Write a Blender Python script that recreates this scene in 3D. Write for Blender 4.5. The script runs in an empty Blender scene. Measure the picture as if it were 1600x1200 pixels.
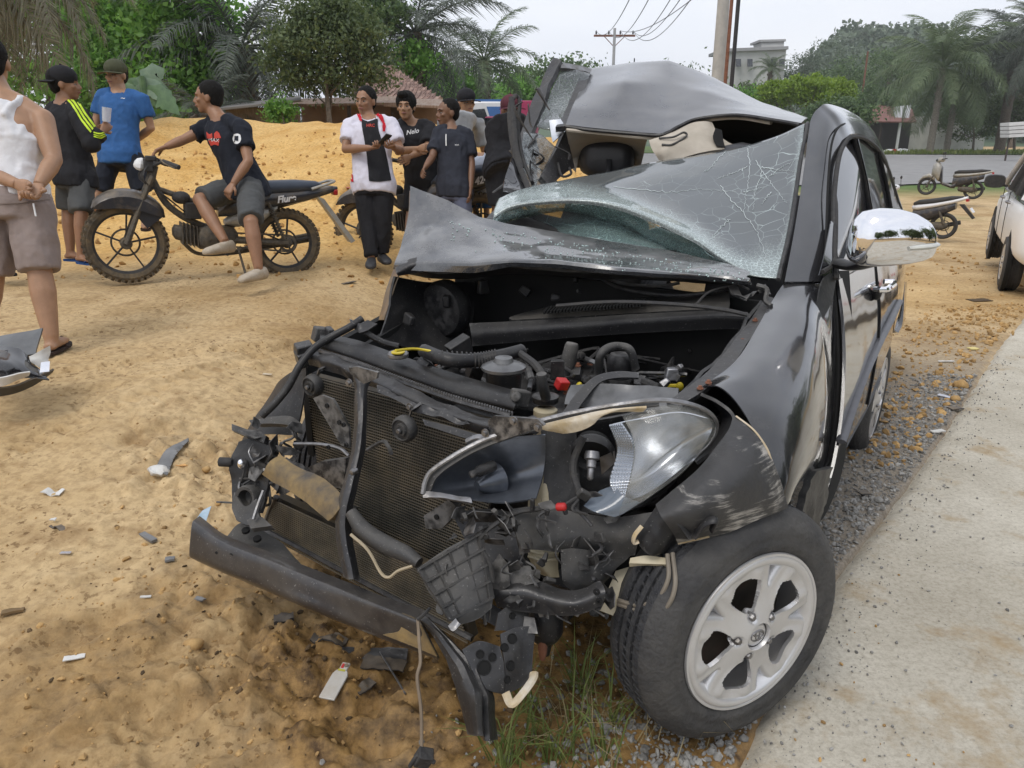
import bpy, bmesh, math, random
import numpy as np
from mathutils import Vector, Matrix, Euler
from mathutils.bvhtree import BVHTree
random.seed(7)
rng = np.random.default_rng(7)
PI = math.pi
scene = bpy.context.scene
COL = scene.collection

# ------------------------------------------------------------ camera
FPX, CZ, TILT = 1200.0, 1.52, math.atan(388/1200.0)
cam_d = bpy.data.cameras.new('camera')
cam_o = bpy.data.objects.new('camera', cam_d)
COL.objects.link(cam_o)
cam_o.location = (0, 0, CZ)
cam_o.rotation_euler = (PI/2 - TILT, 0, 0)
cam_d.sensor_width = 36.0
cam_d.lens = 36.0*FPX/1600.0
cam_d.clip_start = 0.05
cam_d.clip_end = 3000
scene.camera = cam_o
scene.render.resolution_x = 1024
scene.render.resolution_y = 768

# ------------------------------------------------------------ sky, sun, exposure
SUN_EL, SUN_ROT = math.radians(58), math.radians(215)
world = bpy.data.worlds.new('World')
scene.world = world
world.use_nodes = True
wn = world.node_tree
wn.nodes.clear()
def wnode(t, **k):
    n = wn.nodes.new(t)
    for a, b in k.items(): setattr(n, a, b)
    return n
w_out = wnode('ShaderNodeOutputWorld')
w_bg = wnode('ShaderNodeBackground')
w_bg.inputs['Strength'].default_value = 0.1
w_sky = wnode('ShaderNodeTexSky', sky_type='NISHITA')
w_sky.sun_disc = False
w_sky.sun_elevation = SUN_EL
w_sky.sun_rotation = SUN_ROT
w_sky.air_density = 1.5
w_sky.dust_density = 3.0
w_tc = wnode('ShaderNodeTexCoord')
w_noise = wnode('ShaderNodeTexNoise')
w_noise.inputs['Scale'].default_value = 2.2
w_noise.inputs['Detail'].default_value = 5
w_map = wnode('ShaderNodeMapping')
w_map.inputs['Scale'].default_value = (1, 1, 3.5)
w_ramp = wnode('ShaderNodeValToRGB')
w_ramp.color_ramp.elements[0].position = 0.3
w_ramp.color_ramp.elements[0].color = (7.3, 7.7, 8.7, 1)
w_ramp.color_ramp.elements[1].position = 0.7
w_ramp.color_ramp.elements[1].color = (8.8, 9.0, 9.5, 1)
w_mix = wnode('ShaderNodeMix', data_type='RGBA')
w_mix.inputs[0].default_value = 0.9
wn.links.new(w_tc.outputs['Generated'], w_map.inputs['Vector'])
wn.links.new(w_map.outputs['Vector'], w_noise.inputs['Vector'])
wn.links.new(w_noise.outputs['Fac'], w_ramp.inputs['Fac'])
wn.links.new(w_sky.outputs['Color'], w_mix.inputs[6])
wn.links.new(w_ramp.outputs['Color'], w_mix.inputs[7])
wn.links.new(w_mix.outputs[2], w_bg.inputs['Color'])
wn.links.new(w_bg.outputs['Background'], w_out.inputs['Surface'])

sun_d = bpy.data.lights.new('sun', 'SUN')
sun_d.energy = 1.1
sun_d.angle = math.radians(25)
sun_d.color = (1.0, 0.96, 0.9)
sun_o = bpy.data.objects.new('sun', sun_d)
COL.objects.link(sun_o)
_sd = Vector((math.sin(SUN_ROT)*math.cos(SUN_EL), math.cos(SUN_ROT)*math.cos(SUN_EL), math.sin(SUN_EL)))
sun_o.rotation_euler = _sd.to_track_quat('Z', 'Y').to_euler()
scene.view_settings.view_transform = 'Standard'
scene.view_settings.look = 'None'
scene.view_settings.exposure = 0.31
scene.view_settings.gamma = 1.0
scene.view_settings.use_curve_mapping = False

# ------------------------------------------------------------ surveying helpers
CT, ST = math.cos(TILT), math.sin(TILT)
CAM = Vector((0, 0, CZ))
def ray(px, py):
    x = (px-800)/FPX; y = (600-py)/FPX
    return Vector((x, CT+y*ST, -ST+y*CT))
def P(px, py, d):
    "point of the place seen at photo pixel px, py and d metres deep"
    return CAM + ray(px, py)*d
def zat(py, d): return CZ + d*(-ST + (600-py)/FPX*CT)

# ------------------------------------------------------------ noise
def _h(ix, iy, iz, s):
    n = (ix*374761393 + iy*668265263 + iz*2147483647 + s*974634777) & 0xffffffff
    n = ((n ^ (n >> 13))*1274126177) & 0xffffffff
    n = n ^ (n >> 16)
    return (n & 0xffff)/65535.0
def vnoise(x, y, z=None, s=0):
    x = np.asarray(x, float); y = np.asarray(y, float)
    z = np.zeros_like(x) if z is None else np.asarray(z, float)
    ix, iy, iz = np.floor(x).astype(np.int64), np.floor(y).astype(np.int64), np.floor(z).astype(np.int64)
    fx, fy, fz = x-ix, y-iy, z-iz
    fx, fy, fz = [f*f*(3-2*f) for f in (fx, fy, fz)]
    def c(a, b, e): return _h(ix+a, iy+b, iz+e, s)
    def pl(e):
        return (c(0,0,e)*(1-fx)+c(1,0,e)*fx)*(1-fy) + (c(0,1,e)*(1-fx)+c(1,1,e)*fx)*fy
    return pl(0)*(1-fz)+pl(1)*fz if np.any(fz) else pl(0)
def fbm(x, y, z=None, o=4, s=0):
    t = 0; a = .5; n = 0
    for i in range(o):
        k = 2.03**i
        t = t + a*vnoise(np.asarray(x)*k+i*7.1, np.asarray(y)*k+i*3.7, None if z is None else np.asarray(z)*k+i*1.9, s+i); n += a; a *= .5
    return t/n
def ss(t): t = np.clip(t, 0, 1); return t*t*(3-2*t)

# ------------------------------------------------------------ materials
def new_mat(name):
    m = bpy.data.materials.new(name); m.use_nodes = True
    nt = m.node_tree
    return m, nt, nt.nodes['Principled BSDF'], nt.nodes['Material Output']
def mat(name, c1, rough=.6, metal=0., c2=None, scale=20., bump=0., bscale=None, coat=0., spec=.5, island=0., dust=None, dust_amt=0., detail=5., subs=0., trans=0., alpha=1., rvar=0., stretch=None, wear_glint=0.):
    m, nt, b, out = new_mat(name)
    L = nt.links.new; N = nt.nodes.new
    tc = N('ShaderNodeTexCoord')
    src = tc.outputs['Object']
    if stretch:
        mp = N('ShaderNodeMapping'); mp.inputs['Scale'].default_value = stretch
        L(src, mp.inputs['Vector']); src = mp.outputs['Vector']
    no = N('ShaderNodeTexNoise'); no.inputs['Scale'].default_value = scale; no.inputs['Detail'].default_value = detail
    no.inputs['Roughness'].default_value = .62
    L(src, no.inputs['Vector'])
    c2 = c2 or tuple(x*.75 for x in c1)
    rp = N('ShaderNodeValToRGB'); rp.color_ramp.elements[0].position = .32; rp.color_ramp.elements[1].position = .68
    rp.color_ramp.elements[0].color = (*c2, 1); rp.color_ramp.elements[1].color = (*c1, 1)
    L(no.outputs['Fac'], rp.inputs['Fac'])
    col = rp.outputs['Color']
    if island:
        ge = N('ShaderNodeNewGeometry'); mr = N('ShaderNodeMapRange')
        mr.inputs[3].default_value = 1-island; mr.inputs[4].default_value = 1+island
        L(ge.outputs['Random Per Island'], mr.inputs[0])
        hs = N('ShaderNodeHueSaturation'); L(col, hs.inputs['Color']); L(mr.outputs[0], hs.inputs['Value']); col = hs.outputs['Color']
    if wear_glint:  # scraped edges and specks, lightened also as painted edge highlights
        ge = N('ShaderNodeNewGeometry'); mr = N('ShaderNodeMapRange'); mr.inputs[1].default_value = .56; mr.inputs[2].default_value = .68; mr.inputs[4].default_value = wear_glint
        L(ge.outputs['Pointiness'], mr.inputs[0]); nw = N('ShaderNodeTexNoise'); nw.inputs['Scale'].default_value = 38; nw.inputs['Detail'].default_value = 4; L(tc.outputs['Object'], nw.inputs['Vector'])
        rw_ = N('ShaderNodeMapRange'); rw_.inputs[1].default_value = .4; rw_.inputs[2].default_value = .6; L(nw.outputs['Fac'], rw_.inputs[0]); mu = N('ShaderNodeMath'); mu.operation = 'MULTIPLY'; L(mr.outputs[0], mu.inputs[0]); L(rw_.outputs[0], mu.inputs[1])
        nx = N('ShaderNodeTexNoise'); nx.inputs['Scale'].default_value = 160; nx.inputs['Detail'].default_value = 2; L(tc.outputs['Object'], nx.inputs['Vector']); ry = N('ShaderNodeMapRange'); ry.inputs[1].default_value = .66; ry.inputs[2].default_value = .72; ry.inputs[4].default_value = wear_glint*.8; L(nx.outputs['Fac'], ry.inputs[0])
        mw = N('ShaderNodeMath'); mw.operation = 'MAXIMUM'; L(mu.outputs[0], mw.inputs[0]); L(ry.outputs[0], mw.inputs[1])
        mx = N('ShaderNodeMix'); mx.data_type = 'RGBA'; L(mw.outputs[0], mx.inputs[0]); L(col, mx.inputs[6]); mx.inputs[7].default_value = (.34, .33, .32, 1); col = mx.outputs[2]
    if dust:
        ge = N('ShaderNodeNewGeometry'); sx = N('ShaderNodeSeparateXYZ'); L(ge.outputs['Normal'], sx.inputs[0])
        n2 = N('ShaderNodeTexNoise'); n2.inputs['Scale'].default_value = 9; n2.inputs['Detail'].default_value = 8; n2.inputs['Roughness'].default_value = .7
        L(tc.outputs['Object'], n2.inputs['Vector'])
        ma = N('ShaderNodeMath'); ma.operation = 'MULTIPLY_ADD'; L(sx.outputs['Z'], ma.inputs[0]); ma.inputs[1].default_value = .22; L(n2.outputs['Fac'], ma.inputs[2])
        mr = N('ShaderNodeMapRange'); mr.inputs[1].default_value = .48; mr.inputs[2].default_value = .85; mr.inputs[3].default_value = 0; mr.inputs[4].default_value = dust_amt
        L(ma.outputs[0], mr.inputs[0])
        mx = N('ShaderNodeMix'); mx.data_type = 'RGBA'; L(mr.outputs[0], mx.inputs[0]); L(col, mx.inputs[6]); mx.inputs[7].default_value = (*dust, 1)
        col = mx.outputs[2]
        r2 = N('ShaderNodeMapRange'); r2.inputs[3].default_value = rough; r2.inputs[4].default_value = min(1, rough+.5); L(mr.outputs[0], r2.inputs[0])
        L(r2.outputs[0], b.inputs['Roughness'])
    else:
        b.inputs['Roughness'].default_value = rough
        if rvar:
            r2 = N('ShaderNodeMapRange'); r2.inputs[3].default_value = max(.02, rough-rvar); r2.inputs[4].default_value = rough+rvar; L(no.outputs['Fac'], r2.inputs[0]); L(r2.outputs[0], b.inputs['Roughness'])
    L(col, b.inputs['Base Color'])
    b.inputs['Metallic'].default_value = metal
    b.inputs['Specular IOR Level'].default_value = spec
    b.inputs['Coat Weight'].default_value = coat
    b.inputs['Coat Roughness'].default_value = .06
    if subs:
        b.inputs['Subsurface Weight'].default_value = subs; b.inputs['Subsurface Radius'].default_value = (.02, .01, .006)
    if trans: b.inputs['Transmission Weight'].default_value = trans
    if alpha < 1: b.inputs['Alpha'].default_value = alpha
    if bump:
        nb = N('ShaderNodeTexNoise'); nb.inputs['Scale'].default_value = bscale or scale*2; nb.inputs['Detail'].default_value = 6
        L(src, nb.inputs['Vector'])
        bp = N('ShaderNodeBump'); bp.inputs['Strength'].default_value = bump; bp.inputs['Distance'].default_value = .02
        L(nb.outputs['Fac'], bp.inputs['Height']); L(bp.outputs['Normal'], b.inputs['Normal'])
    return m
def leaf_mat(name, c1, c2, isl=.35, rough=.55, tr=.35):
    m, nt, b, out = new_mat(name)
    L = nt.links.new; N = nt.nodes.new
    ge = N('ShaderNodeNewGeometry'); rp = N('ShaderNodeValToRGB')
    rp.color_ramp.elements[0].color = (*c1, 1); rp.color_ramp.elements[1].color = (*c2, 1)
    L(ge.outputs['Random Per Island'], rp.inputs['Fac'])
    b.inputs['Roughness'].default_value = rough; b.inputs['Specular IOR Level'].default_value = .35
    L(rp.outputs['Color'], b.inputs['Base Color'])
    t = N('ShaderNodeBsdfTranslucent'); hs = N('ShaderNodeHueSaturation'); hs.inputs['Value'].default_value = 1.5; hs.inputs['Saturation'].default_value = 1.1
    L(rp.outputs['Color'], hs.inputs['Color']); L(hs.outputs['Color'], t.inputs['Color'])
    mx = N('ShaderNodeMixShader'); mx.inputs[0].default_value = tr
    L(b.outputs[0], mx.inputs[1]); L(t.outputs[0], mx.inputs[2]); L(mx.outputs[0], out.inputs['Surface'])
    return m

# ------------------------------------------------------------ objects
WM = {}
def wm(o): return WM.get(o.name, Matrix.Identity(4))
def tag(o, label=None, cat=None, group=None, kind=None):
    if label: o['label'] = label
    if cat: o['category'] = cat
    if group: o['group'] = group
    if kind: o['kind'] = kind
    return o
def thing(name, label, cat, loc=(0, 0, 0), rotz=0., group=None, rot=None):
    o = bpy.data.objects.new(name, None); COL.objects.link(o)
    o.empty_display_size = .1
    o.location = loc; o.rotation_euler = rot or (0, 0, rotz)
    WM[o.name] = Matrix.Translation(Vector(loc)) @ o.rotation_euler.to_matrix().to_4x4()
    return tag(o, label, cat, group)
def link_mesh(name, me, m=None, parent=None, local=False):
    o = bpy.data.objects.new(name, me); COL.objects.link(o)
    if m is not None:
        me.materials.clear()
        for x in (m if isinstance(m, (list, tuple)) else [m]): me.materials.append(x)
    if parent is not None:
        o.parent = parent
        if local: WM[o.name] = wm(parent)
        else:
            o.matrix_parent_inverse = wm(parent).inverted()
            WM[o.name] = Matrix.Identity(4)
    return o
def copy_tree(o, parent=None):
    c = o.copy(); COL.objects.link(c)
    if parent is not None: c.parent = parent
    for ch in list(o.children): copy_tree(ch, c)
    return c

def cr(pts, n, closed=False):
    "catmull-rom resample of a list of tuples to n points"
    a = np.array([list(p) for p in pts], float)
    if len(a) == 1: return np.repeat(a, n, 0)
    if len(a) == 2:
        t = np.linspace(0, 1, n)[:, None]; return a[0]*(1-t)+a[1]*t
    e = np.vstack([2*a[0]-a[1], a, 2*a[-1]-a[-2]])
    if closed: e = np.vstack([a[-1], a, a[0], a[1]])
    m = len(e)-3
    ts = np.linspace(0, m, n, endpoint=not closed)
    i = np.minimum(ts.astype(int), m-1); f = (ts-i)[:, None]
    p0, p1, p2, p3 = e[i], e[i+1], e[i+2], e[i+3]
    return .5*((2*p1)+(-p0+p2)*f+(2*p0-5*p1+4*p2-p3)*f*f+(-p0+3*p1-3*p2+p3)*f**3)

class MB:
    def __init__(s): s.v = []; s.f = []; s.mi = []; s.cur = 0
    def add(s, vs, fs):
        o = len(s.v); s.v.extend([tuple(v) for v in vs]); s.f.extend([tuple(i+o for i in f) for f in fs]); s.mi.extend([s.cur]*len(fs)); return s
    def box(s, c, size, R=None, taper=1.):
        hx, hy, hz = size[0]/2, size[1]/2, size[2]/2
        vs = []
        for z, k in ((-hz, 1.), (hz, taper)):
            for x, y in ((-hx, -hy), (hx, -hy), (hx, hy), (-hx, hy)):
                vs.append(Vector((x*k, y*k, z)))
        if R is not None: vs = [R @ v for v in vs]
        c = Vector(c)
        return s.add([v+c for v in vs], [(0,3,2,1),(4,5,6,7),(0,1,5,4),(1,2,6,5),(2,3,7,6),(3,0,4,7)])
    def bar(s, a, b, w, h, up=(0, 0, 1)):
        a, b = Vector(a), Vector(b); d = b-a
        if d.length < 1e-6: return s
        z = d.normalized(); u = Vector(up)
        x = z.cross(u)
        if x.length < 1e-4: x = z.cross(Vector((1, 0, 0)))
        x.normalize(); y = x.cross(z)
        vs = []
        for p in (a, b):
            for i, j in ((-1,-1),(1,-1),(1,1),(-1,1)): vs.append(p+x*(i*w/2)+y*(j*h/2))
        return s.add(vs, [(0,3,2,1),(4,5,6,7),(0,1,5,4),(1,2,6,5),(2,3,7,6),(3,0,4,7)])
    def tube(s, pts, r, n=8, seg=None, flat=1., up=None, cap=True, closed=False):
        if seg:
            pp = cr(pts, seg, closed); rr = np.interp(np.linspace(0, 1, seg), np.linspace(0, 1, len(r)), r) if hasattr(r, '__len__') else [r]*seg
        else:
            pp = [list(p) for p in pts]; rr = r if hasattr(r, '__len__') else [r]*len(pts)
        pp = [Vector(p) for p in pp]; N = len(pp); vs = []
        up0 = Vector(up) if up is not None else None
        prev = None
        for i, p in enumerate(pp):
            if closed: t = pp[(i+1) % N]-pp[i-1]
            else: t = pp[min(i+1, N-1)]-pp[max(i-1, 0)]
            if t.length < 1e-9: t = Vector((0, 0, 1))
            t.normalize()
            if up0 is not None: x = t.cross(up0)
            elif prev is None: x = t.cross(Vector((0, 0, 1)) if abs(t.z) < .9 else Vector((1, 0, 0)))
            else: x = prev-t*prev.dot(t)
            if x.length < 1e-6: x = t.orthogonal()
            x.normalize(); prev = x; y = t.cross(x)
            for k in range(n):
                a = 2*PI*k/n
                vs.append(p+x*(math.cos(a)*rr[i])+y*(math.sin(a)*rr[i]*flat))
        fs = []
        M = N if closed else N-1
        for i in range(M):
            j = (i+1) % N
            for k in range(n):
                k2 = (k+1) % n
                fs.append((i*n+k, i*n+k2, j*n+k2, j*n+k))
        if cap and not closed:
            fs.append(tuple(range(n-1, -1, -1))); fs.append(tuple((N-1)*n+k for k in range(n)))
        return s.add(vs, fs)
    def ell(s, c, r, R=None, n=16, m=10):
        c = Vector(c); r = (r, r, r) if not hasattr(r, '__len__') else r
        vs = []
        for i in range(m+1):
            th = PI*i/m
            if i in (0, m):
                v = Vector((0, 0, r[2]*math.cos(th))); vs.append((R @ v if R is not None else v)+c); continue
            for k in range(n):
                a = 2*PI*k/n
                v = Vector((r[0]*math.sin(th)*math.cos(a), r[1]*math.sin(th)*math.sin(a), r[2]*math.cos(th)))
                vs.append((R @ v if R is not None else v)+c)
        fs = []
        for k in range(n): fs.append((0, 1+k, 1+(k+1) % n))
        for i in range(m-2):
            for k in range(n):
                a = 1+i*n+k; b = 1+i*n+(k+1) % n; fs.append((a, a+n, b+n, b))
        L = len(vs)-1
        for k in range(n): fs.append((1+(m-2)*n+k, L, 1+(m-2)*n+(k+1) % n))
        return s.add(vs, fs)
    def lathe(s, prof, c=(0, 0, 0), axis=(0, 0, 1), n=32, closed=False):
        "profile of (radius, height) pairs turned about axis through c"
        c = Vector(c); z = Vector(axis).normalized(); x = z.orthogonal().normalized(); y = z.cross(x)
        vs = []
        for r, h in prof:
            for k in range(n):
                a = 2*PI*k/n; vs.append(c+z*h+x*(r*math.cos(a))+y*(r*math.sin(a)))
        fs = []; N = len(prof)
        for i in range(N if closed else N-1):
            j = (i+1) % N
            for k in range(n):
                k2 = (k+1) % n; fs.append((i*n+k, i*n+k2, j*n+k2, j*n+k))
        if not closed:
            if prof[0][0] > 1e-5: fs.append(tuple(range(n-1, -1, -1)))
            if prof[-1][0] > 1e-5: fs.append(tuple((N-1)*n+k for k in range(n)))
        return s.add(vs, fs)
    def loft(s, rings, cap=True):
        n = len(rings[0]); vs = [v for r in rings for v in r]; fs = []
        for i in range(len(rings)-1):
            for k in range(n):
                k2 = (k+1) % n; fs.append((i*n+k, i*n+k2, (i+1)*n+k2, (i+1)*n+k))
        if cap:
            fs.append(tuple(range(n-1, -1, -1))); fs.append(tuple((len(rings)-1)*n+k for k in range(n)))
        return s.add(vs, fs)
    def prism(s, poly, d):
        "closed outline of 3D points extruded by vector d"
        d = Vector(d); n = len(poly); vs = [Vector(p) for p in poly]+[Vector(p)+d for p in poly]
        fs = [tuple(range(n-1, -1, -1)), tuple(range(n, 2*n))]
        for i in range(n):
            j = (i+1) % n; fs.append((i, j, j+n, i+n))
        return s.add(vs, fs)
    def grid(s, G, thick=0., noise=0., nscale=8., seed=0, flip=False, holes=None):
        "G: array [nu, nv, 3]; a sheet, given thickness away from its normal"
        G = np.array(G, float); nu, nv = G.shape[:2]
        du = np.gradient(G, axis=0); dv = np.gradient(G, axis=1)
        nn = np.cross(du, dv); nn /= np.linalg.norm(nn, axis=2, keepdims=True)+1e-12
        if flip: nn = -nn
        if noise:
            q = fbm(G[..., 0]*nscale, G[..., 1]*nscale, G[..., 2]*nscale, 3, seed)-.5
            G = G+nn*(q*2*noise)[..., None]
        vs = [tuple(p) for p in G.reshape(-1, 3)]
        fs = []
        quads = [(i*nv+j, (i+1)*nv+j, (i+1)*nv+j+1, i*nv+j+1) for i in range(nu-1) for j in range(nv-1) if not (holes and holes(i/(nu-1), j/(nv-1)))]
        fs += [q[::-1] if flip else q for q in quads]
        if thick:
            B = G-nn*thick; o = len(vs); vs += [tuple(p) for p in B.reshape(-1, 3)]
            back = [tuple(o+i for i in q) for q in quads]
            fs += [q if flip else q[::-1] for q in back]
            cnt = {}
            for q in quads:
                for a, b in zip(q, q[1:]+q[:1]):
                    cnt[(a, b)] = cnt.get((a, b), 0)+1
            for (a, b) in cnt:
                if (b, a) not in cnt:
                    f = (a, a+o, b+o, b)
                    fs.append(f[::-1] if flip else f)
        return s.add(vs, fs)
    def lpatch(s, rows, nu, nv, **k):
        def li(r, n): r = np.array([list(p) for p in r], float); t = np.linspace(0, len(r)-1, n); return np.stack([np.interp(t, np.arange(len(r)), r[:, i]) for i in range(3)], 1)
        R = np.array([li(r, nv) for r in rows]); G = np.stack([li(R[:, j], nu) for j in range(nv)], axis=1)
        for _ in range(1): G[1:-1, 1:-1] = (G[1:-1, 1:-1]*2+G[:-2, 1:-1]+G[2:, 1:-1]+G[1:-1, :-2]+G[1:-1, 2:])/6
        return s.grid(G, **k)
    def patch(s, rows, nu=24, nv=24, **k):
        "rows of points -> smooth sheet"
        R = np.array([cr(r, nv) for r in rows])
        G = np.stack([cr(R[:, j], nu) for j in range(nv)], axis=1)
        return s.grid(G, **k)
    def build(s, name, m=None, parent=None, smooth=40, local=False, bevel=0., mesh_only=False, noise=0., nscale=10., sub=0):
        me = bpy.data.meshes.new(name); me.from_pydata(s.v, [], s.f)
        if any(s.mi): me.polygons.foreach_set('material_index', s.mi)
        me.validate(); me.update()
        if noise:
            co = np.empty(len(me.vertices)*3); me.vertices.foreach_get('co', co); co = co.reshape(-1, 3)
            for ax in range(3):
                co[:, ax] += (fbm(co[:, 0]*nscale+11*ax, co[:, 1]*nscale, co[:, 2]*nscale+.37, 2, ax+5)-.5)*2*noise
            me.vertices.foreach_set('co', co.ravel()); me.update()
        if smooth is not None:
            if smooth >= 180: me.shade_smooth()
            else:
                me.shade_smooth(); me.set_sharp_from_angle(angle=math.radians(smooth))
        if mesh_only:
            if m is not None:
                for x in (m if isinstance(m, (list, tuple)) else [m]): me.materials.append(x)
            return me
        o = link_mesh(name, me, m, parent, local)
        if bevel:
            b = o.modifiers.new('bevel', 'BEVEL'); b.width = bevel; b.segments = 2; b.limit_method = 'ANGLE'; b.angle_limit = math.radians(50)
        return o
def rings(c, x, y, rx, ry, n=20, e=2.0):
    out = []
    for k in range(n):
        a = 2*PI*k/n; ca, sa = math.cos(a), math.sin(a)
        u = math.copysign(abs(ca)**(2/e), ca); v = math.copysign(abs(sa)**(2/e), sa)
        out.append(Vector(c)+Vector(x)*(rx*u)+Vector(y)*(ry*v))
    return out
# ------------------------------------------------------------ terrain
SE = [(-.4, .0), (.42, 1.30), (.57, 1.55), (.86, 1.98), (1.18, 2.44), (1.85, 3.25), (2.61, 4.22), (3.55, 5.45), (4.7, 6.9), (6.9, 9.6), (9, 12.2)]   # slab edge
_sy = np.array([p[1] for p in SE]); _sx = np.array([p[0] for p in SE])
def slab_x(y): return np.interp(y, _sy, _sx)
def gz(x, y):
    "large relief of the site"
    x = np.asarray(x, float); y = np.asarray(y, float)
    z = .34*ss((-x-.25)/1.5)*ss((y-1.2)/2.6)
    z = z + .07*ss((-x-.2)/1.0)*(1-ss((y-1.5)/2))
    toe = 6.7+.9*vnoise(x*.45+3, y*0+2)+.25*np.maximum(0, x+1)
    m = ss((y-toe)/8.0)*(1-ss((x-1.0)/5.5))
    m = m*(1-.8*ss((y-17.5)/8))
    z = z + 1.38*m*(1+.12*(fbm(x*.35, y*.35, o=3)-.5)*2) + .12*m*(fbm(x*1.3, y*1.3, o=3, s=4)-.5)*2
    z = z - .4*ss((y-4.5)/12)*ss((x-.5)/4)
    z = z*(1-ss((y-32)/30)) + (-.4)*ss((y-32)/30)
    return z
def gdet(x, y):
    "clods, ruts and prints close to the camera"
    x = np.asarray(x, float); y = np.asarray(y, float)
    near = (1-ss((y-9)/10))
    churn = np.exp(-(((x+.62)/.6)**2+((y-1.85)/.55)**2))          # churned mud in front of the beam
    churn2 = np.exp(-(((x+1.15)/.45)**2+((y-3.0)/.4)**2))
    cl = fbm(x*9, y*9, o=4, s=2); cl2 = np.abs(fbm(x*4.5+5, y*4.5, o=3, s=9)-.5)*2
    d = .012*(fbm(x*2.2, y*2.2, o=3, s=6)-.5)*near*2
    d = d + .010*np.clip((fbm(x*17, y*17, o=3, s=8)-.60)*14, 0, 1)*near*(fbm(x*1.7, y*1.7, o=2, s=71) > .42)
    r = np.clip((fbm(x*5.5, y*5.5, o=4, s=11)-.5)*5, 0, 1)       # scattered crumbs
    d = d + .004*r*near
    d = d + (churn+churn2)*(.05*(cl-.45)*2 - .03*(1-cl2)**4 + .035*np.clip((fbm(x*13, y*13, o=4, s=3)-.5)*6, 0, 1) + .014*np.clip((fbm(x*38, y*38, o=3, s=13)-.5)*7, 0, 1) - .04*np.exp(-(np.abs(fbm(x*3.1+9, y*3.7, o=3, s=23)-.5)/.02)**2)) + .03*churn
    cr_ = np.abs(fbm(x*1.6, y*2.4, o=3, s=21)-.5)
    d = d - .016*np.exp(-(cr_/.012)**2)*near*(fbm(x*.9, y*.9, s=31) > .48)
    for (fx, fy, an, L) in ((-.95, 1.62, .5, .3), (-.62, 1.45, .3, .27), (-1.25, 1.95, .7, .28), (-.35, 1.62, .2, .25), (-1.6, 3.1, .9, .28), (-2.1, 3.6, .4, .28), (-1.55, 4.3, 1.2, .28)):
        u = (x-fx)*math.cos(an)+(y-fy)*math.sin(an); v = -(x-fx)*math.sin(an)+(y-fy)*math.cos(an)
        e = (u/(L*.5))**2+(v/(L*.22))**2
        d = d - .03*np.exp(-e**2) + .018*np.exp(-((e-1.9)/.8)**2)*(y < 2.6)
    for (x0, y0, x1, y1, w) in ((-3.6, 3.3, .2, 5.4, .055), (-3.2, 4.6, .6, 5.9, .05), (-2.6, 2.2, -1.3, 4.6, .06)):
        L_ = math.hypot(x1-x0, y1-y0); u = ((x-x0)*(x1-x0)+(y-y0)*(y1-y0))/L_; v = (-(x-x0)*(y1-y0)+(y-y0)*(x1-x0))/L_+.10*np.sin(u*1.3)
        on_ = ss(u/.4)*(1-ss((u-L_)/.4)); d = d + on_*(-.020*np.exp(-(v/w)**4)+.008*np.exp(-((np.abs(v)-w*1.5)/(w*.5))**2)+.006*np.exp(-(v/w)**4)*np.sign(np.sin(u*70+np.abs(v)*40)))
    mound = ss((y-7)/4)*(1-ss((y-22)/8))*(1-ss((x-2)/4))
    d = d + mound*(.10*(fbm(x*1.7, y*1.7, o=4, s=14)-.5)*2 - .08*np.exp(-(np.abs(fbm(x*1.1+4, y*.6, o=3, s=17)-.5)/.03)**2))
    g = ss((x-slab_x(y)+.9)/.5)                                    # keep clear of the slab
    return d*(1-g*.55)-.035*ss((x-slab_x(y)+.02)/.05)
def ground_z(x, y): return float(gz(x, y)+gdet(x, y))
def on(px, d, dz=0.):
    "where a thing stands: photo column px, d metres deep, on the ground"
    x = (px-800)/FPX*d; y = d
    for _ in range(6):
        z = float(gz(x, y)); y = (d-(CZ-z)*ST)/CT
    return Vector((x, y, z+dz))
def axis(a, b, st, lo, hi, g=1.07):
    c = list(np.arange(a, b, st)); s = st; v = c[-1]
    while v < hi: s *= g; v += s; c.append(v)
    s = st; v = a
    while v > lo: s *= g; v -= s; c.insert(0, v)
    return np.array(c)
XS = axis(-2.6, 1.7, .0125, -420, 420, 1.05); YS = axis(1.2, 4.0, .0125, -25, 900, 1.04)
X, Y = np.meshgrid(XS, YS, indexing='ij')
Z = gz(X, Y)+gdet(X, Y)

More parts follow.
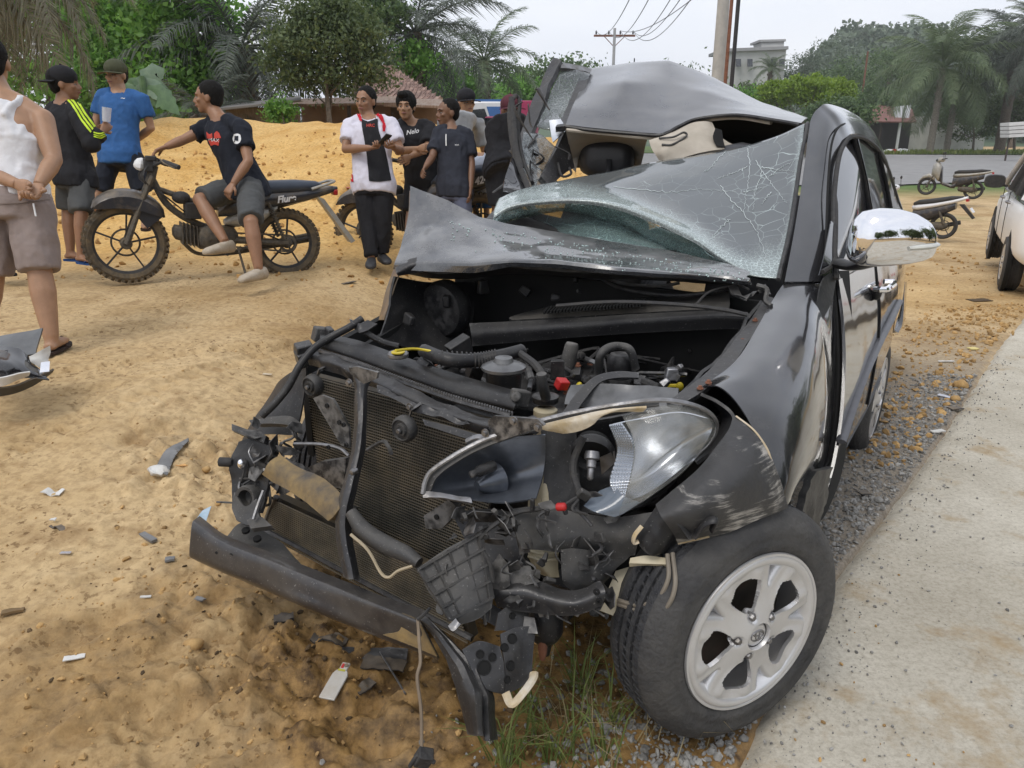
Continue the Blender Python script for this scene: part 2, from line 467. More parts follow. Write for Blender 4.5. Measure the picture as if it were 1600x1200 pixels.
def ground_mat():
    m, nt, b, out = new_mat('dirt')
    L = nt.links.new; N = nt.nodes.new
    tc = N('ShaderNodeTexCoord')
    def noise(s, d=6, r=.6):
        n = N('ShaderNodeTexNoise'); n.inputs['Scale'].default_value = s; n.inputs['Detail'].default_value = d; n.inputs['Roughness'].default_value = r
        L(tc.outputs['Object'], n.inputs['Vector']); return n
    def ramp(src, a, ca, b_, cb):
        r = N('ShaderNodeValToRGB'); r.color_ramp.elements[0].position = a; r.color_ramp.elements[1].position = b_
        r.color_ramp.elements[0].color = (*ca, 1); r.color_ramp.elements[1].color = (*cb, 1); L(src, r.inputs['Fac']); return r
    def mix(f, a, b_, mode='MIX'):
        x = N('ShaderNodeMix'); x.data_type = 'RGBA'; x.blend_type = mode
        if hasattr(f, 'links'): L(f, x.inputs[0])
        else: x.inputs[0].default_value = f
        L(a, x.inputs[6]) if hasattr(a, 'links') else setattr(x.inputs[6], 'default_value', (*a, 1))
        L(b_, x.inputs[7]) if hasattr(b_, 'links') else setattr(x.inputs[7], 'default_value', (*b_, 1))
        return x.outputs[2]
    base = ramp(noise(.9, 8).outputs['Fac'], .36, (.40, .265, .12), .62, (.61, .45, .25)).outputs['Color']
    fine = ramp(noise(26, 8, .7).outputs['Fac'], .38, (.50, .45, .40), .56, (1, 1, 1)).outputs['Color']
    base = mix(.55, base, fine, 'MULTIPLY')
    # damp brown stains
    st = ramp(noise(3.3, 7, .65).outputs['Fac'], .56, (0, 0, 0), .66, (1, 1, 1)).outputs['Color']
    base = mix(st, base, mix(.5, base, (.22, .125, .05)))
    fl = ramp(noise(34, 5, .6).outputs['Fac'], .585, (0, 0, 0), .625, (1, 1, 1)).outputs['Color']
    f2 = ramp(noise(2.1, 3, .6).outputs['Fac'], .42, (0, 0, 0), .6, (.8, .8, .8)).outputs['Color']
    base = mix(mix(1., fl, f2, 'MULTIPLY'), base, (.15, .085, .035))
    # painted-in zone weights from the site survey
    at = N('ShaderNodeVertexColor'); at.layer_name = 'zone'
    sp = N('ShaderNodeSeparateColor'); L(at.outputs['Color'], sp.inputs[0])
    orange = ramp(noise(1.5, 8, .7).outputs['Fac'], .35, (.56, .32, .09), .65, (.72, .48, .19)).outputs['Color']
    orange = mix(.6, orange, fine, 'MULTIPLY')
    base = mix(sp.outputs[0], base, orange)
    gravel = ramp(noise(60, 4, .8).outputs['Fac'], .35, (.12, .11, .095), .7, (.33, .31, .28)).outputs['Color']
    base = mix(sp.outputs[1], base, gravel)
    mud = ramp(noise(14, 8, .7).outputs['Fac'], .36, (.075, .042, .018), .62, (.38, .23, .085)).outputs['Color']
    base = mix(sp.outputs[2], base, mud)  # this weight holds mud and the shade painted under the car front
    grass = ramp(noise(2, 8, .7).outputs['Fac'], .35, (.05, .10, .02), .7, (.14, .2, .05)).outputs['Color']
    base = mix(at.outputs['Alpha'], grass, base)
    L(base, b.inputs['Base Color'])
    b.inputs['Roughness'].default_value = .9; b.inputs['Specular IOR Level'].default_value = .25
    rr = N('ShaderNodeMapRange'); rr.inputs[3].default_value = .9; rr.inputs[4].default_value = .38; L(sp.outputs[2], rr.inputs[0]); L(rr.outputs[0], b.inputs['Roughness'])
    bp = N('ShaderNodeBump'); bp.inputs['Strength'].default_value = .55; bp.inputs['Distance'].default_value = .012
    L(noise(45, 8, .75).outputs['Fac'], bp.inputs['Height']); L(bp.outputs['Normal'], b.inputs['Normal'])
    return m
nu, nv = X.shape
me = bpy.data.meshes.new('ground')
V = np.stack([X, Y, Z], -1).reshape(-1, 3)
I = np.arange(nu*nv).reshape(nu, nv)
Fq = np.stack([I[:-1, :-1], I[1:, :-1], I[1:, 1:], I[:-1, 1:]], -1).reshape(-1, 4)
me.vertices.add(len(V)); me.vertices.foreach_set('co', V.ravel())
me.loops.add(Fq.size); me.loops.foreach_set('vertex_index', Fq.ravel().astype(np.int32))
me.polygons.add(len(Fq)); me.polygons.foreach_set('loop_start', np.arange(0, Fq.size, 4, dtype=np.int32)); me.polygons.foreach_set('loop_total', np.full(len(Fq), 4, dtype=np.int32))
me.update(); me.validate(); me.shade_smooth()
zc = me.color_attributes.new('zone', 'FLOAT_COLOR', 'POINT')
orange = ss((Y-6.2)/2.5)*(1-ss((X-1.5)/5))
dg = slab_x(Y)-X
grey = .7*ss((X-2.2)/1.5)*ss((Y-5)/2)*ss((fbm(X*.9, Y*.9, s=61)-.3)/.3)
grav = np.maximum(0, 0) + ss((dg+.05)/.06)*(1-ss((dg-.55-.25*fbm(X*2, Y*2, s=5))/.5))*(1-ss((Y-4)/3))*.85
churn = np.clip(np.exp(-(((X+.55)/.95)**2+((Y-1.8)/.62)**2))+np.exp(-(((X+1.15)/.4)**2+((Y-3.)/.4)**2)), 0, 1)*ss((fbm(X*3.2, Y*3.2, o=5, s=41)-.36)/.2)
undercar_mud_shade = np.exp(-(((X-.1)/.8)**4+((Y-2.1)/1.05)**4))  # wet mud below the car front, darkened for the car's shadow as well
churn = np.clip(churn*.7+undercar_mud_shade*.95, 0, 1)
grass = np.clip(ss((Y-24)/8)*(X < 60), 0, 1)
grass = np.maximum(grass, ss((fbm(X*.45, Y*.45, s=51)-.5)/.2)*ss((Y-16)/4)*ss((X-5.)/3)*(1-ss((X-11)/2))*.7)
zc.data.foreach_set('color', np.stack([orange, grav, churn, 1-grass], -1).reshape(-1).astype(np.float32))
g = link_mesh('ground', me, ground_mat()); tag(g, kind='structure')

def slab_material():
    m, nt, b, out = new_mat('concrete')
    L = nt.links.new; N = nt.nodes.new
    tc = N('ShaderNodeTexCoord')
    def noise(s, d=6, r=.6):
        n = N('ShaderNodeTexNoise'); n.inputs['Scale'].default_value = s; n.inputs['Detail'].default_value = d; n.inputs['Roughness'].default_value = r
        L(tc.outputs['Object'], n.inputs['Vector']); return n.outputs['Fac']
    def ramp(src, a, ca, b_, cb):
        r = N('ShaderNodeValToRGB'); r.color_ramp.elements[0].position = a; r.color_ramp.elements[1].position = b_
        r.color_ramp.elements[0].color = (*ca, 1); r.color_ramp.elements[1].color = (*cb, 1); L(src, r.inputs['Fac']); return r.outputs['Color']
    def mix(f, a, b_, mode='MIX'):
        x = N('ShaderNodeMix'); x.data_type = 'RGBA'; x.blend_type = mode
        if hasattr(f, 'links'): L(f, x.inputs[0])
        else: x.inputs[0].default_value = f
        L(a, x.inputs[6]); L(b_, x.inputs[7]); return x.outputs[2]
    c = ramp(noise(1.6, 8, .7), .35, (.46, .42, .34), .65, (.62, .58, .49))
    c = mix(.6, c, ramp(noise(55, 8, .8), .38, (.58, .55, .51), .55, (1, 1, 1)), 'MULTIPLY')
    c = mix(ramp(noise(2.7, 5, .7), .54, (0, 0, 0), .68, (.8, .8, .8)), c, ramp(noise(9), .3, (.33, .23, .12), .7, (.42, .32, .19)))
    c = mix(ramp(noise(3.9, 6, .8), .62, (0, 0, 0), .7, (.55, .55, .55)), c, ramp(noise(90, 3), .4, (.12, .11, .10), .6, (.33, .31, .29)))
    L(c, b.inputs['Base Color']); b.inputs['Roughness'].default_value = .88; b.inputs['Specular IOR Level'].default_value = .25
    bp = N('ShaderNodeBump'); bp.inputs['Strength'].default_value = .7; bp.inputs['Distance'].default_value = .008
    L(noise(70, 8, .8), bp.inputs['Height']); L(bp.outputs['Normal'], b.inputs['Normal'])
    return m
mb = MB(); G = []
for y in axis(1.0, 5.0, .03, -6, 11.8, 1.06):
    x0 = slab_x(y)+.028*(fbm(y*3.1, 0.3, o=4, s=3)-.5)*2+.02*(vnoise(y*21, .7)-.5)
    row = []
    for t in np.concatenate([np.linspace(0, 1, 60)**1.6]):
        x = x0+t*9
        row.append((x, y, float(gz(x, y))+.018*ss(t/.004)+.006*float(fbm(x*1.2, y*1.2, s=2)-.5)-.02*float(np.exp(-((t*9)/.05)**2))))
    G.append(row)
mb.grid(np.array(G), thick=.10, flip=True)
slab = mb.build('concrete_slab', slab_material(), smooth=50); tag(slab, kind='structure')
# ------------------------------------------------------------ vegetation builders
def leaf_mesh(name, centres, sizes, m, seed, up=.35, asp=.55):
    r = np.random.default_rng(seed); n = len(centres)
    d = r.normal(size=(n, 3)); d[:, 2] -= .25; d /= np.linalg.norm(d, axis=1, keepdims=True)
    w = r.normal(size=(n, 3)); w[:, 2] *= .6; w -= d*(w*d).sum(1, keepdims=True); w /= np.linalg.norm(w, axis=1, keepdims=True)+1e-9
    nn = np.cross(d, w); s = sizes[:, None]
    a = centres-d*s*.5; b = centres+w*s*asp*.5+nn*s*.08; c = centres+d*s*.5-nn*s*.05; e = centres-w*s*asp*.5+nn*s*.08
    V = np.stack([a, b, c, e], 1).reshape(-1, 3)
    F = np.arange(4*n).reshape(n, 4)
    me = bpy.data.meshes.new(name)
    me.vertices.add(4*n); me.vertices.foreach_set('co', V.ravel())
    T = np.concatenate([F[:, [0, 1, 2]], F[:, [0, 2, 3]]], 1).reshape(-1, 3)
    me.loops.add(T.size); me.loops.foreach_set('vertex_index', T.ravel().astype(np.int32))
    me.polygons.add(len(T)); me.polygons.foreach_set('loop_start', np.arange(0, T.size, 3, dtype=np.int32)); me.polygons.foreach_set('loop_total', np.full(len(T), 3, dtype=np.int32))
    me.update(); me.validate(); me.materials.append(m)
    return me
def blob_points(blobs, nclump, per, spread, seed, shell=.55):
    r = np.random.default_rng(seed); out = []; cl = []
    vol = np.array([b[1][0]*b[1][1]*b[1][2] for b in blobs])**.67; vol = vol/vol.sum()
    for i in range(nclump):
        c, rad = blobs[r.choice(len(blobs), p=vol)]
        d = r.normal(size=3); d /= np.linalg.norm(d)
        k = shell+(1-shell)*r.random()
        q = np.array(c)+d*np.array(rad)*k
        cl.append(q)
        s = spread*(.6+.8*r.random())
        g = r.normal(size=(per, 3))*np.array([s, s, s*.6])
        out.append(q+g)
    return np.concatenate(out), cl
BARK = mat('bark', (.16, .13, .10), .9, c2=(.07, .055, .04), scale=9, bump=.8)
PALEBARK = mat('pale_bark', (.30, .27, .22), .9, c2=(.13, .11, .09), scale=9, bump=.6)
L_GREEN = leaf_mat('leaf_green', (.085, .19, .04), (.20, .36, .09), tr=.45)
L_DARK = leaf_mat('leaf_dark', (.055, .085, .035), (.13, .17, .07), tr=.3)
L_YEL = leaf_mat('leaf_yellow_green', (.12, .20, .02), (.24, .33, .05))
L_MID = leaf_mat('leaf_mid', (.055, .10, .04), (.13, .19, .075), tr=.25)
L_HILL = leaf_mat('leaf_hill', (.075, .11, .075), (.15, .19, .12), tr=.2)
def tree(label, base, blobs, m, nclump=110, per=60, spread=.35, leaf=.17, seed=1, bark=BARK, group=None, tr=.12, limbs=9, name='leafy_tree', shell=.5):
    base = Vector(base)
    t = thing(name, label, 'tree', base, group=group)
    pts, cl = blob_points(blobs, nclump, per, spread, seed, shell)
    r = np.random.default_rng(seed+50)
    me = leaf_mesh('crown', pts-np.array(base), leaf*(.6+.8*r.random(len(pts))), m, seed)
    link_mesh('crown', me, None, t, local=True)
    mb = MB(); top = Vector(np.mean([b[0] for b in blobs], 0)); top.z = max(top.z, base.z+.8)
    mid = base.lerp(top, .45)+Vector((r.normal()*.1, r.normal()*.1, 0))
    mb.tube([base-Vector((0, 0, .2)), mid, top], [tr*1.4, tr, tr*.45], 8, seg=7)
    for k in range(limbs):
        q = Vector(cl[int(r.integers(len(cl)))]); s = base.lerp(top, .3+.5*r.random())
        mb.tube([s, s.lerp(q, .5)+Vector((0, 0, -.08*(q-s).length)), q], [tr*.45, tr*.3, tr*.08], 5, seg=5)
    mb.build('trunk', bark, t)
    return t

def frond_mesh(name, L, rise, droop, m, nleaf=46, leaf=.5, width=.035, hang=.5, seed=0, shag=.35):
    r = np.random.default_rng(seed); mb = MB()
    N = 14; pts = []; p = Vector((0, 0, 0)); ang = rise
    for i in range(N):
        pts.append(p.copy()); p = p+Vector((math.cos(ang), 0, math.sin(ang)))*(L/(N-1)); ang -= droop/(N-1)*(1.2*i/(N-1)+.4)
    mb.tube(pts, [L*.011*(1-.85*i/(N-1)) for i in range(N)], 4)
    C = cr(pts, 200)
    for k in range(nleaf):
        u = .12+.88*(k+.5*r.random())/nleaf; i = min(int(u*199), 197)
        b = Vector(C[i]); t = (Vector(C[i+2])-b).normalized(); up = Vector((0, 1, 0)).cross(t)*-1
        ll = leaf*(math.sin(PI*min(1, u*.9+.08))**.6)*(.8+.4*r.random())
        for sd in (-1, 1):
            lift = shag*(r.random()-.5)*2+.15
            d = (Vector((0, sd, 0))*1.0+t*(.55+.3*r.random())+up*lift).normalized()
            w = t*(width*L*.4)
            m1 = b+d*ll*.5+Vector((0, 0, -ll*.06*hang)); e = b+d*ll*(.96)+Vector((0, 0, -ll*hang*(.5+.5*r.random())))
            mb.add([b-w*.3, b+w*.3, m1+w*.5, m1-w*.5, e], [(0, 1, 2, 3), (3, 2, 4)])
    return mb.build(name, m, smooth=None, mesh_only=True)
F_OLIVE = leaf_mat('frond_olive', (.12, .12, .085), (.25, .24, .17), tr=.2)
F_DARK = leaf_mat('frond_dark', (.05, .065, .052), (.13, .15, .115), tr=.15)
F_PALM = leaf_mat('frond_palm', (.06, .09, .05), (.15, .19, .10), tr=.2)
F_COCO = leaf_mat('frond_coconut', (.07, .11, .05), (.16, .20, .10), tr=.2)
def palm(label, base, h, meshes, nfr, el, trr=.2, group=None, seed=1, name='palm_tree', scale=1., az=None, bark=BARK, lean=(0, 0)):
    base = Vector(base); t = thing(name, label, 'palm tree', base, group=group)
    r = np.random.default_rng(seed); mb = MB()
    top = Vector((lean[0], lean[1], h))
    prof = []; n = 16
    for i in range(n):
        u = i/(n-1); prof.append((Vector((0, 0, -.3)).lerp(top, u)+Vector((lean[0]*.3*math.sin(PI*u), 0, 0)), trr*(1.25-.35*u)*(1+.12*(i % 2))))
    mb.tube([p for p, _ in prof], [q for _, q in prof], 10)
    for k in range(26):
        a = k*2.4; z = h*(.55+.45*k/26); c = top*(z/h)
        mb.box(c+Vector((math.cos(a)*trr*1.05, math.sin(a)*trr*1.05, 0)), (.12*trr/.2, .1*trr/.2, .22*trr/.2), Euler((0, .5, a)).to_matrix())
    mb.build('trunk', bark, t, local=True)
    for k in range(nfr):
        a = k*2.39996+r.random()*.5 if az is None else az[k % len(az)]+r.normal()*.12
        e = el[0]+(el[1]-el[0])*((k+.5)/nfr)+r.normal()*.07
        o = link_mesh('frond', meshes[k % len(meshes)], None, t, local=True)
        o.location = top; o.rotation_euler = Euler((r.normal()*.15, -e, a), 'XYZ')
        s = scale*(.85+.3*r.random()); o.scale = (s, s, s)
    return t
FO = [frond_mesh('frond_olive', 4.6, .1, 1.7, F_OLIVE, 95, .85, hang=.9, seed=i, width=.02) for i in range(3)]
FD = [frond_mesh('frond_dark', 4.2, .1, 1.5, F_DARK, 74, .85, hang=.8, seed=10+i, width=.026) for i in range(3)]
FP = [frond_mesh('frond_palm', 4.2, .1, 1.4, F_PALM, 66, .85, hang=.6, seed=20+i, width=.03) for i in range(3)]
FC = [frond_mesh('frond_coconut', 6.2, .1, 1.5, F_COCO, 70, 1.35, hang=1.0, seed=30+i, width=.026, shag=.15) for i in range(3)]

# ------------------------------------------------------------ far ground: road, verge, hill
asph = mat('asphalt', (.27, .265, .26), .85, c2=(.20, .195, .19), scale=1.5, bump=.2)
def sheet(name, x0, x1, ya, yb, dz, m, nx=60, ny=12):
    mb = MB(); G = []
    for i in range(nx):
        x = x0+(x1-x0)*i/(nx-1); r = []
        for j in range(ny):
            y0 = ya(x) if callable(ya) else ya; y1 = yb(x) if callable(yb) else yb
            y = y0+(y1-y0)*j/(ny-1); r.append((x, y, float(gz(x, y))+dz))
        G.append(r)
    mb.grid(np.array(G)); o = mb.build(name, m); return tag(o, kind='structure')
sheet('asphalt_road', -60, 160, lambda x: 33.5+.06*(x-20)+1.2*math.sin(x*.35), lambda x: 84-.22*(x-44), .02, asph, 120, 14)
white = mat('road_paint', (.72, .72, .68), .8)
sheet('road_edge_line', -60, 160, lambda x: 80.6-.22*(x-44), lambda x: 81.4-.22*(x-44), .03, white, 60, 2)
grassm = mat('verge_grass', (.13, .19, .05), .9, c2=(.07, .12, .03), scale=.8, bump=.8)
sheet('grass_verge', -60, 190, lambda x: 84.2-.22*(x-44), lambda x: 112, .10, grassm, 80, 6)
def tufts(name, n, fx, h, m, w=.02, seed=3, bend=.5, blades=1):
    r = np.random.default_rng(seed); mb = MB()
    for i in range(n):
        x, y = fx(r); z = ground_z(x, y)-.01
        for b in range(blades):
            a = r.random()*2*PI; hh = h*(.5+.8*r.random()); d = Vector((math.cos(a), math.sin(a), 0)); s = Vector((-d.y, d.x, 0))*w*.5
            bb = bend*(.3+r.random()); p = Vector((x, y, z))
            q = p+d*hh*bb*.35+Vector((0, 0, hh*.6)); e = p+d*hh*bb+Vector((0, 0, hh*(1-.35*bb)))
            mb.add([p-s, p+s, q+s*.8, q-s*.8, e], [(0, 1, 2, 3), (3, 2, 4)])
    return tag(mb.build(name, m, smooth=None), kind='stuff')
GR = leaf_mat('grass_blade', (.10, .15, .03), (.24, .27, .08), tr=.3)
tufts('grass', 5000, lambda r: (30+75*r.random(), 84.5+10*r.random()**1.5-.22*(0)), .55, GR, w=.12, seed=5, blades=2)

hillm = mat('hill_green', (.09, .13, .07), .95, c2=(.05, .08, .05), scale=.08)
mb = MB(); G = []
for x in np.linspace(-260, 420, 60):
    r = []
    for y in np.linspace(150, 420, 26):
        hgt = float(ss((x/y-.31)/.1))*26*math.exp(-((x-120)/120)**2)*float(ss((y-150)/150))+5*float(ss((y-150)/100))
        r.append((x, y, -.5+hgt+2*float(fbm(x*.03, y*.03, o=3))*float(ss((y-150)/60))))
    G.append(r)
mb.grid(np.array(G)); tag(mb.build('hill', hillm), kind='structure')
def hillz(x, y): return -.5+float(ss((x/y-.31)/.1))*26*math.exp(-((x-120)/120)**2)*float(ss((y-150)/150))+5*float(ss((y-150)/100))
r_ = np.random.default_rng(77); pts = []; sz = []
for k in range(620):
    y = 150+170*r_.random()**1.2; x = y*.31+190*r_.random()
    c = np.array([x, y, hillz(x, y)+2.5+3*r_.random()]); rad = 3+3.5*r_.random()
    g_ = r_.normal(size=(95, 3)); g_ /= np.linalg.norm(g_, axis=1, keepdims=True); g_ *= (.6+.4*r_.random((95, 1)))
    pts.append(c+g_*np.array([rad, rad, rad*.8])); sz.append(.9+1.2*r_.random(95))
me = leaf_mesh('forest', np.concatenate(pts), np.concatenate(sz), L_HILL, 5, asp=.8)
tag(link_mesh('hill_forest', me), kind='stuff')

# ------------------------------------------------------------ left backdrop
def bl(px, py, d, rx, ry, rz):
    "crown lobe centred on photo pixel, radii in metres"
    return (np.array(P(px, py, d)), (rx, ry, rz))
tree('tall leafy green tree at the far left behind the drooping palm', on(70, 27), [bl(60, 60, 27, 2.6, 2, 2.8), bl(130, -20, 27, 2.2, 2, 2.2)], L_GREEN, 190, 60, .42, .24, seed=1, group='green trees behind the dirt bank')
tree('bright green leafy tree above the blue shirt and olive cap', on(190, 25), [bl(185, 40, 25, 2.4, 1.8, 2.4), bl(235, 110, 25, 1.6, 1.5, 1.6), bl(150, 130, 25, 1.6, 1.4, 1.4)], L_GREEN, 200, 60, .4, .22, seed=2, group='green trees behind the dirt bank')
tree('bright green leafy tree behind the rider on the muddy motorbike', on(285, 24), [bl(285, 45, 24, 1.7, 1.6, 2.5), bl(300, 125, 24, 1.2, 1.3, 1.3), bl(265, 150, 23, 1.2, 1, .9)], L_GREEN, 180, 60, .38, .22, seed=3, group='green trees behind the dirt bank')
tree('dense dark round tree in front of the tiled house', on(520, 20), [bl(505, 75, 20, 1.45, 1.3, 1.2), bl(560, 90, 20, .9, 1, .95), bl(455, 95, 20, .75, .9, .85), bl(510, 30, 20, 1.0, 1, .6)], L_DARK, 210, 70, .24, .12, seed=4, tr=.06, name='dark_tree')
tree('pale green feathery tree top behind the dark round tree', on(560, 29), [bl(560, 10, 29, 1.8, 1.4, 1.0)], L_MID, 70, 60, .35, .2, seed=5)
palm('large oil palm with grey olive fronds drooping over the left edge', on(-90, 12.5), zat(-40, 12.5)-1.1, FO, 34, (-.5, .6), .3, seed=2, name='oil_palm', scale=.72, az=[0, -.5, .5, -1, 1, .25, -.25, 2, -2, 3])
palm('dark shaggy oil palm between green trees and the dark round tree', on(395, 25), zat(30, 25)-1.6, FD, 30, (-.95, 1.0), .3, seed=5, name='oil_palm', scale=.95)
palm('dark oil palm behind the tiled roof with long hanging fronds', on(655, 33), zat(35, 33)-1.2, FD, 26, (-.75, 1.1), .33, seed=7, name='oil_palm', scale=1.0)
palm('slim oil palm against the sky right of the tiled house', on(758, 46), zat(88, 46)-.5, FP, 22, (-.6, 1.1), .28, seed=9, name='oil_palm', scale=.95)
palm('low oil palm with dark hanging fronds beside the shed roof', on(330, 21), .9, FD, 14, (-.2, 1.1), .3, seed=11, name='oil_palm', scale=.42)
# banana plant
BAN = mat('banana_leaf', (.10, .19, .08), .5, c2=(.05, .11, .05), scale=6)
BANP = mat('banana_leaf_pale', (.17, .25, .17), .5, c2=(.10, .17, .11), scale=6)
t = thing('banana_plant', 'banana plant with broad torn leaves behind the blue polo shirt', 'banana plant', on(232, 16.5))
mb = MB(); b0 = on(232, 16.5); mb.tube([b0, b0+Vector((0, 0, 1.0))], [.09, .06], 8); mb.build('stem', BAN, t)
for k, (px, py, tip, wd) in enumerate(((255, 122, (.05, -.1, 0), .30), (205, 150, (-.3, 0, .0), .26), (268, 172, (.5, -.2, 0), .26), (245, 150, (.2, -.3, 0), .25), (180, 165, (-.5, .1, 0), .24))):
    e = P(px, py, 16.4); s = b0+Vector((0, 0, .5)); mid = s.lerp(e, .6)+Vector((0, 0, .25))
    c = cr([s, mid, e+Vector(tip)*.4+Vector((0, 0, -.1 if k else .0))], 16); rows = []
    for i in range(16):
        w = wd*math.sin(PI*min(1, (i/15)**.8*.97+.02))*(1+.12*((i % 2)*2-1)); q = Vector(c[i]); tt = (Vector(c[min(i+1, 15)])-Vector(c[max(i-1, 0)])).normalized()
        sd = tt.cross(Vector((.25, -1, .2))).normalized()
        rows.append([q-sd*w+Vector((0, 0, -.25*w)), q-sd*w*.5, q, q+sd*w*.5, q+sd*w+Vector((0, 0, -.25*w))])
    mb = MB(); mb.grid(np.array(rows), thick=.004); mb.build('leaf', BANP if k in (0, 3) else BAN, t)
# tiled house
TILE = [mat('roof_tile_%d' % i, c, .85, c2=tuple(x*.6 for x in c), scale=12) for i, c in enumerate(((.33, .21, .17), (.26, .17, .14), (.40, .27, .22)))]
WALLB = mat('house_wall', (.30, .21, .14), .9, c2=(.22, .15, .10), scale=2)
TINM = mat('tin_roof', (.33, .26, .21), .6, c2=(.2, .12, .08), scale=3, metal=.2, stretch=(6, 1, 1))
WOODD = mat('dark_wood', (.06, .045, .035), .8)
H0 = on(600, 26); hz = H0.z
th = thing('tiled_house', 'low brown house with a tiled gable roof behind the men', 'house', H0)
def W(px, py, d): return P(px, py, d)
rA, rB = W(570, 106, 26), W(690, 160, 23.5)          # ridge left top, front eave right end
rC, rD = W(560, 152, 24.), W(612, 106, 26.5)
# roof slope facing right/front: quad rA-rD (top) to rC-rB (bottom)
mb = MB(); mb.grid(np.array([[rA, rD], [rC+Vector((0, 0, -.05)), rB]]), thick=.12); mb.build('roof', TILE[1], th)
tm = []
for ti in range(3):
    mb = MB(); mb.box((0, 0, 0), (.27, .36, .05)); mb.box((.11, 0, .035), (.06, .36, .04)); tm.append(mb.build('tile', TILE[ti], mesh_only=True))
Rn = (rD-rA).cross(rC-rA).normalized(); Rn = Rn if Rn.z > 0 else -Rn
nr, nc = 12, 16; k = 0
for i in range(nr):
    for j in range(nc):
        u, v = (i+.5)/nr, (j+.5)/nc
        a = rA.lerp(rC, u); b = rD.lerp(rB, u); p = a.lerp(b, v)
        xa = (b-a).normalized(); ya = (rC.lerp(rB, v)-rA.lerp(rD, v)).normalized(); za = xa.cross(ya).normalized()
        if za.z < 0: za = -za
        M_ = Matrix((xa, za.cross(xa), za)).transposed().to_4x4()
        o = link_mesh('tile', tm[(i*7+j*5+(i*j) % 3) % 3], None, th); o.matrix_basis = Matrix.Translation(p+za*.045)@M_
        w0 = (b-a).length/nc; h0 = ((rC-rA).length*(1-v)+(rB-rD).length*v)/nr
        o.scale = (w0/.27*.97, h0/.36*1.05, 1)
mb = MB(); mb.bar(rA, rD, .2, .12); mb.build('ridge', TILE[0], th)
def wall(mb, x0, y0, x1, y1, d0, d1, th_=.2):
    a, b = W(x0, y0, d0), W(x1, y0, d1); c, e = W(x1, y1, d1), W(x0, y1, d0); c = Vector((b.x, b.y, c.z)); e = Vector((a.x, a.y, e.z))
    n = (b-a).cross(e-a).normalized(); mb.prism([a, b, c, e], n*th_)
mb = MB(); wall(mb, 570, 152, 690, 215, 24.2, 24); wall(mb, 470, 163, 580, 215, 23.2, 23.2); mb.build('wall', WALLB, th)
mb = MB(); mb.prism([W(440, 163, 22), W(640, 160, 22), W(620, 150, 23.6), W(470, 154, 23.6)], (0, 0, -.06)); mb.build('porch_roof', TINM, th)
mb = MB(); mb.prism([W(600, 163, 22), W(720, 166, 22), W(690, 155, 23.4), W(600, 153, 23.4)], (0, 0, -.06)); mb.build('awning', TINM, th)
mb = MB(); wall(mb, 610, 168, 640, 215, 23.1, 23.1, .05); mb.build('doorway', WOODD, th)
for px in (452, 545, 630, 700):
    mb = MB(); q = W(px, 163, 22.1); mb.bar((q.x, q.y, 1.2), q, .1, .1); mb.build('porch_post', WOODD, th)
# shed
ts = thing('shed', 'low grey wooden shed with a tin roof behind the mound', 'shed', on(400, 20))
mb = MB(); mb.prism([W(335, 170, 19.5), W(470, 156, 20.5), W(470, 150, 22), W(365, 162, 21.5)], (0, 0, -.05)); mb.build('roof', mat('grey_tin', (.22, .21, .20), .7, scale=3), ts)
mb = MB(); wall(mb, 352, 168, 468, 215, 20.3, 20.8); mb.build('wall', mat('shed_wood', (.20, .155, .115), .9, c2=(.1, .08, .06), scale=5, stretch=(8, 8, 1)), ts)
tree('small green bush growing at the corner of the shed', on(437, 19.5), [bl(438, 172, 19.5, .35, .3, .3)], L_GREEN, 26, 40, .12, .1, seed=8, tr=.02, name='bush', limbs=4)
# sparse far trees
tree('thin sparse tree against the sky behind the wreck roof', on(880, 58), [bl(880, 108, 58, 2.6, 2, 1.1), bl(920, 125, 58, 1.5, 1.5, .7)], L_MID, 60, 30, .45, .3, seed=9, tr=.07, bark=PALEBARK, shell=.2)
tree('dense green tree low behind the pink truck', on(835, 62), [bl(845, 148, 62, 3.4, 2, 1.5)], L_GREEN, 80, 60, .6, .35, seed=10)
tree('green roadside tree left of the bus', on(715, 44), [bl(712, 150, 44, 1.5, 1.5, 1.6), bl(690, 130, 44, 1.2, 1.2, 1.0)], L_GREEN, 90, 60, .35, .25, seed=12)
tree('small green bush beside the tiled roof', on(600, 31), [bl(640, 95, 30, .9, .9, .7)], L_GREEN, 40, 50, .25, .18, seed=13, name='bush')
for k, (px, py, d, w) in enumerate(((740, 158, 70, 3), (790, 140, 90, 5), (960, 160, 95, 6), (1060, 150, 110, 7))):
    tree(('grey green tree far beyond the bus', 'green tree far behind the pink truck', 'low green tree far behind the wreck roof', 'low dark tree far behind the leaning poles')[k], on(px, d), [bl(px, py, d, w, 3, w*.5)], L_MID, 60, 50, w*.22, .5, seed=20+k)

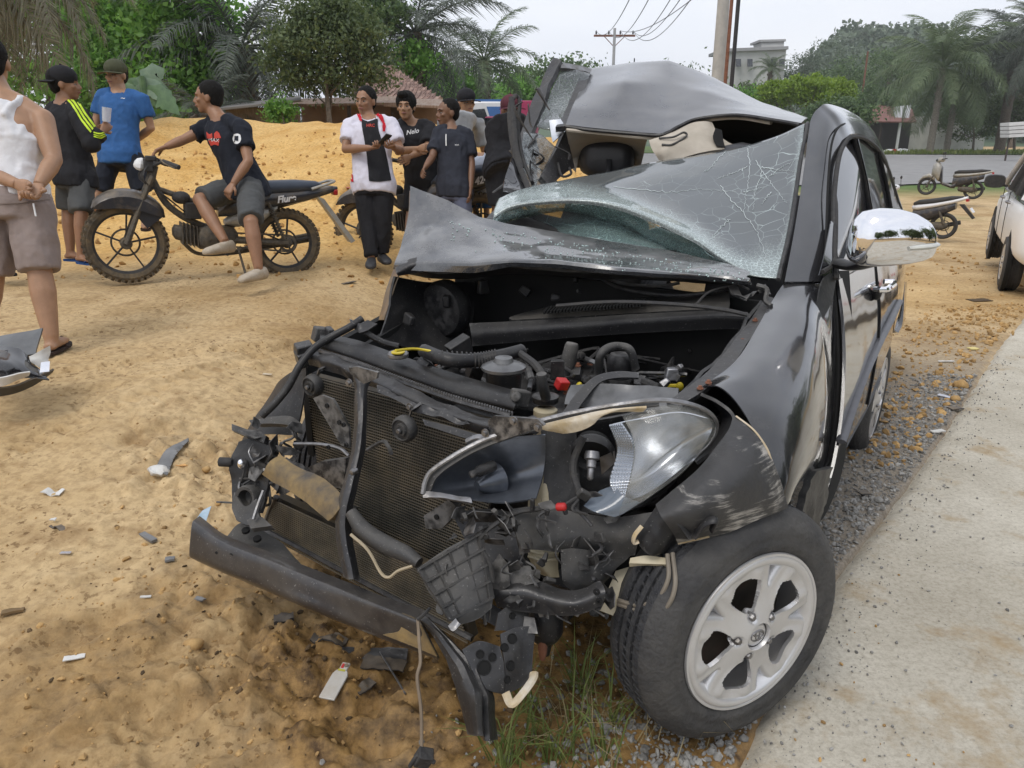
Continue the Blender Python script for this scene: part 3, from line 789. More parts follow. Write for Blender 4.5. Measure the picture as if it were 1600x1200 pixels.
# ------------------------------------------------------------ bus and truck on the road
WHITE = mat('white_paint', (.75, .75, .76), .3, coat=.3, scale=4, c2=(.68, .68, .69))
BLUE = mat('blue_paint', (.05, .16, .42), .35, coat=.3)
PINK = mat('magenta_paint', (.42, .035, .12), .4, c2=(.30, .03, .09), scale=6)
GLASSD = mat('dark_glass', (.02, .025, .03), .08, coat=.5)
RUB = mat('rubber', (.025, .025, .027), .75, c2=(.045, .042, .038), scale=30, bump=.3)
RED = mat('red_paint', (.45, .02, .02), .35)
def boxloc(name, m, par, c, s, bev=.04):
    mb = MB(); mb.box(c, s); return mb.build(name, m, par, local=True, bevel=bev)
def wheel_simple(par, c, r, w, rimm=None):
    mb = MB(); mb.lathe([(r*.62, -w/2), (r*.96, -w/2), (r, -w*.35), (r, w*.35), (r*.96, w/2), (r*.62, w/2)], c, (0, 1, 0), 20); t_ = mb.build('wheel', RUB, par, local=True)
    mb = MB(); mb.lathe([(0, -w*.42), (r*.62, -w*.46), (r*.64, w*.46), (0, w*.42)], c, (0, 1, 0), 16); mb.build('rim', rimm or mat_rim, t_, local=True)
mat_rim = mat('grey_rim', (.45, .45, .45), .4, metal=.6)
B0 = on(786, 42)
tb = thing('bus', 'white and blue bus with a raked windscreen on the far road', 'bus', (B0.x+.2, B0.y, B0.z), math.radians(183))
mb = MB(); prof = [(-4.5, .35), (3.8, .35), (4.1, 1.2), (3.9, 1.5), (3.2, 3.0), (2.9, 3.15), (-4.5, 3.15)]
mb.prism([(x*.5+1.0, -1.2, z) for x, z in prof], (0, 2.4, 0)); mb.build('body', WHITE, tb, local=True, bevel=.08)
mb = MB(); mb.prism([(.6, 1.205, 1.1), (2.6, 1.205, 1.4), (2.35, 1.205, 2.7), (1.2, 1.205, 2.8)], (0, .02, 0)); mb.build('side_window', GLASSD, tb, local=True)
mb = MB(); mb.prism([(-1.2, 1.205, 1.0), (.5, 1.205, 1.0), (1.1, 1.205, 2.9), (-.6, 1.205, 2.9)], (0, .015, 0)); mb.build('stripe', BLUE, tb, local=True)
mb = MB(); mb.box((1, 0, 3.2), (3.5, 2.2, .12)); mb.build('roof', BLUE, tb, local=True)
for x in (-.4, 2.2): wheel_simple(tb, (x, 1.15, .48), .48, .25)
K0 = on(812, 36)
tk = thing('box_truck', 'magenta box truck with open rear behind the wreck', 'truck', K0, math.radians(172))
boxloc('cargo_box', PINK, tk, (0, 0, 1.75), (1.5, 2.1, 2.1)); boxloc('chassis', RUB, tk, (0, 0, .62), (2.0, 1.6, .16)); boxloc('cab', PINK, tk, (1.15, 0, 1.35), (.7, 1.9, 1.6), .12)
mb = MB(); mb.box((1.25, 0, 1.8), (.5, 1.94, .55)); mb.build('window', GLASSD, tk, local=True)
for x in (-.4, 1.1):
    for y in (-.8, .8): wheel_simple(tk, (x, y, .42), .42, .24)
tc_ = thing('white_van', 'white van nose below the bus windows', 'van', on(775, 34), math.radians(178))
mb = MB(); mb.prism([(x, -.8, z) for x, z in ((-1.2, .3), (1.2, .3), (1.3, .9), (.7, 1.05), (.2, 1.6), (-1.2, 1.65))], (0, 1.6, 0)); mb.build('body', WHITE, tc_, local=True, bevel=.06)
mb = MB(); mb.prism([(x, .805, z) for x, z in ((-.9, 1.1), (.5, 1.1), (.12, 1.5), (-.9, 1.53))], (0, .015, 0)); mb.build('window', GLASSD, tc_, local=True)
for x in (-.8, .8): wheel_simple(tc_, (x, .75, .3), .3, .2)

# ------------------------------------------------------------ poles and wires
CONC = mat('pole_concrete', (.43, .43, .41), .85, c2=(.33, .33, .32), scale=5)
RUST = mat('rusty_steel', (.22, .09, .05), .8, c2=(.12, .05, .03), scale=14)
BLK = mat('black_steel', (.02, .02, .022), .5)
def pole(label, px, pyt, d, r0, r1, m, name='utility_pole'):
    b = on(px, d); h = zat(pyt, d)-b.z
    t = thing(name, label, 'pole', b); mb = MB()
    mb.tube([(0, 0, -.3), (0, 0, h*.5), (0, 0, h)], [r0, (r0+r1)/2, r1], 14); mb.build('shaft', m, t, local=True); return t, b, h
# the pole feet are hidden by the wreck: their columns in the photo are read at the height of the wreck roof
tp, pb, ph = pole('thick pale concrete utility pole rising behind the wreck roof', 1106, -120, 20, .17, .13, CONC)
mb = MB()
for z in (2.5, 4, 5.5): mb.lathe([(.175-.005*z, z-.03), (.19-.005*z, z-.03), (.19-.005*z, z+.03), (.175-.005*z, z+.03)], (0, 0, 0), (0, 0, 1), 14, closed=True)
pass
pole('rusty brown steel pole standing against the concrete utility pole', 1117.5, -100, 19.6, .045, .04, RUST, 'steel_pole')
pole('thin black pole right of the concrete utility pole', 1127, -120, 17, .045, .04, BLK, 'steel_pole')
td, db, dh = pole('distant concrete utility pole with a crossarm and insulators', 953, 52, 70, .16, .12, mat('far_concrete', (.42, .42, .42), .9))
mb = MB(); mb.box((0, 0, dh-.6), (3.6, .14, .16)); mb.bar((-.9, 0, dh-.65), (0, 0, dh-1.5), .06, .06); mb.bar((.9, 0, dh-.65), (0, 0, dh-1.5), .06, .06); mb.build('crossarm', RUST, td, local=True)
for x in (-1.6, -.5, .5, 1.6):
    mb = MB(); mb.lathe([(.02, 0), (.09, .04), (.06, .12), (.09, .2), (.03, .32)], (x, 0, dh-.5), n=8); mb.build('insulator', BLK, td, local=True)
WIRE = mat('wire', (.16, .16, .17), .6)
for k, (x, py1, px1, d1, sag) in enumerate(((-1.6, -60, 1010, 26, 2.2), (-.5, -60, 1042, 26, 2.6), (.5, -60, 1080, 26, 3.0), (1.6, -60, 1100, 24, 2.2), (1.6, -60, 1118, 23, 2.8), (.5, -60, 1150, 24, 1.5))):
    a = db+Vector((x, 0, dh-.2)); b = P(px1, py1, d1); pts = []
    for i in range(24):
        u = i/23; q = a.lerp(b, u); q.z -= sag*4*u*(1-u)*.5; pts.append(q)
    mb = MB(); mb.tube(pts, .022, 4)
    o = mb.build('power_line', WIRE); tag(o, ('leftmost overhead wire from the outer left insulator', 'overhead wire from the inner left insulator, second from left', 'overhead wire from the inner right insulator, third from left', 'overhead wire from the outer right insulator ending beside the concrete pole', 'lowest sagging overhead wire from the outer right insulator', 'overhead wire that crosses behind the concrete pole')[k], 'power line', 'overhead power lines')
pole('tiny far utility pole left of the wreck roof peak', 985, 95, 130, .12, .1, BLK)
pole('rusty brown pole standing among the trees on the right', 1336, 85, 110, .12, .12, RUST, 'steel_pole')

# ------------------------------------------------------------ right backdrop
GB = mat('grey_building', (.47, .47, .46), .9, c2=(.34, .34, .33), scale=.25)
bb = on(1185, 140); tbld = thing('flat_roofed_building', 'weathered pale grey flat roofed building behind trees', 'building', bb)
mb = MB(); a = W(1135, 78, 140); b = W(1229, 74, 140); mb.prism([a, b, Vector((b.x, b.y, -.5)), Vector((a.x, a.y, -.5))], (0, 9, 0)); mb.build('wall', GB, tbld)
mb = MB(); mb.prism([W(1128, 76, 139.5), W(1232, 72, 139.5), W(1232, 77, 139.5), W(1128, 81, 139.5)], (0, 10, 0)); mb.build('parapet', mat('dark_edge', (.25, .25, .25), .9), tbld)
mb = MB(); mb.prism([W(1190, 64, 141), W(1225, 63, 141), W(1225, 76, 141), W(1190, 77, 141)], (0, 5, 0)); mb.build('roof_room', GB, tbld)
mb = MB(); mb.prism([W(1187, 62, 140.6), W(1228, 61, 140.6), W(1228, 64.5, 140.6), W(1187, 65.5, 140.6)], (0, 6, 0)); mb.build('roof_room_slab', mat('dark_edge2', (.3, .3, .3), .9), tbld)
for px in (1150, 1168, 1205, 1218):
    mb = MB(); mb.prism([W(px, 92, 139.9), W(px+8, 92, 139.9), W(px+8, 104, 139.9), W(px, 104, 139.9)], (0, .2, 0)); mb.build('window', GLASSD, tbld)
for k, (px, py, d, rx, rz, m, lab) in enumerate((
    (1215, 142, 72, 1.9, 1.0, L_YEL, 'yellow green bush low beside the black pole'),
    (1260, 138, 70, 2.5, 1.2, L_YEL, 'bright yellow green rounded tree behind the wreck roof'),
    (1305, 140, 74, 1.9, 1.1, L_YEL, 'yellow green tree top left of the thin rusty pole'),
    (1190, 146, 82, 3.4, 1.0, L_DARK, 'dark green tree below the grey building'),
    (1360, 130, 120, 7, 5.0, L_MID, 'grey green bushy tree behind the thin rusty pole'),
    (1520, 170, 96, 4.0, 4.0, L_DARK, 'dark dense tree behind the white wall'),
    (1585, 150, 90, 5, 5, L_DARK, 'dark tree mass at the far right edge'),
    (1290, 105, 150, 6, 5, L_HILL, 'pale grey green tree right of the grey building'),
    (1360, 165, 100, 4, 2.6, L_MID, 'mid green shrub behind the red roofed house'),
    (1310, 175, 66, 3, 1.3, L_MID, 'low olive shrub behind the wreck front pillar'),
    (1150, 165, 80, 4, 2.0, L_GREEN, 'low green tree behind the wreck roof ridge'))):
    tree(lab, on(px, d), [bl(px, py, d, rx, rx*.6, rz), bl(px-rx*7, py+8, d, rx*.6, rx*.5, rz*.7), bl(px+rx*6, py+10, d, rx*.6, rx*.5, rz*.7)], m, 110, 70, rx*.13, .028*rx+.22, seed=40+k, tr=.12)
palm('coconut palm with a full feathery crown beside the far road', on(1452, 84), zat(108, 84)+.3, FC, 30, (-.75, 1.35), .3, seed=21, name='coconut_palm', scale=1.3, bark=PALEBARK)
palm('short coconut palm behind the full feathery coconut palm', on(1478, 88), zat(140, 88), FC, 20, (-.6, 1.0), .28, seed=22, name='coconut_palm', scale=.8, bark=PALEBARK)
palm('dark oil palm at the right edge above the white car', on(1560, 86), zat(90, 86)+.5, FD, 28, (-.7, 1.2), .45, seed=23, name='oil_palm', scale=1.7)
palm('dark oil palm leaning out of the frame at the right edge', on(1612, 78), zat(70, 78)+.5, FD, 28, (-.8, 1.1), .45, seed=24, name='oil_palm', scale=1.6)
palm('hazy oil palm in front of the grey building', on(1192, 112), zat(112, 112)+.5, FP, 20, (-.5, 1.2), .3, seed=25, name='oil_palm', scale=.7)
palm('hazy oil palm on the slope left of the coconut palm', on(1375, 135), zat(105, 135)+.5, FP, 24, (-.5, 1.2), .3, seed=26, name='oil_palm', scale=1.2)
palm('pale palm top right behind the dark oil palms', on(1580, 130), zat(45, 130)+.5, FP, 24, (-.5, 1.2), .3, seed=27, name='oil_palm', scale=1.4)
for k, (x, y, h_) in enumerate(((15, 6, 5), (17, -1, 6.5), (14, -9, 5.5), (8, -17, 6), (0, -20, 5), (22, 11, 6))):
    c_ = np.array((x, y, h_*.62)); tree(('dark roadside tree right of the parking slab, outside the view', 'tall dark roadside tree beside the camera, outside the view', 'dark roadside tree behind and right of the camera', 'broad dark tree behind the camera', 'dark tree straight behind the camera', 'dark tree beyond the white car, outside the view')[k], (x, y, -.2), [(c_, (3.6, 3.6, h_*.42)), (c_+np.array((2, 2, -1)), (2.5, 3, h_*.3))], L_DARK, 60, 60, .8, .55, seed=90+k, tr=.2, group='roadside trees mirrored in the wreck')
# red roofed house
hr = thing('red_roofed_house', 'small open fronted house with a red roof beside the coconut palm', 'house', on(1380, 98))
RR = mat('red_roof', (.24, .10, .08), .7, c2=(.16, .08, .07), scale=2)
mb = MB(); mb.prism([W(1333, 189, 94), W(1432, 190, 94), W(1425, 170, 98), W(1372, 164, 98)], (0, 0, -.15)); mb.build('roof', RR, hr)
mb = MB(); a, b = W(1345, 190, 97), W(1425, 190, 97); mb.prism([a, b, Vector((b.x, b.y, -.5)), Vector((a.x, a.y, -.5))], (0, 2, 0)); mb.build('wall', mat('shop_dark', (.08, .07, .07), .9), hr)
mb = MB(); mb.prism([W(1404, 166, 95.6), W(1424, 164, 95.6), W(1420, 186, 94.8), W(1398, 188, 94.8)], (0, 1, 0)); mb.build('gable', mat('gable_grey', (.55, .56, .58), .8), hr)
for px in (1352, 1378, 1407):
    mb = MB(); a = W(px, 190, 94.5); mb.bar((a.x, a.y, -.4), a, .35 if px > 1400 else .16, .2); mb.build('post', WHITE if px > 1400 else WOODD, hr)
WW = mat('white_wall', (.62, .61, .58), .9, c2=(.45, .44, .42), scale=.5)
mb = MB(); a, b = W(1425, 182, 100), W(1545, 182, 100); mb.prism([a, b, Vector((b.x, b.y, -.5)), Vector((a.x, a.y, -.5))], (0, .3, 0))
tag(mb.build('boundary_wall', WW), 'long white painted wall behind the palm trunks', 'wall')
t = thing('board_stack', 'stack of pale grey boards leaning at the right edge', 'stack of boards', on(1590, 60))
for k in range(4):
    mb = MB(); y0 = 192+k*6; a = P(1577, y0, 60); b = P(1625, y0-3, 60); mb.prism([a, b, P(1625, y0+2, 60), P(1577, y0+5, 60)], (0, 1.2, 0)); mb.build('board', WW, t)
mb = MB(); a = P(1577, 216, 60.3); mb.bar((a.x, a.y, -.4), a, .1, .1); a = P(1618, 216, 60.3); mb.bar((a.x, a.y, -.4), a, .1, .1); mb.build('stand', WOODD, t)
for k, (px, c) in enumerate(((1396, RED), (1405, WHITE), (1389, WHITE), (1412, WHITE))):
    b = on(px, 84.6); mb = MB(); mb.ell(b+Vector((0, 0, .25)), (.45+.1*k, .3, .3), n=8, m=6)
    tag(mb.build('rubbish_bag', c, noise=.12, nscale=3), ('red rubbish bag lying on the far verge', 'white rubbish bag right of the red one on the verge', 'small white rubbish bag left of the red one', 'large white rubbish heap at the palm foot')[k], 'bag')
# ------------------------------------------------------------ the wrecked car: its own survey frame
# O = ground under the front axle on the near side, AX = towards the tail, BX = across the car
HD = .574
AX = Vector((math.sin(HD), math.cos(HD), 0)); BX = Vector((-AX.y, AX.x, 0)); OX = Vector((.66, 1.97, 0))
def PA(px, py, a):
    d = ray(px, py); return CAM+d*((a-(CAM-OX).dot(AX))/d.dot(AX))
def PBb(px, py, b):
    d = ray(px, py); return CAM+d*((b-(CAM-OX).dot(BX))/d.dot(BX))
def PZ(px, py, z):
    d = ray(px, py); return CAM+d*((z-CZ)/d.z)
def LC(a, b, z): return OX+AX*a+BX*b+Vector((0, 0, z))
DUST = (.36, .27, .17)
PAINT = mat('black_car_paint', (.012, .013, .016), .16, c2=(.016, .017, .021), scale=3, coat=1., dust=(.30, .28, .25), dust_amt=.08)
ROOFP = mat('roof_paint', (.035, .037, .044), .24, metal=.3, c2=(.045, .047, .055), scale=2.2, coat=.7, dust=(.30, .28, .25), dust_amt=.22, spec=.9)
HOODP = mat('hood_paint', (.040, .043, .050), .16, c2=(.055, .057, .064), scale=4, coat=1., dust=(.33, .32, .30), dust_amt=.4, spec=1., metal=.3)
PLAST = mat('black_plastic', (.010, .010, .012), .40, c2=(.020, .020, .021), scale=11, bump=.15, dust=(.16, .15, .13), dust_amt=.18, wear_glint=.3, spec=.35)
PLASTD = mat('dusty_plastic', (.038, .038, .039), .55, c2=(.018, .018, .018), scale=8, bump=.25, dust=(.20, .18, .15), dust_amt=.3, wear_glint=.4)
METB = mat('black_steel_panel', (.015, .017, .022), .34, metal=.35, c2=(.04, .04, .043), scale=9, bump=.25, dust=(.22, .20, .17), dust_amt=.25, wear_glint=.55)
METG = mat('bare_steel', (.30, .30, .31), .4, metal=.8, c2=(.16, .15, .14), scale=18, bump=.2)
DARKV = mat('void_shade_black', (.006, .006, .006), .9)  # near-black carrying the shade of holes, gaps and closed-in spaces
SCUFF = None
def scuff_mat():
    m = mat('scuffed_plastic', (.03, .03, .031), .5, c2=(.045, .043, .042), scale=8, bump=.35, bscale=20)
    nt = m.node_tree; b = nt.nodes['Principled BSDF']; N = nt.nodes.new; L = nt.links.new
    tc = N('ShaderNodeTexCoord'); mp = N('ShaderNodeMapping'); mp.inputs['Scale'].default_value = (8, 8, 95); mp.inputs['Rotation'].default_value = (.1, .15, 0)
    L(tc.outputs['Object'], mp.inputs[0]); no = N('ShaderNodeTexNoise'); no.inputs['Scale'].default_value = 1; no.inputs['Detail'].default_value = 7; no.inputs['Roughness'].default_value = .8; L(mp.outputs[0], no.inputs['Vector'])
    n2 = N('ShaderNodeTexNoise'); n2.inputs['Scale'].default_value = 9; n2.inputs['Detail'].default_value = 4; L(tc.outputs['Object'], n2.inputs['Vector'])
    ml = N('ShaderNodeMath'); ml.operation = 'MULTIPLY'; L(no.outputs['Fac'], ml.inputs[0]); L(n2.outputs['Fac'], ml.inputs[1])
    rp = N('ShaderNodeValToRGB'); rp.color_ramp.elements[0].position = .27; rp.color_ramp.elements[1].position = .36; L(ml.outputs[0], rp.inputs['Fac'])
    src = b.inputs['Base Color'].links[0].from_socket
    mx = N('ShaderNodeMix'); mx.data_type = 'RGBA'; L(rp.outputs['Color'], mx.inputs[0]); L(src, mx.inputs[6]); mx.inputs[7].default_value = (.36, .34, .31, 1)
    L(mx.outputs[2], b.inputs['Base Color']); return m
SCUFF = scuff_mat()
CHROME = mat('chrome', (.86, .86, .88), .04, metal=1., c2=(.84, .84, .86))
ALLOY = mat('alloy', (.66, .66, .67), .34, metal=.65, c2=(.62, .62, .63), scale=20, dust=(.40, .32, .20), dust_amt=.12)
TYRE = mat('tyre_rubber', (.035, .035, .037), .8, c2=(.075, .072, .068), scale=9, bump=.35, bscale=80)
TREAD = mat('tyre_tread', (.022, .023, .027), .7, c2=(.05, .05, .052), scale=30, bump=.4, bscale=120)
CREAM = mat('cream_plastic', (.56, .50, .36), .5, c2=(.40, .34, .22), scale=14)
BEIGE = mat('headliner', (.50, .45, .38), .9, c2=(.36, .32, .26), scale=7, bump=.2)
MUDP = mat('muddy_panel', (.27, .185, .075), .8, c2=(.07, .06, .05), scale=12, bump=.3)
YELP = mat('yellow_plastic', (.62, .48, .02), .45)
REDP = mat('red_plastic', (.5, .02, .02), .4)
MIRL = mat('lamp_reflector', (.60, .62, .65), .24, metal=1., c2=(.55, .57, .60), scale=5)
LAMPG = mat('lamp_shell', (.20, .215, .24), .32, metal=.6, c2=(.07, .08, .10), scale=5, coat=.4)
def clear_mat(name, tint, rough=.05, a=.35, dirt=.25):
    m, nt, b, out = new_mat(name); N = nt.nodes.new; L = nt.links.new
    b.inputs['Base Color'].default_value = (*tint, 1); b.inputs['Roughness'].default_value = rough; b.inputs['Coat Weight'].default_value = .6
    tc = N('ShaderNodeTexCoord'); no = N('ShaderNodeTexNoise'); no.inputs['Scale'].default_value = 14; no.inputs['Detail'].default_value = 7; L(tc.outputs['Object'], no.inputs['Vector'])
    mr = N('ShaderNodeMapRange'); mr.inputs[1].default_value = .45; mr.inputs[2].default_value = .75; mr.inputs[3].default_value = a; mr.inputs[4].default_value = a+dirt; L(no.outputs['Fac'], mr.inputs[0]); L(mr.outputs[0], b.inputs['Alpha'])
    return m
LENS = clear_mat('lamp_lens', (.42, .42, .39), .14, .16, .28)
def glass_cracked(name, base_a, c0, c1, tint=(.04, .045, .05), crk=(.62, .72, .70), fog=.0):
    "laminated glass: clear where whole, frosted along a net of cracks; c0, c1 thin and dense crack scales"
    m, nt, b, out = new_mat(name); N = nt.nodes.new; L = nt.links.new
    tc = N('ShaderNodeTexCoord')
    at = N('ShaderNodeVertexColor'); at.layer_name = 'crack'; sp = N('ShaderNodeSeparateColor'); L(at.outputs['Color'], sp.inputs[0])
    nz = N('ShaderNodeTexNoise'); nz.inputs['Scale'].default_value = 6; L(tc.outputs['Object'], nz.inputs['Vector'])
    mm = N('ShaderNodeMix'); mm.data_type = 'RGBA'; mm.inputs[0].default_value = .06; L(tc.outputs['Object'], mm.inputs[6]); L(nz.outputs['Color'], mm.inputs[7])
    masks = []
    for sc_, wd in ((c0, .010), (c1, .055)):
        vo = N('ShaderNodeTexVoronoi'); vo.feature = 'DISTANCE_TO_EDGE'; vo.inputs['Scale'].default_value = sc_; L(mm.outputs[2], vo.inputs['Vector'])
        mr = N('ShaderNodeMapRange'); mr.inputs[1].default_value = wd*.4; mr.inputs[2].default_value = wd; mr.inputs[3].default_value = 1; mr.inputs[4].default_value = 0; L(vo.outputs['Distance'], mr.inputs[0]); masks.append(mr.outputs[0])
    def mth(op, a, c):
        x = N('ShaderNodeMath'); x.operation = op; x.use_clamp = True
        for i, q in enumerate((a, c)):
            if hasattr(q, 'links'): L(q, x.inputs[i])
            else: x.inputs[i].default_value = q
        return x.outputs[0]
    n3 = N('ShaderNodeTexNoise'); n3.inputs['Scale'].default_value = 5; n3.inputs['Detail'].default_value = 5; L(tc.outputs['Object'], n3.inputs['Vector'])
    r3 = N('ShaderNodeMapRange'); r3.inputs[1].default_value = .38; r3.inputs[2].default_value = .62; L(n3.outputs['Fac'], r3.inputs[0])
    k0 = mth('MULTIPLY', mth('MULTIPLY', masks[0], sp.outputs[0]), r3.outputs[0]); k1 = mth('MULTIPLY', masks[1], sp.outputs[1])
    fr = mth('MULTIPLY', sp.outputs[1], .35)
    tot = mth('MAXIMUM', mth('MAXIMUM', mth('MAXIMUM', k0, k1), fr), fog)
    di = N('ShaderNodeBsdfDiffuse'); di.inputs['Color'].default_value = (*crk, 1)
    b.inputs['Base Color'].default_value = (*tint, 1); b.inputs['Roughness'].default_value = .04; b.inputs['IOR'].default_value = 1.52; b.inputs['Alpha'].default_value = base_a; b.inputs['Coat Weight'].default_value = .5
    gl = N('ShaderNodeBsdfGlossy'); gl.inputs['Roughness'].default_value = .25; gl.inputs['Color'].default_value = (.9, 1, .98, 1)
    m0 = N('ShaderNodeMixShader'); m0.inputs[0].default_value = .25; L(di.outputs[0], m0.inputs[1]); L(gl.outputs[0], m0.inputs[2])
    ms = N('ShaderNodeMixShader'); L(mth('MULTIPLY', tot, .88), ms.inputs[0]); L(b.outputs[0], ms.inputs[1]); L(m0.outputs[0], ms.inputs[2])
    L(ms.outputs[0], out.inputs['Surface']); return m
CG = glass_cracked('cracked_windscreen', .92, 15, 80, tint=(.075, .08, .085), fog=.06)
CG2 = glass_cracked('shattered_glass', .45, 14, 90, crk=(.36, .52, .50))
CG3 = glass_cracked('crazed_door_glass', .55, 14, 60, crk=(.45, .47, .47))
def crack_attr(o, fn):
    me = o.data; at = me.color_attributes.new('crack', 'FLOAT_COLOR', 'POINT')
    arr = []
    for v in me.vertices:
        p = v.co-CAM; dep = p.y*CT-p.z*ST; px = 800+FPX*p.x/dep; py = 600-FPX*(p.y*ST+p.z*CT)/dep
        a, c = fn(px, py); arr += [a, c, 0, 1]
    at.data.foreach_set('color', arr)
def seg_d(px, py, pl_):
    best = 1e9
    for (x0, y0), (x1, y1) in zip(pl_, pl_[1:]):
        dx, dy = x1-x0, y1-y0; t = max(0, min(1, ((px-x0)*dx+(py-y0)*dy)/(dx*dx+dy*dy))); best = min(best, math.hypot(px-x0-t*dx, py-y0-t*dy))
    return best

CAR = thing('wrecked_car', 'crushed black family car with torn off front, folded bonnet and shattered windscreen', 'car', LC(1.3, .75, 0))
def part(name, mb, m, parent=None, **k): return mb.build(name, m, parent or CAR, **k)
def pan(name, m, rows, nu=26, nv=26, thick=.003, parent=None, noise=0., nscale=6, flip=False, sm=60, seed=0, lin=False):
    "rows of (px, py, depth)"
    mb = MB(); (mb.lpatch if lin else mb.patch)([[P(*q) for q in r] for r in rows], nu, nv, thick=thick, noise=noise, nscale=nscale, flip=flip, seed=seed)
    return part(name, mb, m, parent, smooth=sm)
def sheetA(name, m, outline, a, th_=.006, parent=None, bev=0., sm=40):
    "flat plate cut to an outline; every corner (px, py[, a])"
    pts = [PA(q[0], q[1], q[2] if len(q) > 2 else a) for q in outline]
    mb = MB(); mb.prism(pts, AX*th_); return part(name, mb, m, parent, smooth=sm)
def hose(name, m, pts, r, n=8, seg=24, parent=None, frame='A', **k):
    "pts (px, py, a) for frame A, (px, py, z) for Z, (px, py, depth) for D"
    f = {'A': PA, 'Z': PZ, 'D': P}[frame]
    mb = MB(); mb.tube([f(*q) for q in pts], r, n, seg=seg, **k); return part(name, mb, m, parent)

# ---- bonnet
pan('bonnet', HOODP, [
    [(641, 292, 3.02), (700, 314, 3.02), (748, 340, 3.0), (790, 350, 2.98), (900, 369, 2.93), (1040, 392, 2.78), (1120, 410, 2.64), (1172, 428, 2.5)],
    [(640, 330, 2.98), (685, 332, 2.99), (735, 348, 2.96), (790, 364, 2.93), (900, 378, 2.87), (1040, 399, 2.73), (1115, 416, 2.60), (1170, 431, 2.48)],
    [(634, 360, 2.94), (676, 352, 2.95), (728, 361, 2.9), (790, 378, 2.86), (890, 390, 2.79), (1020, 408, 2.67), (1108, 421, 2.56), (1168, 433, 2.46)],
    [(628, 385, 2.90), (668, 377, 2.84), (730, 387, 2.83), (795, 396, 2.72), (880, 402, 2.73), (990, 416, 2.61), (1095, 427, 2.52), (1166, 436, 2.45)],
    [(618, 412, 2.82), (660, 411, 2.77), (740, 413, 2.70), (800, 408, 2.66), (870, 410, 2.62), (960, 421, 2.55), (1080, 429, 2.49), (1172, 438, 2.44)],
    [(616, 420, 2.83), (662, 424, 2.77), (742, 426, 2.71), (802, 415, 2.67), (872, 416, 2.63), (955, 427, 2.56), (1078, 434, 2.50), (1175, 443, 2.45)]], 54, 92, thick=.006, noise=.008, nscale=7, flip=True, sm=24, lin=True)
pan('bonnet_underside', PLASTD, [
    [(622, 421, 2.88), (700, 428, 2.80), (800, 418, 2.74), (955, 429, 2.62), (1078, 436, 2.55), (1170, 443, 2.5)],
    [(640, 430, 3.0), (700, 436, 2.95), (800, 428, 2.9), (955, 437, 2.75), (1078, 440, 2.66), (1165, 448, 2.6)],
    [(660, 425, 3.15), (700, 430, 3.1), (800, 424, 3.05), (955, 430, 2.9), (1078, 436, 2.8), (1160, 446, 2.7)]], 12, 40, thick=.01, noise=.01)
pan('torn_bonnet_corner', METB, [
    [(617, 418, 2.81), (640, 405, 2.8), (668, 402, 2.79), (702, 409, 2.78)],
    [(619, 426, 2.79), (642, 415, 2.78), (668, 412, 2.77), (700, 414, 2.76)],
    [(622, 431, 2.80), (645, 428, 2.80), (672, 425, 2.79), (697, 420, 2.78)]], 10, 20, thick=.006, noise=.004, nscale=20)
WINGREFL = mat('far_wing_orange_reflection', (.20, .12, .06), .35, c2=(.05, .045, .04), scale=14, coat=.4, dust=DUST, dust_amt=.5)  # dark wing coloured with the orange reflection it shows, plus dust
pan('far_wing', WINGREFL, [
    [(640, 298, 3.04), (638, 330, 3.03), (632, 370, 3.0), (622, 405, 2.97), (606, 440, 2.95), (597, 475, 2.93), (591, 500, 2.92)],
    [(646, 300, 3.01), (646, 332, 3.0), (642, 370, 2.95), (632, 408, 2.88), (617, 440, 2.86), (607, 475, 2.86), (600, 500, 2.86)]], 10, 40, thick=.004, noise=.008, nscale=9, flip=True)
pan('far_inner_wing', PLAST, [
    [(617, 432, 2.86), (608, 465, 2.86), (598, 505, 2.84), (590, 530, 2.8)],
    [(665, 440, 3.0), (655, 470, 3.0), (648, 510, 2.95), (640, 545, 2.9)],
    [(740, 440, 3.15), (740, 480, 3.15), (735, 520, 3.1), (720, 560, 3.0)]], 14, 22, thick=.01, noise=.03, nscale=8)

# ---- near wing, doors, rails, roof
pan('near_wing', PAINT, [
    [(1098, 604, 2.00), (1150, 563, 2.10), (1184, 510, 2.28), (1208, 468, 2.45), (1228, 441, 2.52), (1262, 425, 2.58), (1303, 425, 2.62)],
    [(1120, 603, 1.96), (1180, 580, 2.02), (1222, 520, 2.22), (1246, 478, 2.38), (1266, 455, 2.48), (1285, 448, 2.55), (1304, 446, 2.60)],
    [(1142, 618, 1.92), (1205, 616, 1.95), (1250, 560, 2.13), (1272, 515, 2.30), (1286, 498, 2.44), (1296, 490, 2.51), (1305, 488, 2.57)],
    [(1166, 650, 1.88), (1222, 655, 1.90), (1262, 612, 2.05), (1284, 575, 2.24), (1294, 560, 2.39), (1301, 556, 2.47), (1307, 555, 2.54)],
    [(1190, 700, 1.86), (1236, 705, 1.88), (1270, 670, 2.02), (1288, 640, 2.20), (1296, 632, 2.35), (1300, 630, 2.44), (1303, 630, 2.50)],
    [(1212, 750, 1.85), (1241, 748, 1.88), (1266, 722, 2.02), (1280, 708, 2.18), (1288, 706, 2.32), (1292, 706, 2.41), (1295, 706, 2.46)],
    [(1228, 795, 1.85), (1236, 782, 1.89), (1248, 757, 2.02), (1262, 742, 2.17), (1275, 735, 2.30), (1282, 733, 2.37), (1287, 732, 2.43)]], 60, 60, thick=.004, noise=.0028, nscale=6, flip=False)
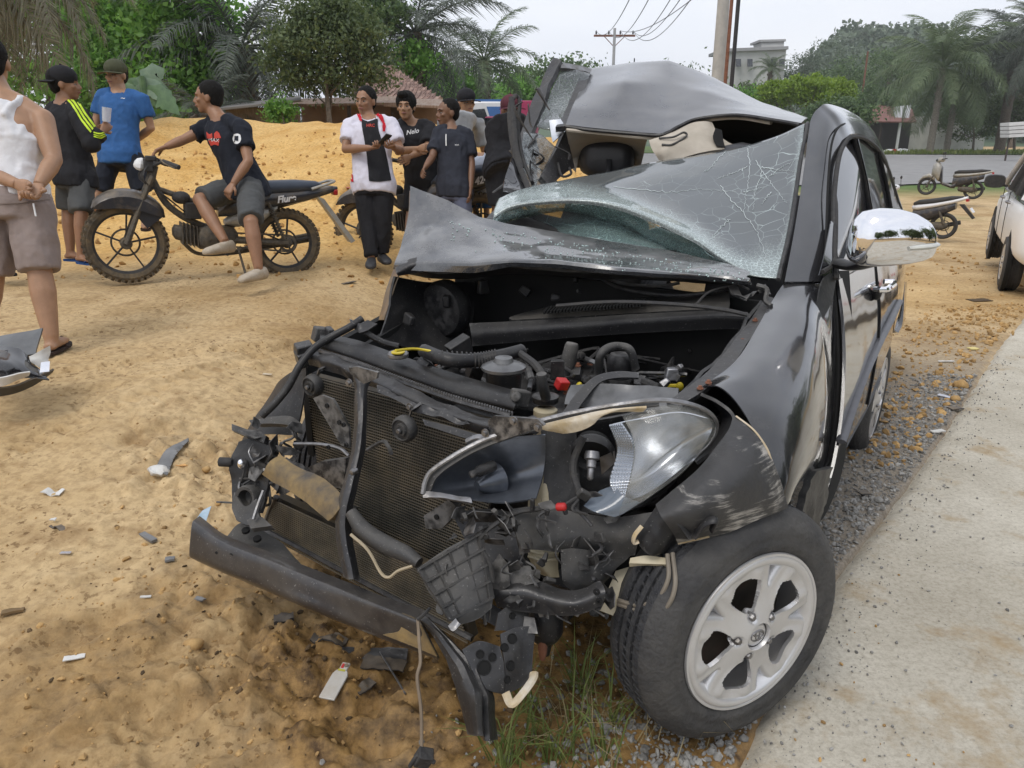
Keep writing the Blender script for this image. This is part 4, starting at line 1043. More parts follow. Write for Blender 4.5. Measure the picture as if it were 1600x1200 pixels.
pan('wing_top_rail', METB, [
    [(1042, 628, 1.95), (1092, 592, 2.05), (1125, 560, 2.15), (1150, 528, 2.25), (1172, 500, 2.36), (1198, 462, 2.5)],
    [(1062, 634, 1.93), (1108, 604, 2.0), (1145, 570, 2.1), (1166, 538, 2.2), (1188, 508, 2.3), (1212, 466, 2.46)]], 8, 40, thick=.012, noise=.003, nscale=30)
for q in ((1107, 597, 2.0), (1094, 606, 1.99), (1160, 532, 2.24), (1180, 500, 2.34)):
    mb = MB(); c = P(*q); mb.lathe([(.0, .006), (.005, .006), (.006, 0), (.009, 0), (.009, -.003)], c, (0, 0, 1), 8); part('wing_bolt', mb, RUST)
pan('near_inner_wing', PLAST, [
    [(1045, 630, 1.98), (1100, 585, 2.1), (1150, 530, 2.28), (1190, 470, 2.5)],
    [(1040, 690, 2.1), (1090, 640, 2.25), (1130, 590, 2.42), (1165, 520, 2.65)],
    [(1035, 760, 2.2), (1080, 720, 2.35), (1120, 680, 2.5), (1150, 620, 2.7)]], 14, 24, thick=.01, noise=.02, nscale=9)
pan('hinge_pillar', DARKV, [
    [(1302, 425, 2.66), (1308, 500, 2.62), (1309, 600, 2.56), (1300, 690, 2.48), (1286, 735, 2.42), (1250, 790, 2.3), (1240, 800, 2.2)],
    [(1318, 425, 2.75), (1322, 500, 2.7), (1322, 600, 2.64), (1314, 690, 2.56), (1302, 750, 2.5), (1278, 808, 2.38), (1262, 818, 2.3)]], 6, 30, thick=.02)
pan('wing_liner', PLAST, [
    [(1262, 735, 2.2), (1250, 760, 2.14), (1240, 800, 2.1), (1225, 850, 2.1)],
    [(1290, 728, 2.36), (1284, 770, 2.36), (1275, 810, 2.3), (1262, 860, 2.3)]], 10, 20, thick=.02, noise=.02, nscale=12)
DOORP = PAINT
belt = [(1311, 437, 2.60), (1340, 425, 2.95), (1368, 400, 3.35)]
belt2 = [(1368, 400, 3.36), (1385, 380, 3.7), (1396, 362, 4.05)]
belt3 = [(1396, 362, 4.06), (1405, 345, 4.4), (1411, 328, 4.85)]
def side(name, rows, nv=24, noise=.003): pan(name, DOORP, rows, 40, nv, thick=.01, noise=noise, nscale=3.5)
side('front_door', [
    [(1311, 437, 2.60), (1340, 422, 2.95), (1366, 400, 3.35)],
    [(1319, 505, 2.55), (1345, 472, 2.90), (1370, 438, 3.31)],
    [(1321, 580, 2.50), (1348, 530, 2.85), (1374, 484, 3.27)],
    [(1316, 660, 2.45), (1346, 590, 2.80), (1372, 532, 3.22)],
    [(1302, 735, 2.40), (1335, 650, 2.76), (1365, 580, 3.18)],
    [(1276, 812, 2.36), (1316, 710, 2.73), (1355, 636, 3.14)]])
side('rear_door', [
    [(1367, 400, 3.36), (1383, 380, 3.7), (1396, 360, 4.05)],
    [(1371, 438, 3.32), (1386, 410, 3.66), (1399, 385, 4.0)],
    [(1375, 484, 3.28), (1389, 448, 3.62), (1402, 415, 3.96)],
    [(1373, 532, 3.23), (1389, 490, 3.57), (1403, 450, 3.92)],
    [(1366, 580, 3.19), (1384, 528, 3.53), (1400, 480, 3.88)],
    [(1356, 636, 3.15), (1376, 580, 3.5), (1393, 535, 3.84)]])
side('rear_quarter', [
    [(1396, 360, 4.06), (1405, 343, 4.4), (1411, 326, 4.85)],
    [(1399, 385, 4.02), (1408, 365, 4.4), (1414, 350, 4.85)],
    [(1402, 415, 3.98), (1411, 392, 4.38), (1417, 380, 4.85)],
    [(1403, 450, 3.94), (1412, 428, 4.35), (1416, 412, 4.85)],
    [(1401, 480, 3.90), (1411, 458, 4.32), (1414, 445, 4.82)],
    [(1396, 520, 3.87), (1408, 480, 4.30), (1411, 470, 4.8)]])
pan('rear_bumper', PAINT, [
    [(1414, 440, 4.75), (1410, 440, 5.1), (1330, 440, 5.5)], [(1411, 500, 4.6), (1405, 500, 5.0), (1320, 500, 5.4)], [(1404, 520, 4.5), (1395, 520, 4.9), (1310, 525, 5.3)]], 10, 16, thick=.02)
pan('sill', PLAST, [
    [(1277, 812, 2.37), (1317, 712, 2.74), (1356, 638, 3.15), (1378, 590, 3.5)],
    [(1262, 830, 2.44), (1304, 730, 2.8), (1345, 655, 3.2), (1370, 605, 3.55)]], 8, 24, thick=.03)
hose('side_moulding', mat('moulding', (.10, .10, .11), .35, metal=.4), [(1314, 690, 2.41), (1345, 600, 2.77), (1374, 535, 3.18), (1392, 500, 3.5), (1406, 470, 3.9)], .016, 8, 30, frame='D', flat=.5)
hose('door_gap_seal', DARKV, [(1302, 440, 2.60), (1308, 520, 2.56), (1309, 600, 2.52), (1300, 700, 2.46), (1287, 735, 2.42)], .007, 6, 24, frame='D')
hose('door_shut_line', DARKV, [(1367, 400, 3.345), (1371, 438, 3.305), (1375, 484, 3.265), (1373, 532, 3.215), (1366, 580, 3.175), (1356, 632, 3.135)], .004, 5, 24, frame='D')
# door handle
mb = MB(); a, b = P(1366, 452, 3.14), P(1381, 440, 3.38); n = (b-a).cross(Vector((0, 0, 1))).normalized()
mb.tube([a, a+n*.045+Vector((0, 0, .004)), b+n*.045, b], [.012, .013, .013, .012], 8, seg=12); part('door_handle', mb, CHROME)
mb = MB(); mb.ell(P(1370, 458, 3.17), (.02, .02, .03)); part('lock_cup', mb, PLAST)
# greenhouse: rail ring, glass, pillars
L_ = [(1226, 440, 2.50), (1243, 350, 2.70), (1258, 250, 2.95), (1266, 190, 3.10), (1280, 168, 3.14), (1297, 163, 3.2), (1335, 178, 3.6), (1365, 205, 4.0), (1388, 255, 4.5), (1402, 300, 4.8), (1411, 327, 4.85)]
M_ = [(1270, 440, 2.52), (1277, 360, 2.66), (1284, 280, 2.84), (1290, 215, 2.98), (1300, 188, 3.06), (1315, 180, 3.14), (1345, 192, 3.58), (1370, 215, 3.96), (1388, 258, 4.47), (1402, 302, 4.78), (1411, 328, 4.84)]
R_ = [(1306, 440, 2.58), (1301, 380, 2.66), (1301, 310, 2.80), (1308, 250, 2.94), (1318, 222, 3.04), (1331, 209, 3.16), (1354, 214, 3.56), (1374, 232, 3.94), (1389, 264, 4.45), (1400, 305, 4.76), (1409, 330, 4.83)]
pan('roof_rail', PAINT, [L_, M_, R_], 16, 80, thick=.012)
hose('windscreen_trim', PLAST, [(1216, 437, 2.51), (1236, 350, 2.70), (1251, 250, 2.95), (1262, 192, 3.10)], .008, 6, 30, frame='D')
hose('rail_seam', DARKV, [(1289, 436, 2.53), (1291, 360, 2.66), (1294, 280, 2.80), (1300, 222, 2.93), (1314, 196, 3.04), (1336, 196, 3.42), (1362, 214, 3.82)], .0045, 5, 40, frame='D')
hose('window_seal', RUB, [(1306, 436, 2.56), (1303, 380, 2.64), (1303, 310, 2.78), (1310, 250, 2.91), (1320, 224, 3.02), (1333, 213, 3.13), (1354, 218, 3.53), (1374, 236, 3.91), (1389, 268, 4.42), (1408, 330, 4.80)], .009, 6, 50, frame='D')
WIN = mat('side_glass', (.015, .017, .02), .06, c2=(.03, .03, .035), scale=4, coat=.6)
pan('front_window', WIN, [[(1306, 300, 2.86), (1316, 232, 3.06), (1330, 213, 3.22)], [(1308, 380, 2.72), (1335, 330, 3.0), (1347, 250, 3.3)], [(1312, 436, 2.63), (1338, 422, 2.97), (1360, 404, 3.32)]], 16, 20, thick=.004)
pan('rear_window', WIN, [[(1337, 214, 3.3), (1352, 219, 3.58), (1370, 234, 3.9)], [(1354, 300, 3.38), (1372, 295, 3.7), (1386, 290, 4.1)], [(1368, 398, 3.38), (1385, 375, 3.75), (1396, 355, 4.1)]], 16, 20, thick=.004)
pan('quarter_window', WIN, [[(1371, 235, 3.95), (1382, 252, 4.2), (1391, 275, 4.45)], [(1384, 290, 4.05), (1394, 295, 4.4), (1401, 305, 4.7)], [(1397, 352, 4.12), (1405, 338, 4.5), (1410, 328, 4.83)]], 16, 20, thick=.004)
for pts in ([(1331, 212, 3.18), (1350, 290, 3.29), (1368, 398, 3.35)], [(1337, 213, 3.28), (1355, 290, 3.34), (1371, 396, 3.38)], [(1370, 233, 3.9), (1384, 290, 4.0), (1396, 356, 4.06)]):
    hose('window_pillar', PAINT, pts, .018, 6, 16, frame='D', flat=.4)
hose('quarter_light_bar', RUB, [(1285, 425, 2.5), (1303, 405, 2.6), (1306, 330, 2.74), (1303, 300, 2.8)], .008, 6, 16, frame='D')
pan('corner_glass', WIN, [[(1280, 430, 2.49), (1288, 400, 2.53), (1299, 345, 2.66)], [(1304, 432, 2.565), (1304, 405, 2.60), (1304, 350, 2.69)]], 8, 14, thick=.003)
pan('wing_to_pillar_trim', PLAST, [[(1275, 480, 2.44), (1284, 440, 2.49), (1298, 425, 2.55)], [(1286, 500, 2.44), (1300, 470, 2.51), (1306, 440, 2.57)]], 8, 14, thick=.003)
# roof
pan('roof', ROOFP, [
    [(925, 108, 4.75), (988, 98, 4.80), (1046, 96, 4.75), (1115, 122, 4.55), (1190, 160, 4.3), (1262, 183, 3.75)],
    [(921, 107, 4.40), (986, 98, 4.36), (1045, 94.5, 4.25), (1110, 118, 4.22), (1188, 158, 4.0), (1262, 184, 3.5)],
    [(908, 135, 4.12), (975, 128, 3.90), (1045, 130, 3.98), (1108, 145, 3.80), (1180, 167, 3.7), (1257, 187, 3.35)],
    [(894, 168, 3.80), (958, 172, 3.72), (1040, 178, 3.68), (1098, 168, 3.66), (1165, 173, 3.55), (1254, 190, 3.25)],
    [(884, 195, 3.66), (952, 202, 3.60), (1033, 209, 3.52), (1084, 186, 3.56), (1150, 179, 3.48), (1250, 194, 3.18)]], 50, 71, thick=.006, noise=.006, nscale=4, lin=True, sm=30)
for pts in ([(978, 102, 4.36), (1000, 140, 3.92), (1010, 172, 3.69), (1002, 200, 3.55)], [(948, 110, 4.3), (950, 150, 3.85), (946, 190, 3.62)]):
    pass
hose('roof_front_edge', PLAST, [(882, 197, 3.66), (920, 203, 3.62), (990, 209, 3.56), (1033, 211, 3.51), (1060, 198, 3.53), (1090, 186, 3.55), (1150, 180, 3.47), (1210, 188, 3.3), (1250, 195, 3.18)], .009, 6, 50, frame='D')
hose('headliner_edge', BEIGE, [(886, 203, 3.65), (950, 209, 3.61), (1033, 216, 3.53), (1062, 202, 3.55), (1092, 190, 3.58), (1150, 184, 3.5), (1205, 192, 3.35)], .009, 6, 40, frame='D')
pan('headliner', BEIGE, [
    [(884, 203, 3.68), (950, 210, 3.62), (1012, 216, 3.56)], [(892, 240, 3.85), (950, 232, 3.95), (1006, 236, 3.8)], [(898, 262, 3.95), (950, 262, 4.1), (1000, 262, 3.95)]], 12, 20, thick=.01, noise=.01)
pan('torn_headliner_flap', BEIGE, [
    [(1014, 220, 3.50), (1036, 212, 3.5), (1075, 196, 3.53), (1112, 192, 3.55)], [(1020, 238, 3.46), (1040, 230, 3.42), (1080, 215, 3.46), (1125, 212, 3.5)], [(1028, 252, 3.46), (1045, 252, 3.42), (1090, 240, 3.43), (1156, 230, 3.42)]], 14, 24, thick=.014, noise=.022, nscale=7)
pan('sun_visor_tear', DARKV, [[(1118, 200, 3.46), (1128, 203, 3.46)], [(1114, 214, 3.44), (1130, 218, 3.44)], [(1120, 228, 3.42), (1133, 230, 3.42)]], 8, 6, thick=.003)
hose('sun_visor_clip', PLASTD, [(1030, 216, 3.48), (1052, 214, 3.44), (1068, 207, 3.45), (1072, 213, 3.45), (1050, 226, 3.43), (1034, 226, 3.44)], .005, 6, 30, frame='D')
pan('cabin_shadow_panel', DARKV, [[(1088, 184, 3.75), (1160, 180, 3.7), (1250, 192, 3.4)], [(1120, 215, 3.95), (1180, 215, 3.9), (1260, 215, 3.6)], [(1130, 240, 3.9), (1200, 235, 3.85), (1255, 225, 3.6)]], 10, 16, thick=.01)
# cabin: seats, dash, floor, closing panels
SEAT = mat('seat_leather', (.025, .026, .030), .42, c2=(.04, .04, .044), scale=9, bump=.15)
mb = MB(); c = P(948, 248, 3.9); R_h = Matrix.Rotation(-HD+.3, 3, 'Z'); mb.loft([rings(c+R_h@Vector((0, y_, 0)), R_h@Vector((1, 0, 0)), (0, 0, 1), .14*s_, .088*s_, 24, 3.6) for y_, s_ in ((-.07, .6), (-.062, .85), (-.03, .98), (.03, 1), (.06, .9), (.07, .6))]); part('headrest', mb, SEAT, smooth=180)
mb = MB(); mb.bar(c, c+Vector((0, 0, -.2)), .2, .02); mb.ell(c+Vector((0, .05, -.45)), (.25, .1, .38), Matrix.Rotation(-HD+.3, 3, 'Z')); part('front_seat', mb, SEAT, smooth=180)
mb = MB(); c2_ = P(1150, 330, 3.5); mb.ell(c2_, (.25, .12, .3), Matrix.Rotation(-HD, 3, 'Z')); part('front_seat', mb, SEAT, smooth=180)
pan('dashboard', PLAST, [[(760, 350, 3.2), (900, 375, 3.05), (1050, 400, 2.9), (1200, 440, 2.65)], [(780, 330, 3.45), (900, 352, 3.3), (1050, 378, 3.1), (1200, 420, 2.85)], [(800, 340, 3.7), (900, 370, 3.5), (1050, 400, 3.3), (1200, 440, 3.05)]], 16, 30, thick=.02, noise=.02)
mb = MB(); mb.prism([LC(.55, .06, .25), LC(.55, 1.45, .25), LC(3.3, 1.3, .25), LC(3.3, .1, .25)], (0, 0, .04)); part('cabin_floor', mb, DARKV)
mb = MB(); mb.prism([LC(3.3, .12, .3), LC(3.3, 1.3, .3), LC(3.3, 1.2, 1.15), LC(3.3, .2, 1.15)], AX*.02); part('rear_seat_back', mb, SEAT)
mb = MB(); mb.prism([LC(.6, 1.5, .3), LC(3.9, 1.45, .3), LC(3.9, 1.4, .98), LC(1.1, 1.45, .92)], BX*.02); part('far_side', mb, PAINT)
# windscreen: main sheet, crushed ridge and hanging lower half
wm_o = pan('windscreen', CG, [
    [(1258, 196, 3.10), (1205, 218, 3.18), (1130, 238, 3.28), (1040, 252, 3.38), (960, 268, 3.42), (880, 282, 3.42), (820, 296, 3.36), (780, 312, 3.26)],
    [(1253, 240, 2.98), (1200, 255, 3.06), (1125, 268, 3.14), (1040, 278, 3.20), (955, 287, 3.25), (880, 293, 3.27), (815, 303, 3.25), (777, 318, 3.20)],
    [(1243, 300, 2.84), (1190, 312, 2.90), (1120, 318, 2.95), (1050, 317, 3.01), (960, 302, 3.12), (880, 299, 3.17), (812, 309, 3.17), (775, 323, 3.14)],
    [(1233, 360, 2.70), (1180, 368, 2.75), (1120, 362, 2.80), (1060, 342, 2.88), (965, 312, 3.02), (885, 305, 3.08), (810, 314, 3.09), (773, 328, 3.08)],
    [(1221, 425, 2.56), (1175, 418, 2.60), (1125, 396, 2.66), (1072, 362, 2.76), (970, 321, 2.93), (890, 311, 3.0), (808, 319, 3.02), (772, 334, 3.02)],
    [(1217, 437, 2.53), (1170, 430, 2.57), (1128, 408, 2.65), (1075, 374, 2.75), (972, 330, 2.93), (892, 318, 3.0), (806, 325, 3.02), (771, 341, 3.01)]], 60, 110, thick=.005, noise=.007, nscale=3.2, sm=180)
RIDGE = [(771, 335), (806, 308), (890, 300), (972, 318), (1075, 362), (1128, 400), (1175, 425), (1215, 437)]
def crf(px, py):
    d = seg_d(px, py, RIDGE); d2 = math.hypot(px-1205, py-420); d3 = seg_d(px, py, [(1254, 200), (1240, 330), (1215, 437)]); d4 = seg_d(px, py, [(1205, 215), (1205, 300)])
    dense = math.exp(-(d/16.)**2)*1.0+math.exp(-(d2/34)**2)*.9+.6*math.exp(-(d3/7)**2)
    thin = .22+.9*math.exp(-(d4/45)**2)+.7*math.exp(-(d/60)**2)+.6*math.exp(-(d2/90)**2)
    return min(1, thin), min(1, dense)
crack_attr(wm_o, crf)
lo = pan('hanging_windscreen_edge', CG2, [
    [(771, 341, 3.02), (806, 324, 3.03), (892, 318, 3.01), (972, 330, 2.94), (1075, 374, 2.76), (1128, 408, 2.66), (1178, 432, 2.58)],
    [(768, 352, 3.00), (803, 338, 3.05), (890, 326, 3.06), (972, 341, 3.0), (1070, 386, 2.82), (1124, 414, 2.7), (1172, 434, 2.6)],
    [(770, 360, 3.0), (800, 346, 3.08), (885, 331, 3.12), (965, 350, 3.06), (1062, 396, 2.88), (1118, 418, 2.74), (1166, 436, 2.62)]], 16, 70, thick=.004, noise=.014, nscale=14, sm=180)
crack_attr(lo, lambda x, y: (1, .9))
lo2 = pan('fallen_windscreen_piece', CG2, [
    [(800, 330, 3.2), (880, 325, 3.2), (960, 340, 3.1), (1060, 385, 2.95), (1140, 420, 2.75)],
    [(860, 352, 3.12), (905, 345, 3.1), (970, 360, 3.02), (1055, 395, 2.88), (1130, 424, 2.72)],
    [(880, 366, 3.0), (930, 374, 2.97), (1000, 386, 2.88), (1060, 400, 2.8), (1120, 418, 2.7)]], 24, 50, thick=.004, noise=.012, nscale=9, sm=180)
crack_attr(lo2, lambda x, y: (1, .75*max(0, min(1, (x-820)/120))))
bb_ = bpy.data.objects['bonnet'].data; bq = BVHTree.FromPolygons([v.co.copy() for v in bb_.vertices], [tuple(p.vertices) for p in bb_.polygons]); r7 = np.random.default_rng(8); mb = MB()
for k in range(230):
    x = 700+480*r7.random(); y = 345+.18*(x-700)+abs(r7.normal())*16; h_ = bq.ray_cast(CAM, ray(x, y).normalized())
    if h_[0] is not None: s_ = .0018+.0025*r7.random(); mb.box(h_[0]+Vector((0, 0, s_*.6)), (s_, s_*1.2, s_), Euler(tuple(r7.random(3)*3)).to_matrix())
tag(part('glass_crumbs', mb, mat('glass_crumb', (.55, .68, .66), .15), smooth=None), kind='stuff')
# long cracks, real slivers standing proud of the glass
me = wm_o.data; bv = BVHTree.FromPolygons([v.co.copy() for v in me.vertices], [tuple(p.vertices) for p in me.polygons])
CRK = mat('crack_white', (.60, .66, .66), .4)
def crack(pts, r, seed):
    rr = np.random.default_rng(seed); c = cr(pts, 40); out = []
    for i, (x, y) in enumerate(c):
        j = rr.normal(size=2)*.9; h_ = bv.ray_cast(CAM, ray(x+j[0], y+j[1]).normalized())
        if h_[0] is not None: out.append(h_[0]-ray(x, y).normalized()*.003)
        elif len(out) > 3: break
    if len(out) > 3:
        mb = MB(); mb.tube(out, [r*(1-.7*i/len(out)) for i in range(len(out))], 4); part('crack', mb, CRK)
for i, c_ in enumerate(([(1168, 232), (1172, 260), (1166, 300), (1162, 330)], [(1180, 250), (1200, 280), (1215, 300), (1230, 318)], [(1190, 262), (1240, 268)], [(1166, 262), (1140, 272), (1120, 280)],
                        [(1126, 290), (1150, 320), (1175, 350), (1190, 380), (1198, 412)], [(1163, 300), (1182, 296), (1200, 290)], [(1140, 342), (1120, 362), (1108, 378)], [(1140, 230), (1110, 262), (1100, 268)],
                        [(1192, 268), (1180, 300), (1176, 330)], [(1203, 275), (1220, 262), (1245, 250)], [(960, 292), (1040, 300), (1090, 296), (1150, 300)], [(1205, 300), (1190, 318)])):
    crack(c_, .0015, i)
# ---- far side: crushed pillars, crazed glass, hanging rubber
pan('far_door_frame', METB, [
    [(868, 96, 4.2), (852, 130, 4.15), (835, 165, 4.05), (815, 215, 3.9), (802, 262, 3.75), (800, 300, 3.6)],
    [(880, 100, 4.15), (862, 140, 4.08), (848, 178, 3.98), (828, 225, 3.84), (815, 268, 3.7), (812, 305, 3.55)]], 8, 30, thick=.03, noise=.015, nscale=9)
pan('far_roof_rail', METG, [
    [(878, 98, 4.15), (900, 101, 4.2), (925, 108, 4.3)], [(876, 106, 4.12), (898, 108, 4.17), (922, 114, 4.26)]], 6, 16, thick=.02, noise=.004, nscale=20)
pan('far_inner_frame', METB, [
    [(922, 112, 4.25), (914, 140, 4.05), (902, 170, 3.88), (888, 198, 3.72)],
    [(908, 116, 4.2), (893, 150, 4.02), (880, 180, 3.85), (868, 200, 3.72)]], 6, 24, thick=.02, noise=.012, nscale=9)
cz_ = pan('crazed_window', CG3, [
    [(880, 104, 4.16), (900, 108, 4.18), (922, 116, 4.2)], [(862, 140, 4.08), (885, 145, 4.1), (908, 150, 4.08)], [(846, 178, 3.98), (870, 182, 3.98), (896, 178, 3.95)], [(838, 198, 3.9), (862, 205, 3.9), (884, 200, 3.8)]], 24, 24, thick=.004, noise=.03, nscale=7, sm=180)
crack_attr(cz_, lambda x, y: (1, .25+.5*(math.exp(-((x-880)**2+(y-165)**2)/500))))
cz2 = pan('crazed_door_glass', CG3, [
    [(818, 206, 3.85), (845, 212, 3.85), (868, 232, 3.82)], [(815, 240, 3.75), (845, 245, 3.78), (868, 262, 3.76)], [(820, 275, 3.62), (845, 278, 3.66), (872, 285, 3.66)], [(828, 292, 3.5), (850, 294, 3.52), (872, 290, 3.56)]], 22, 22, thick=.004, noise=.03, nscale=8, sm=180)
crack_attr(cz2, lambda x, y: (1, .55))
pan('broken_mirror_glass', MIRL, [[(858, 188, 3.75), (876, 186, 3.75)], [(862, 215, 3.72), (884, 200, 3.74)], [(864, 222, 3.7), (880, 208, 3.72)]], 6, 6, thick=.004, noise=.01)
for k, pts in enumerate(([(806, 148, 3.72), (797, 165, 3.7), (798, 205, 3.66), (808, 250, 3.6), (822, 285, 3.5), (826, 300, 3.46)], [(806, 148, 3.73), (812, 160, 3.73), (810, 205, 3.69), (818, 250, 3.62), (832, 286, 3.5)], [(799, 152, 3.70), (803, 190, 3.66), (806, 230, 3.62), (815, 262, 3.58)])):
    hose('hanging_door_seal', RUB, pts, .014, 8, 30, frame='D', flat=.6)
rr = np.random.default_rng(4)
for k in range(22):
    x, y = 822+rr.normal()*22, 235+rr.normal()*45; d = 3.75+rr.normal()*.08
    hose('torn_trim', [PLAST, METB, RUB][k % 3], [(x, y, d), (x+rr.normal()*12, y+14+rr.normal()*8, d), (x+rr.normal()*20, y+30+rr.normal()*12, d-.05)], [.011, .014, .005], 6, 8, frame='D', flat=.35)
pan('far_door_shell', PAINT, [[(800, 245, 3.62), (812, 262, 3.6), (828, 285, 3.55)], [(790, 275, 3.5), (808, 285, 3.5), (832, 300, 3.48)], [(786, 300, 3.4), (806, 305, 3.4), (835, 312, 3.4)]], 10, 12, thick=.01, noise=.03, nscale=9)
pan('far_pillar_stub', METB, [[(885, 200, 3.78), (898, 262, 3.8)], [(870, 232, 3.72), (884, 270, 3.72)], [(846, 275, 3.6), (860, 290, 3.6)]], 10, 6, thick=.03, noise=.01)
pan('inner_sill_trim', BEIGE, [[(890, 225, 3.9), (896, 262, 3.9)], [(902, 240, 3.92), (900, 270, 3.88)]], 6, 6, thick=.01)
hose('far_grab_wire', RUB, [(872, 255, 3.7), (878, 275, 3.65), (892, 272, 3.66), (890, 262, 3.7)], .006, 6, 16, frame='D')
# ---- door mirror
mb = MB(); u = Vector((1, .15, .02)).normalized(); w = Vector((.15, -1, 0)).normalized(); c = P(1393, 372, 2.32); up = Vector((0, 0, 1)); R0 = []
for s_, hz_, dp_, dz_ in ((-.128, .030, .02, -.015), (-.118, .062, .045, -.004), (-.095, .080, .062, .002), (-.05, .086, .072, .004), (0, .085, .075, .003), (.05, .078, .072, -.002), (.095, .064, .062, -.010), (.120, .048, .048, -.018), (.132, .026, .025, -.024), (.134, .010, .010, -.026)):
    R0.append(rings(c+u*s_+up*dz_, w, up, dp_, hz_, 28, 2.5))
mb.loft(R0); ho = part('mirror_housing', mb, CHROME, smooth=180)
mb = MB(); mb.tube([c+u*.01+up*-.022+w*.071, c+u*.05+up*-.020+w*.071, c+u*.09+up*-.019+w*.064, c+u*.118+up*-.018+w*.048], [.011, .014, .014, .011], 10, seg=16, flat=.6); part('indicator_lens', mb, mat('indicator', (.55, .55, .50), .15, coat=.5), ho)
mb = MB(); mb.tube([P(1312, 412, 2.56), P(1335, 416, 2.48), P(1362, 409, 2.36)], [.03, .024, .028], 10, seg=12, flat=.6); part('mirror_arm', mb, PLAST)
mb = MB(); mb.ell(c-w*.03+u*.005, (.112, .035, .07), None); part('mirror_glass_rim', mb, PLAST, ho)
# ------------------------------------------------------------ engine bay
mb = MB(); mb.prism([LC(.52, -.02, .3), LC(.52, 1.45, .3), LC(.52, 1.4, 1.02), LC(.52, .08, 1.0)], AX*.02); part('firewall', mb, DARKV)
mb = MB(); mb.prism([LC(-.3, .1, .28), LC(-.3, 1.35, .28), LC(.52, 1.4, .28), LC(.52, .06, .28)], (0, 0, .02)); part('engine_undertray', mb, DARKV)
mb = MB(); mb.prism([LC(-.2, .14, .3), LC(.52, .1, .3), LC(.52, .1, .8), LC(-.1, .14, .66)], BX*.02); part('inner_wheel_arch', mb, DARKV)
mb = MB(); mb.prism([LC(-.35, 1.32, .3), LC(.52, 1.4, .3), LC(.52, 1.4, .9), LC(-.35, 1.32, .78)], BX*.02); part('inner_wheel_arch', mb, DARKV)
mb = MB()
for (a, b, z, sa, sb, sz) in ((.05, .62, .55, .6, .5, .35), (.05, .62, .74, .5, .34, .06), (.1, .95, .6, .35, .25, .3), (-.15, 1.1, .5, .25, .2, .3), (.2, .35, .55, .3, .2, .3)):
    R = Matrix((AX, BX, Vector((0, 0, 1)))).transposed(); mb.box(LC(a, b, z), (sa, sb, sz), R)
part('engine_block', mb, PLAST, bevel=.02)
pan('cowl_beam', PLAST, [
    [(733, 505, 2.85), (850, 500, 2.72), (972, 492, 2.6), (1080, 487, 2.5), (1138, 486, 2.44), (1168, 488, 2.42)],
    [(736, 522, 2.83), (850, 514, 2.7), (972, 504, 2.58), (1080, 497, 2.48), (1138, 495, 2.42), (1172, 497, 2.4)],
    [(738, 541, 2.85), (850, 531, 2.72), (972, 522, 2.6), (1080, 516, 2.5), (1138, 514, 2.44), (1160, 515, 2.42)]], 14, 50, thick=.012, noise=.003)
pan('cowl_grille', PLASTD, [
    [(860, 478, 2.95), (980, 466, 2.82), (1080, 457, 2.7), (1138, 450, 2.63)],
    [(800, 494, 2.82), (975, 480, 2.68), (1080, 474, 2.58), (1140, 472, 2.52)],
    [(800, 500, 2.78), (975, 490, 2.64), (1080, 484, 2.54), (1138, 484, 2.48)]], 10, 40, thick=.01)
mb = MB()
for k in range(30):
    u = k/29; a = P(850+u*150, 489-u*12, 2.68-.12*u); b = P(858+u*150, 480-u*12, 2.76-.12*u); mb.bar(a, b, .006, .01)
part('cowl_vents', mb, DARKV)
hose('cowl_seal', RUB, [(870, 478, 2.62), (960, 472, 2.52), (1060, 476, 2.45), (1130, 484, 2.4), (1168, 492, 2.38)], .010, 8, 40, frame='D', flat=.7)
hose('wiper_linkage', METG, [(925, 424, 2.85), (970, 442, 2.75), (1030, 447, 2.68), (1062, 442, 2.66)], .006, 6, 20, frame='D')
hose('wiper_arm', PLAST, [(930, 430, 2.8), (975, 452, 2.7), (1060, 462, 2.6), (1140, 452, 2.55)], .006, 6, 20, frame='D')
hose('bonnet_stay', METG, [(970, 431, 2.72), (1060, 430, 2.64), (1110, 434, 2.6)], .0055, 6, 16, frame='D')
for k, (x, y, d, r) in enumerate(((755, 448, 3.0, .05), (900, 435, 2.85, .03), (1045, 443, 2.68, .02), (820, 455, 2.95, .04), (905, 455, 2.8, .02), (700, 470, 2.95, .06), (640, 500, 2.85, .05), (868, 465, 2.8, .03))):
    mb = MB(); r *= .6; mb.box(P(x, y, d), (r*1.6, r, r*1.8), Euler((.2*k, .3*k, .5+k)).to_matrix(), .75); part('bulkhead_fitting', mb, PLAST, bevel=.006)
mb = MB(); mb.lathe([(.10, 0), (.115, .02), (.115, .05), (.10, .08), (.05, .09), (0, .09)], P(705, 480, 3.05), -AX, 24); part('brake_servo', mb, PLAST)
hose('bay_cable', RUB, [(1085, 478, 2.45), (1110, 455, 2.5), (1150, 446, 2.5), (1170, 452, 2.46)], .004, 5, 20, frame='D')
pan('wing_bracket', METB, [[(1138, 448, 2.5), (1150, 442, 2.5)], [(1145, 460, 2.47), (1165, 470, 2.44)], [(1170, 462, 2.45), (1178, 455, 2.47)], [(1195, 446, 2.48), (1204, 462, 2.45)]], 12, 6, thick=.008, noise=.004)
hose('wing_drain', PLASTD, [(1183, 446, 2.46), (1198, 452, 2.44), (1196, 470, 2.42), (1205, 478, 2.4)], .008, 6, 14, frame='D')
def cyl(name, m, px, py, z, prof, n=24, parent=None, ax=(0, 0, 1)):
    mb = MB(); mb.lathe(prof, PZ(px, py, z), ax, n); return part(name, mb, m, parent)
ACO = mat('air_canister', (.20, .20, .20), .35, metal=.6, c2=(.06, .06, .06), scale=7)
cn = cyl('oil_filler_canister', PLAST, 787, 592, .86, [(.045, -.08), (.052, .01), (.050, .03)])
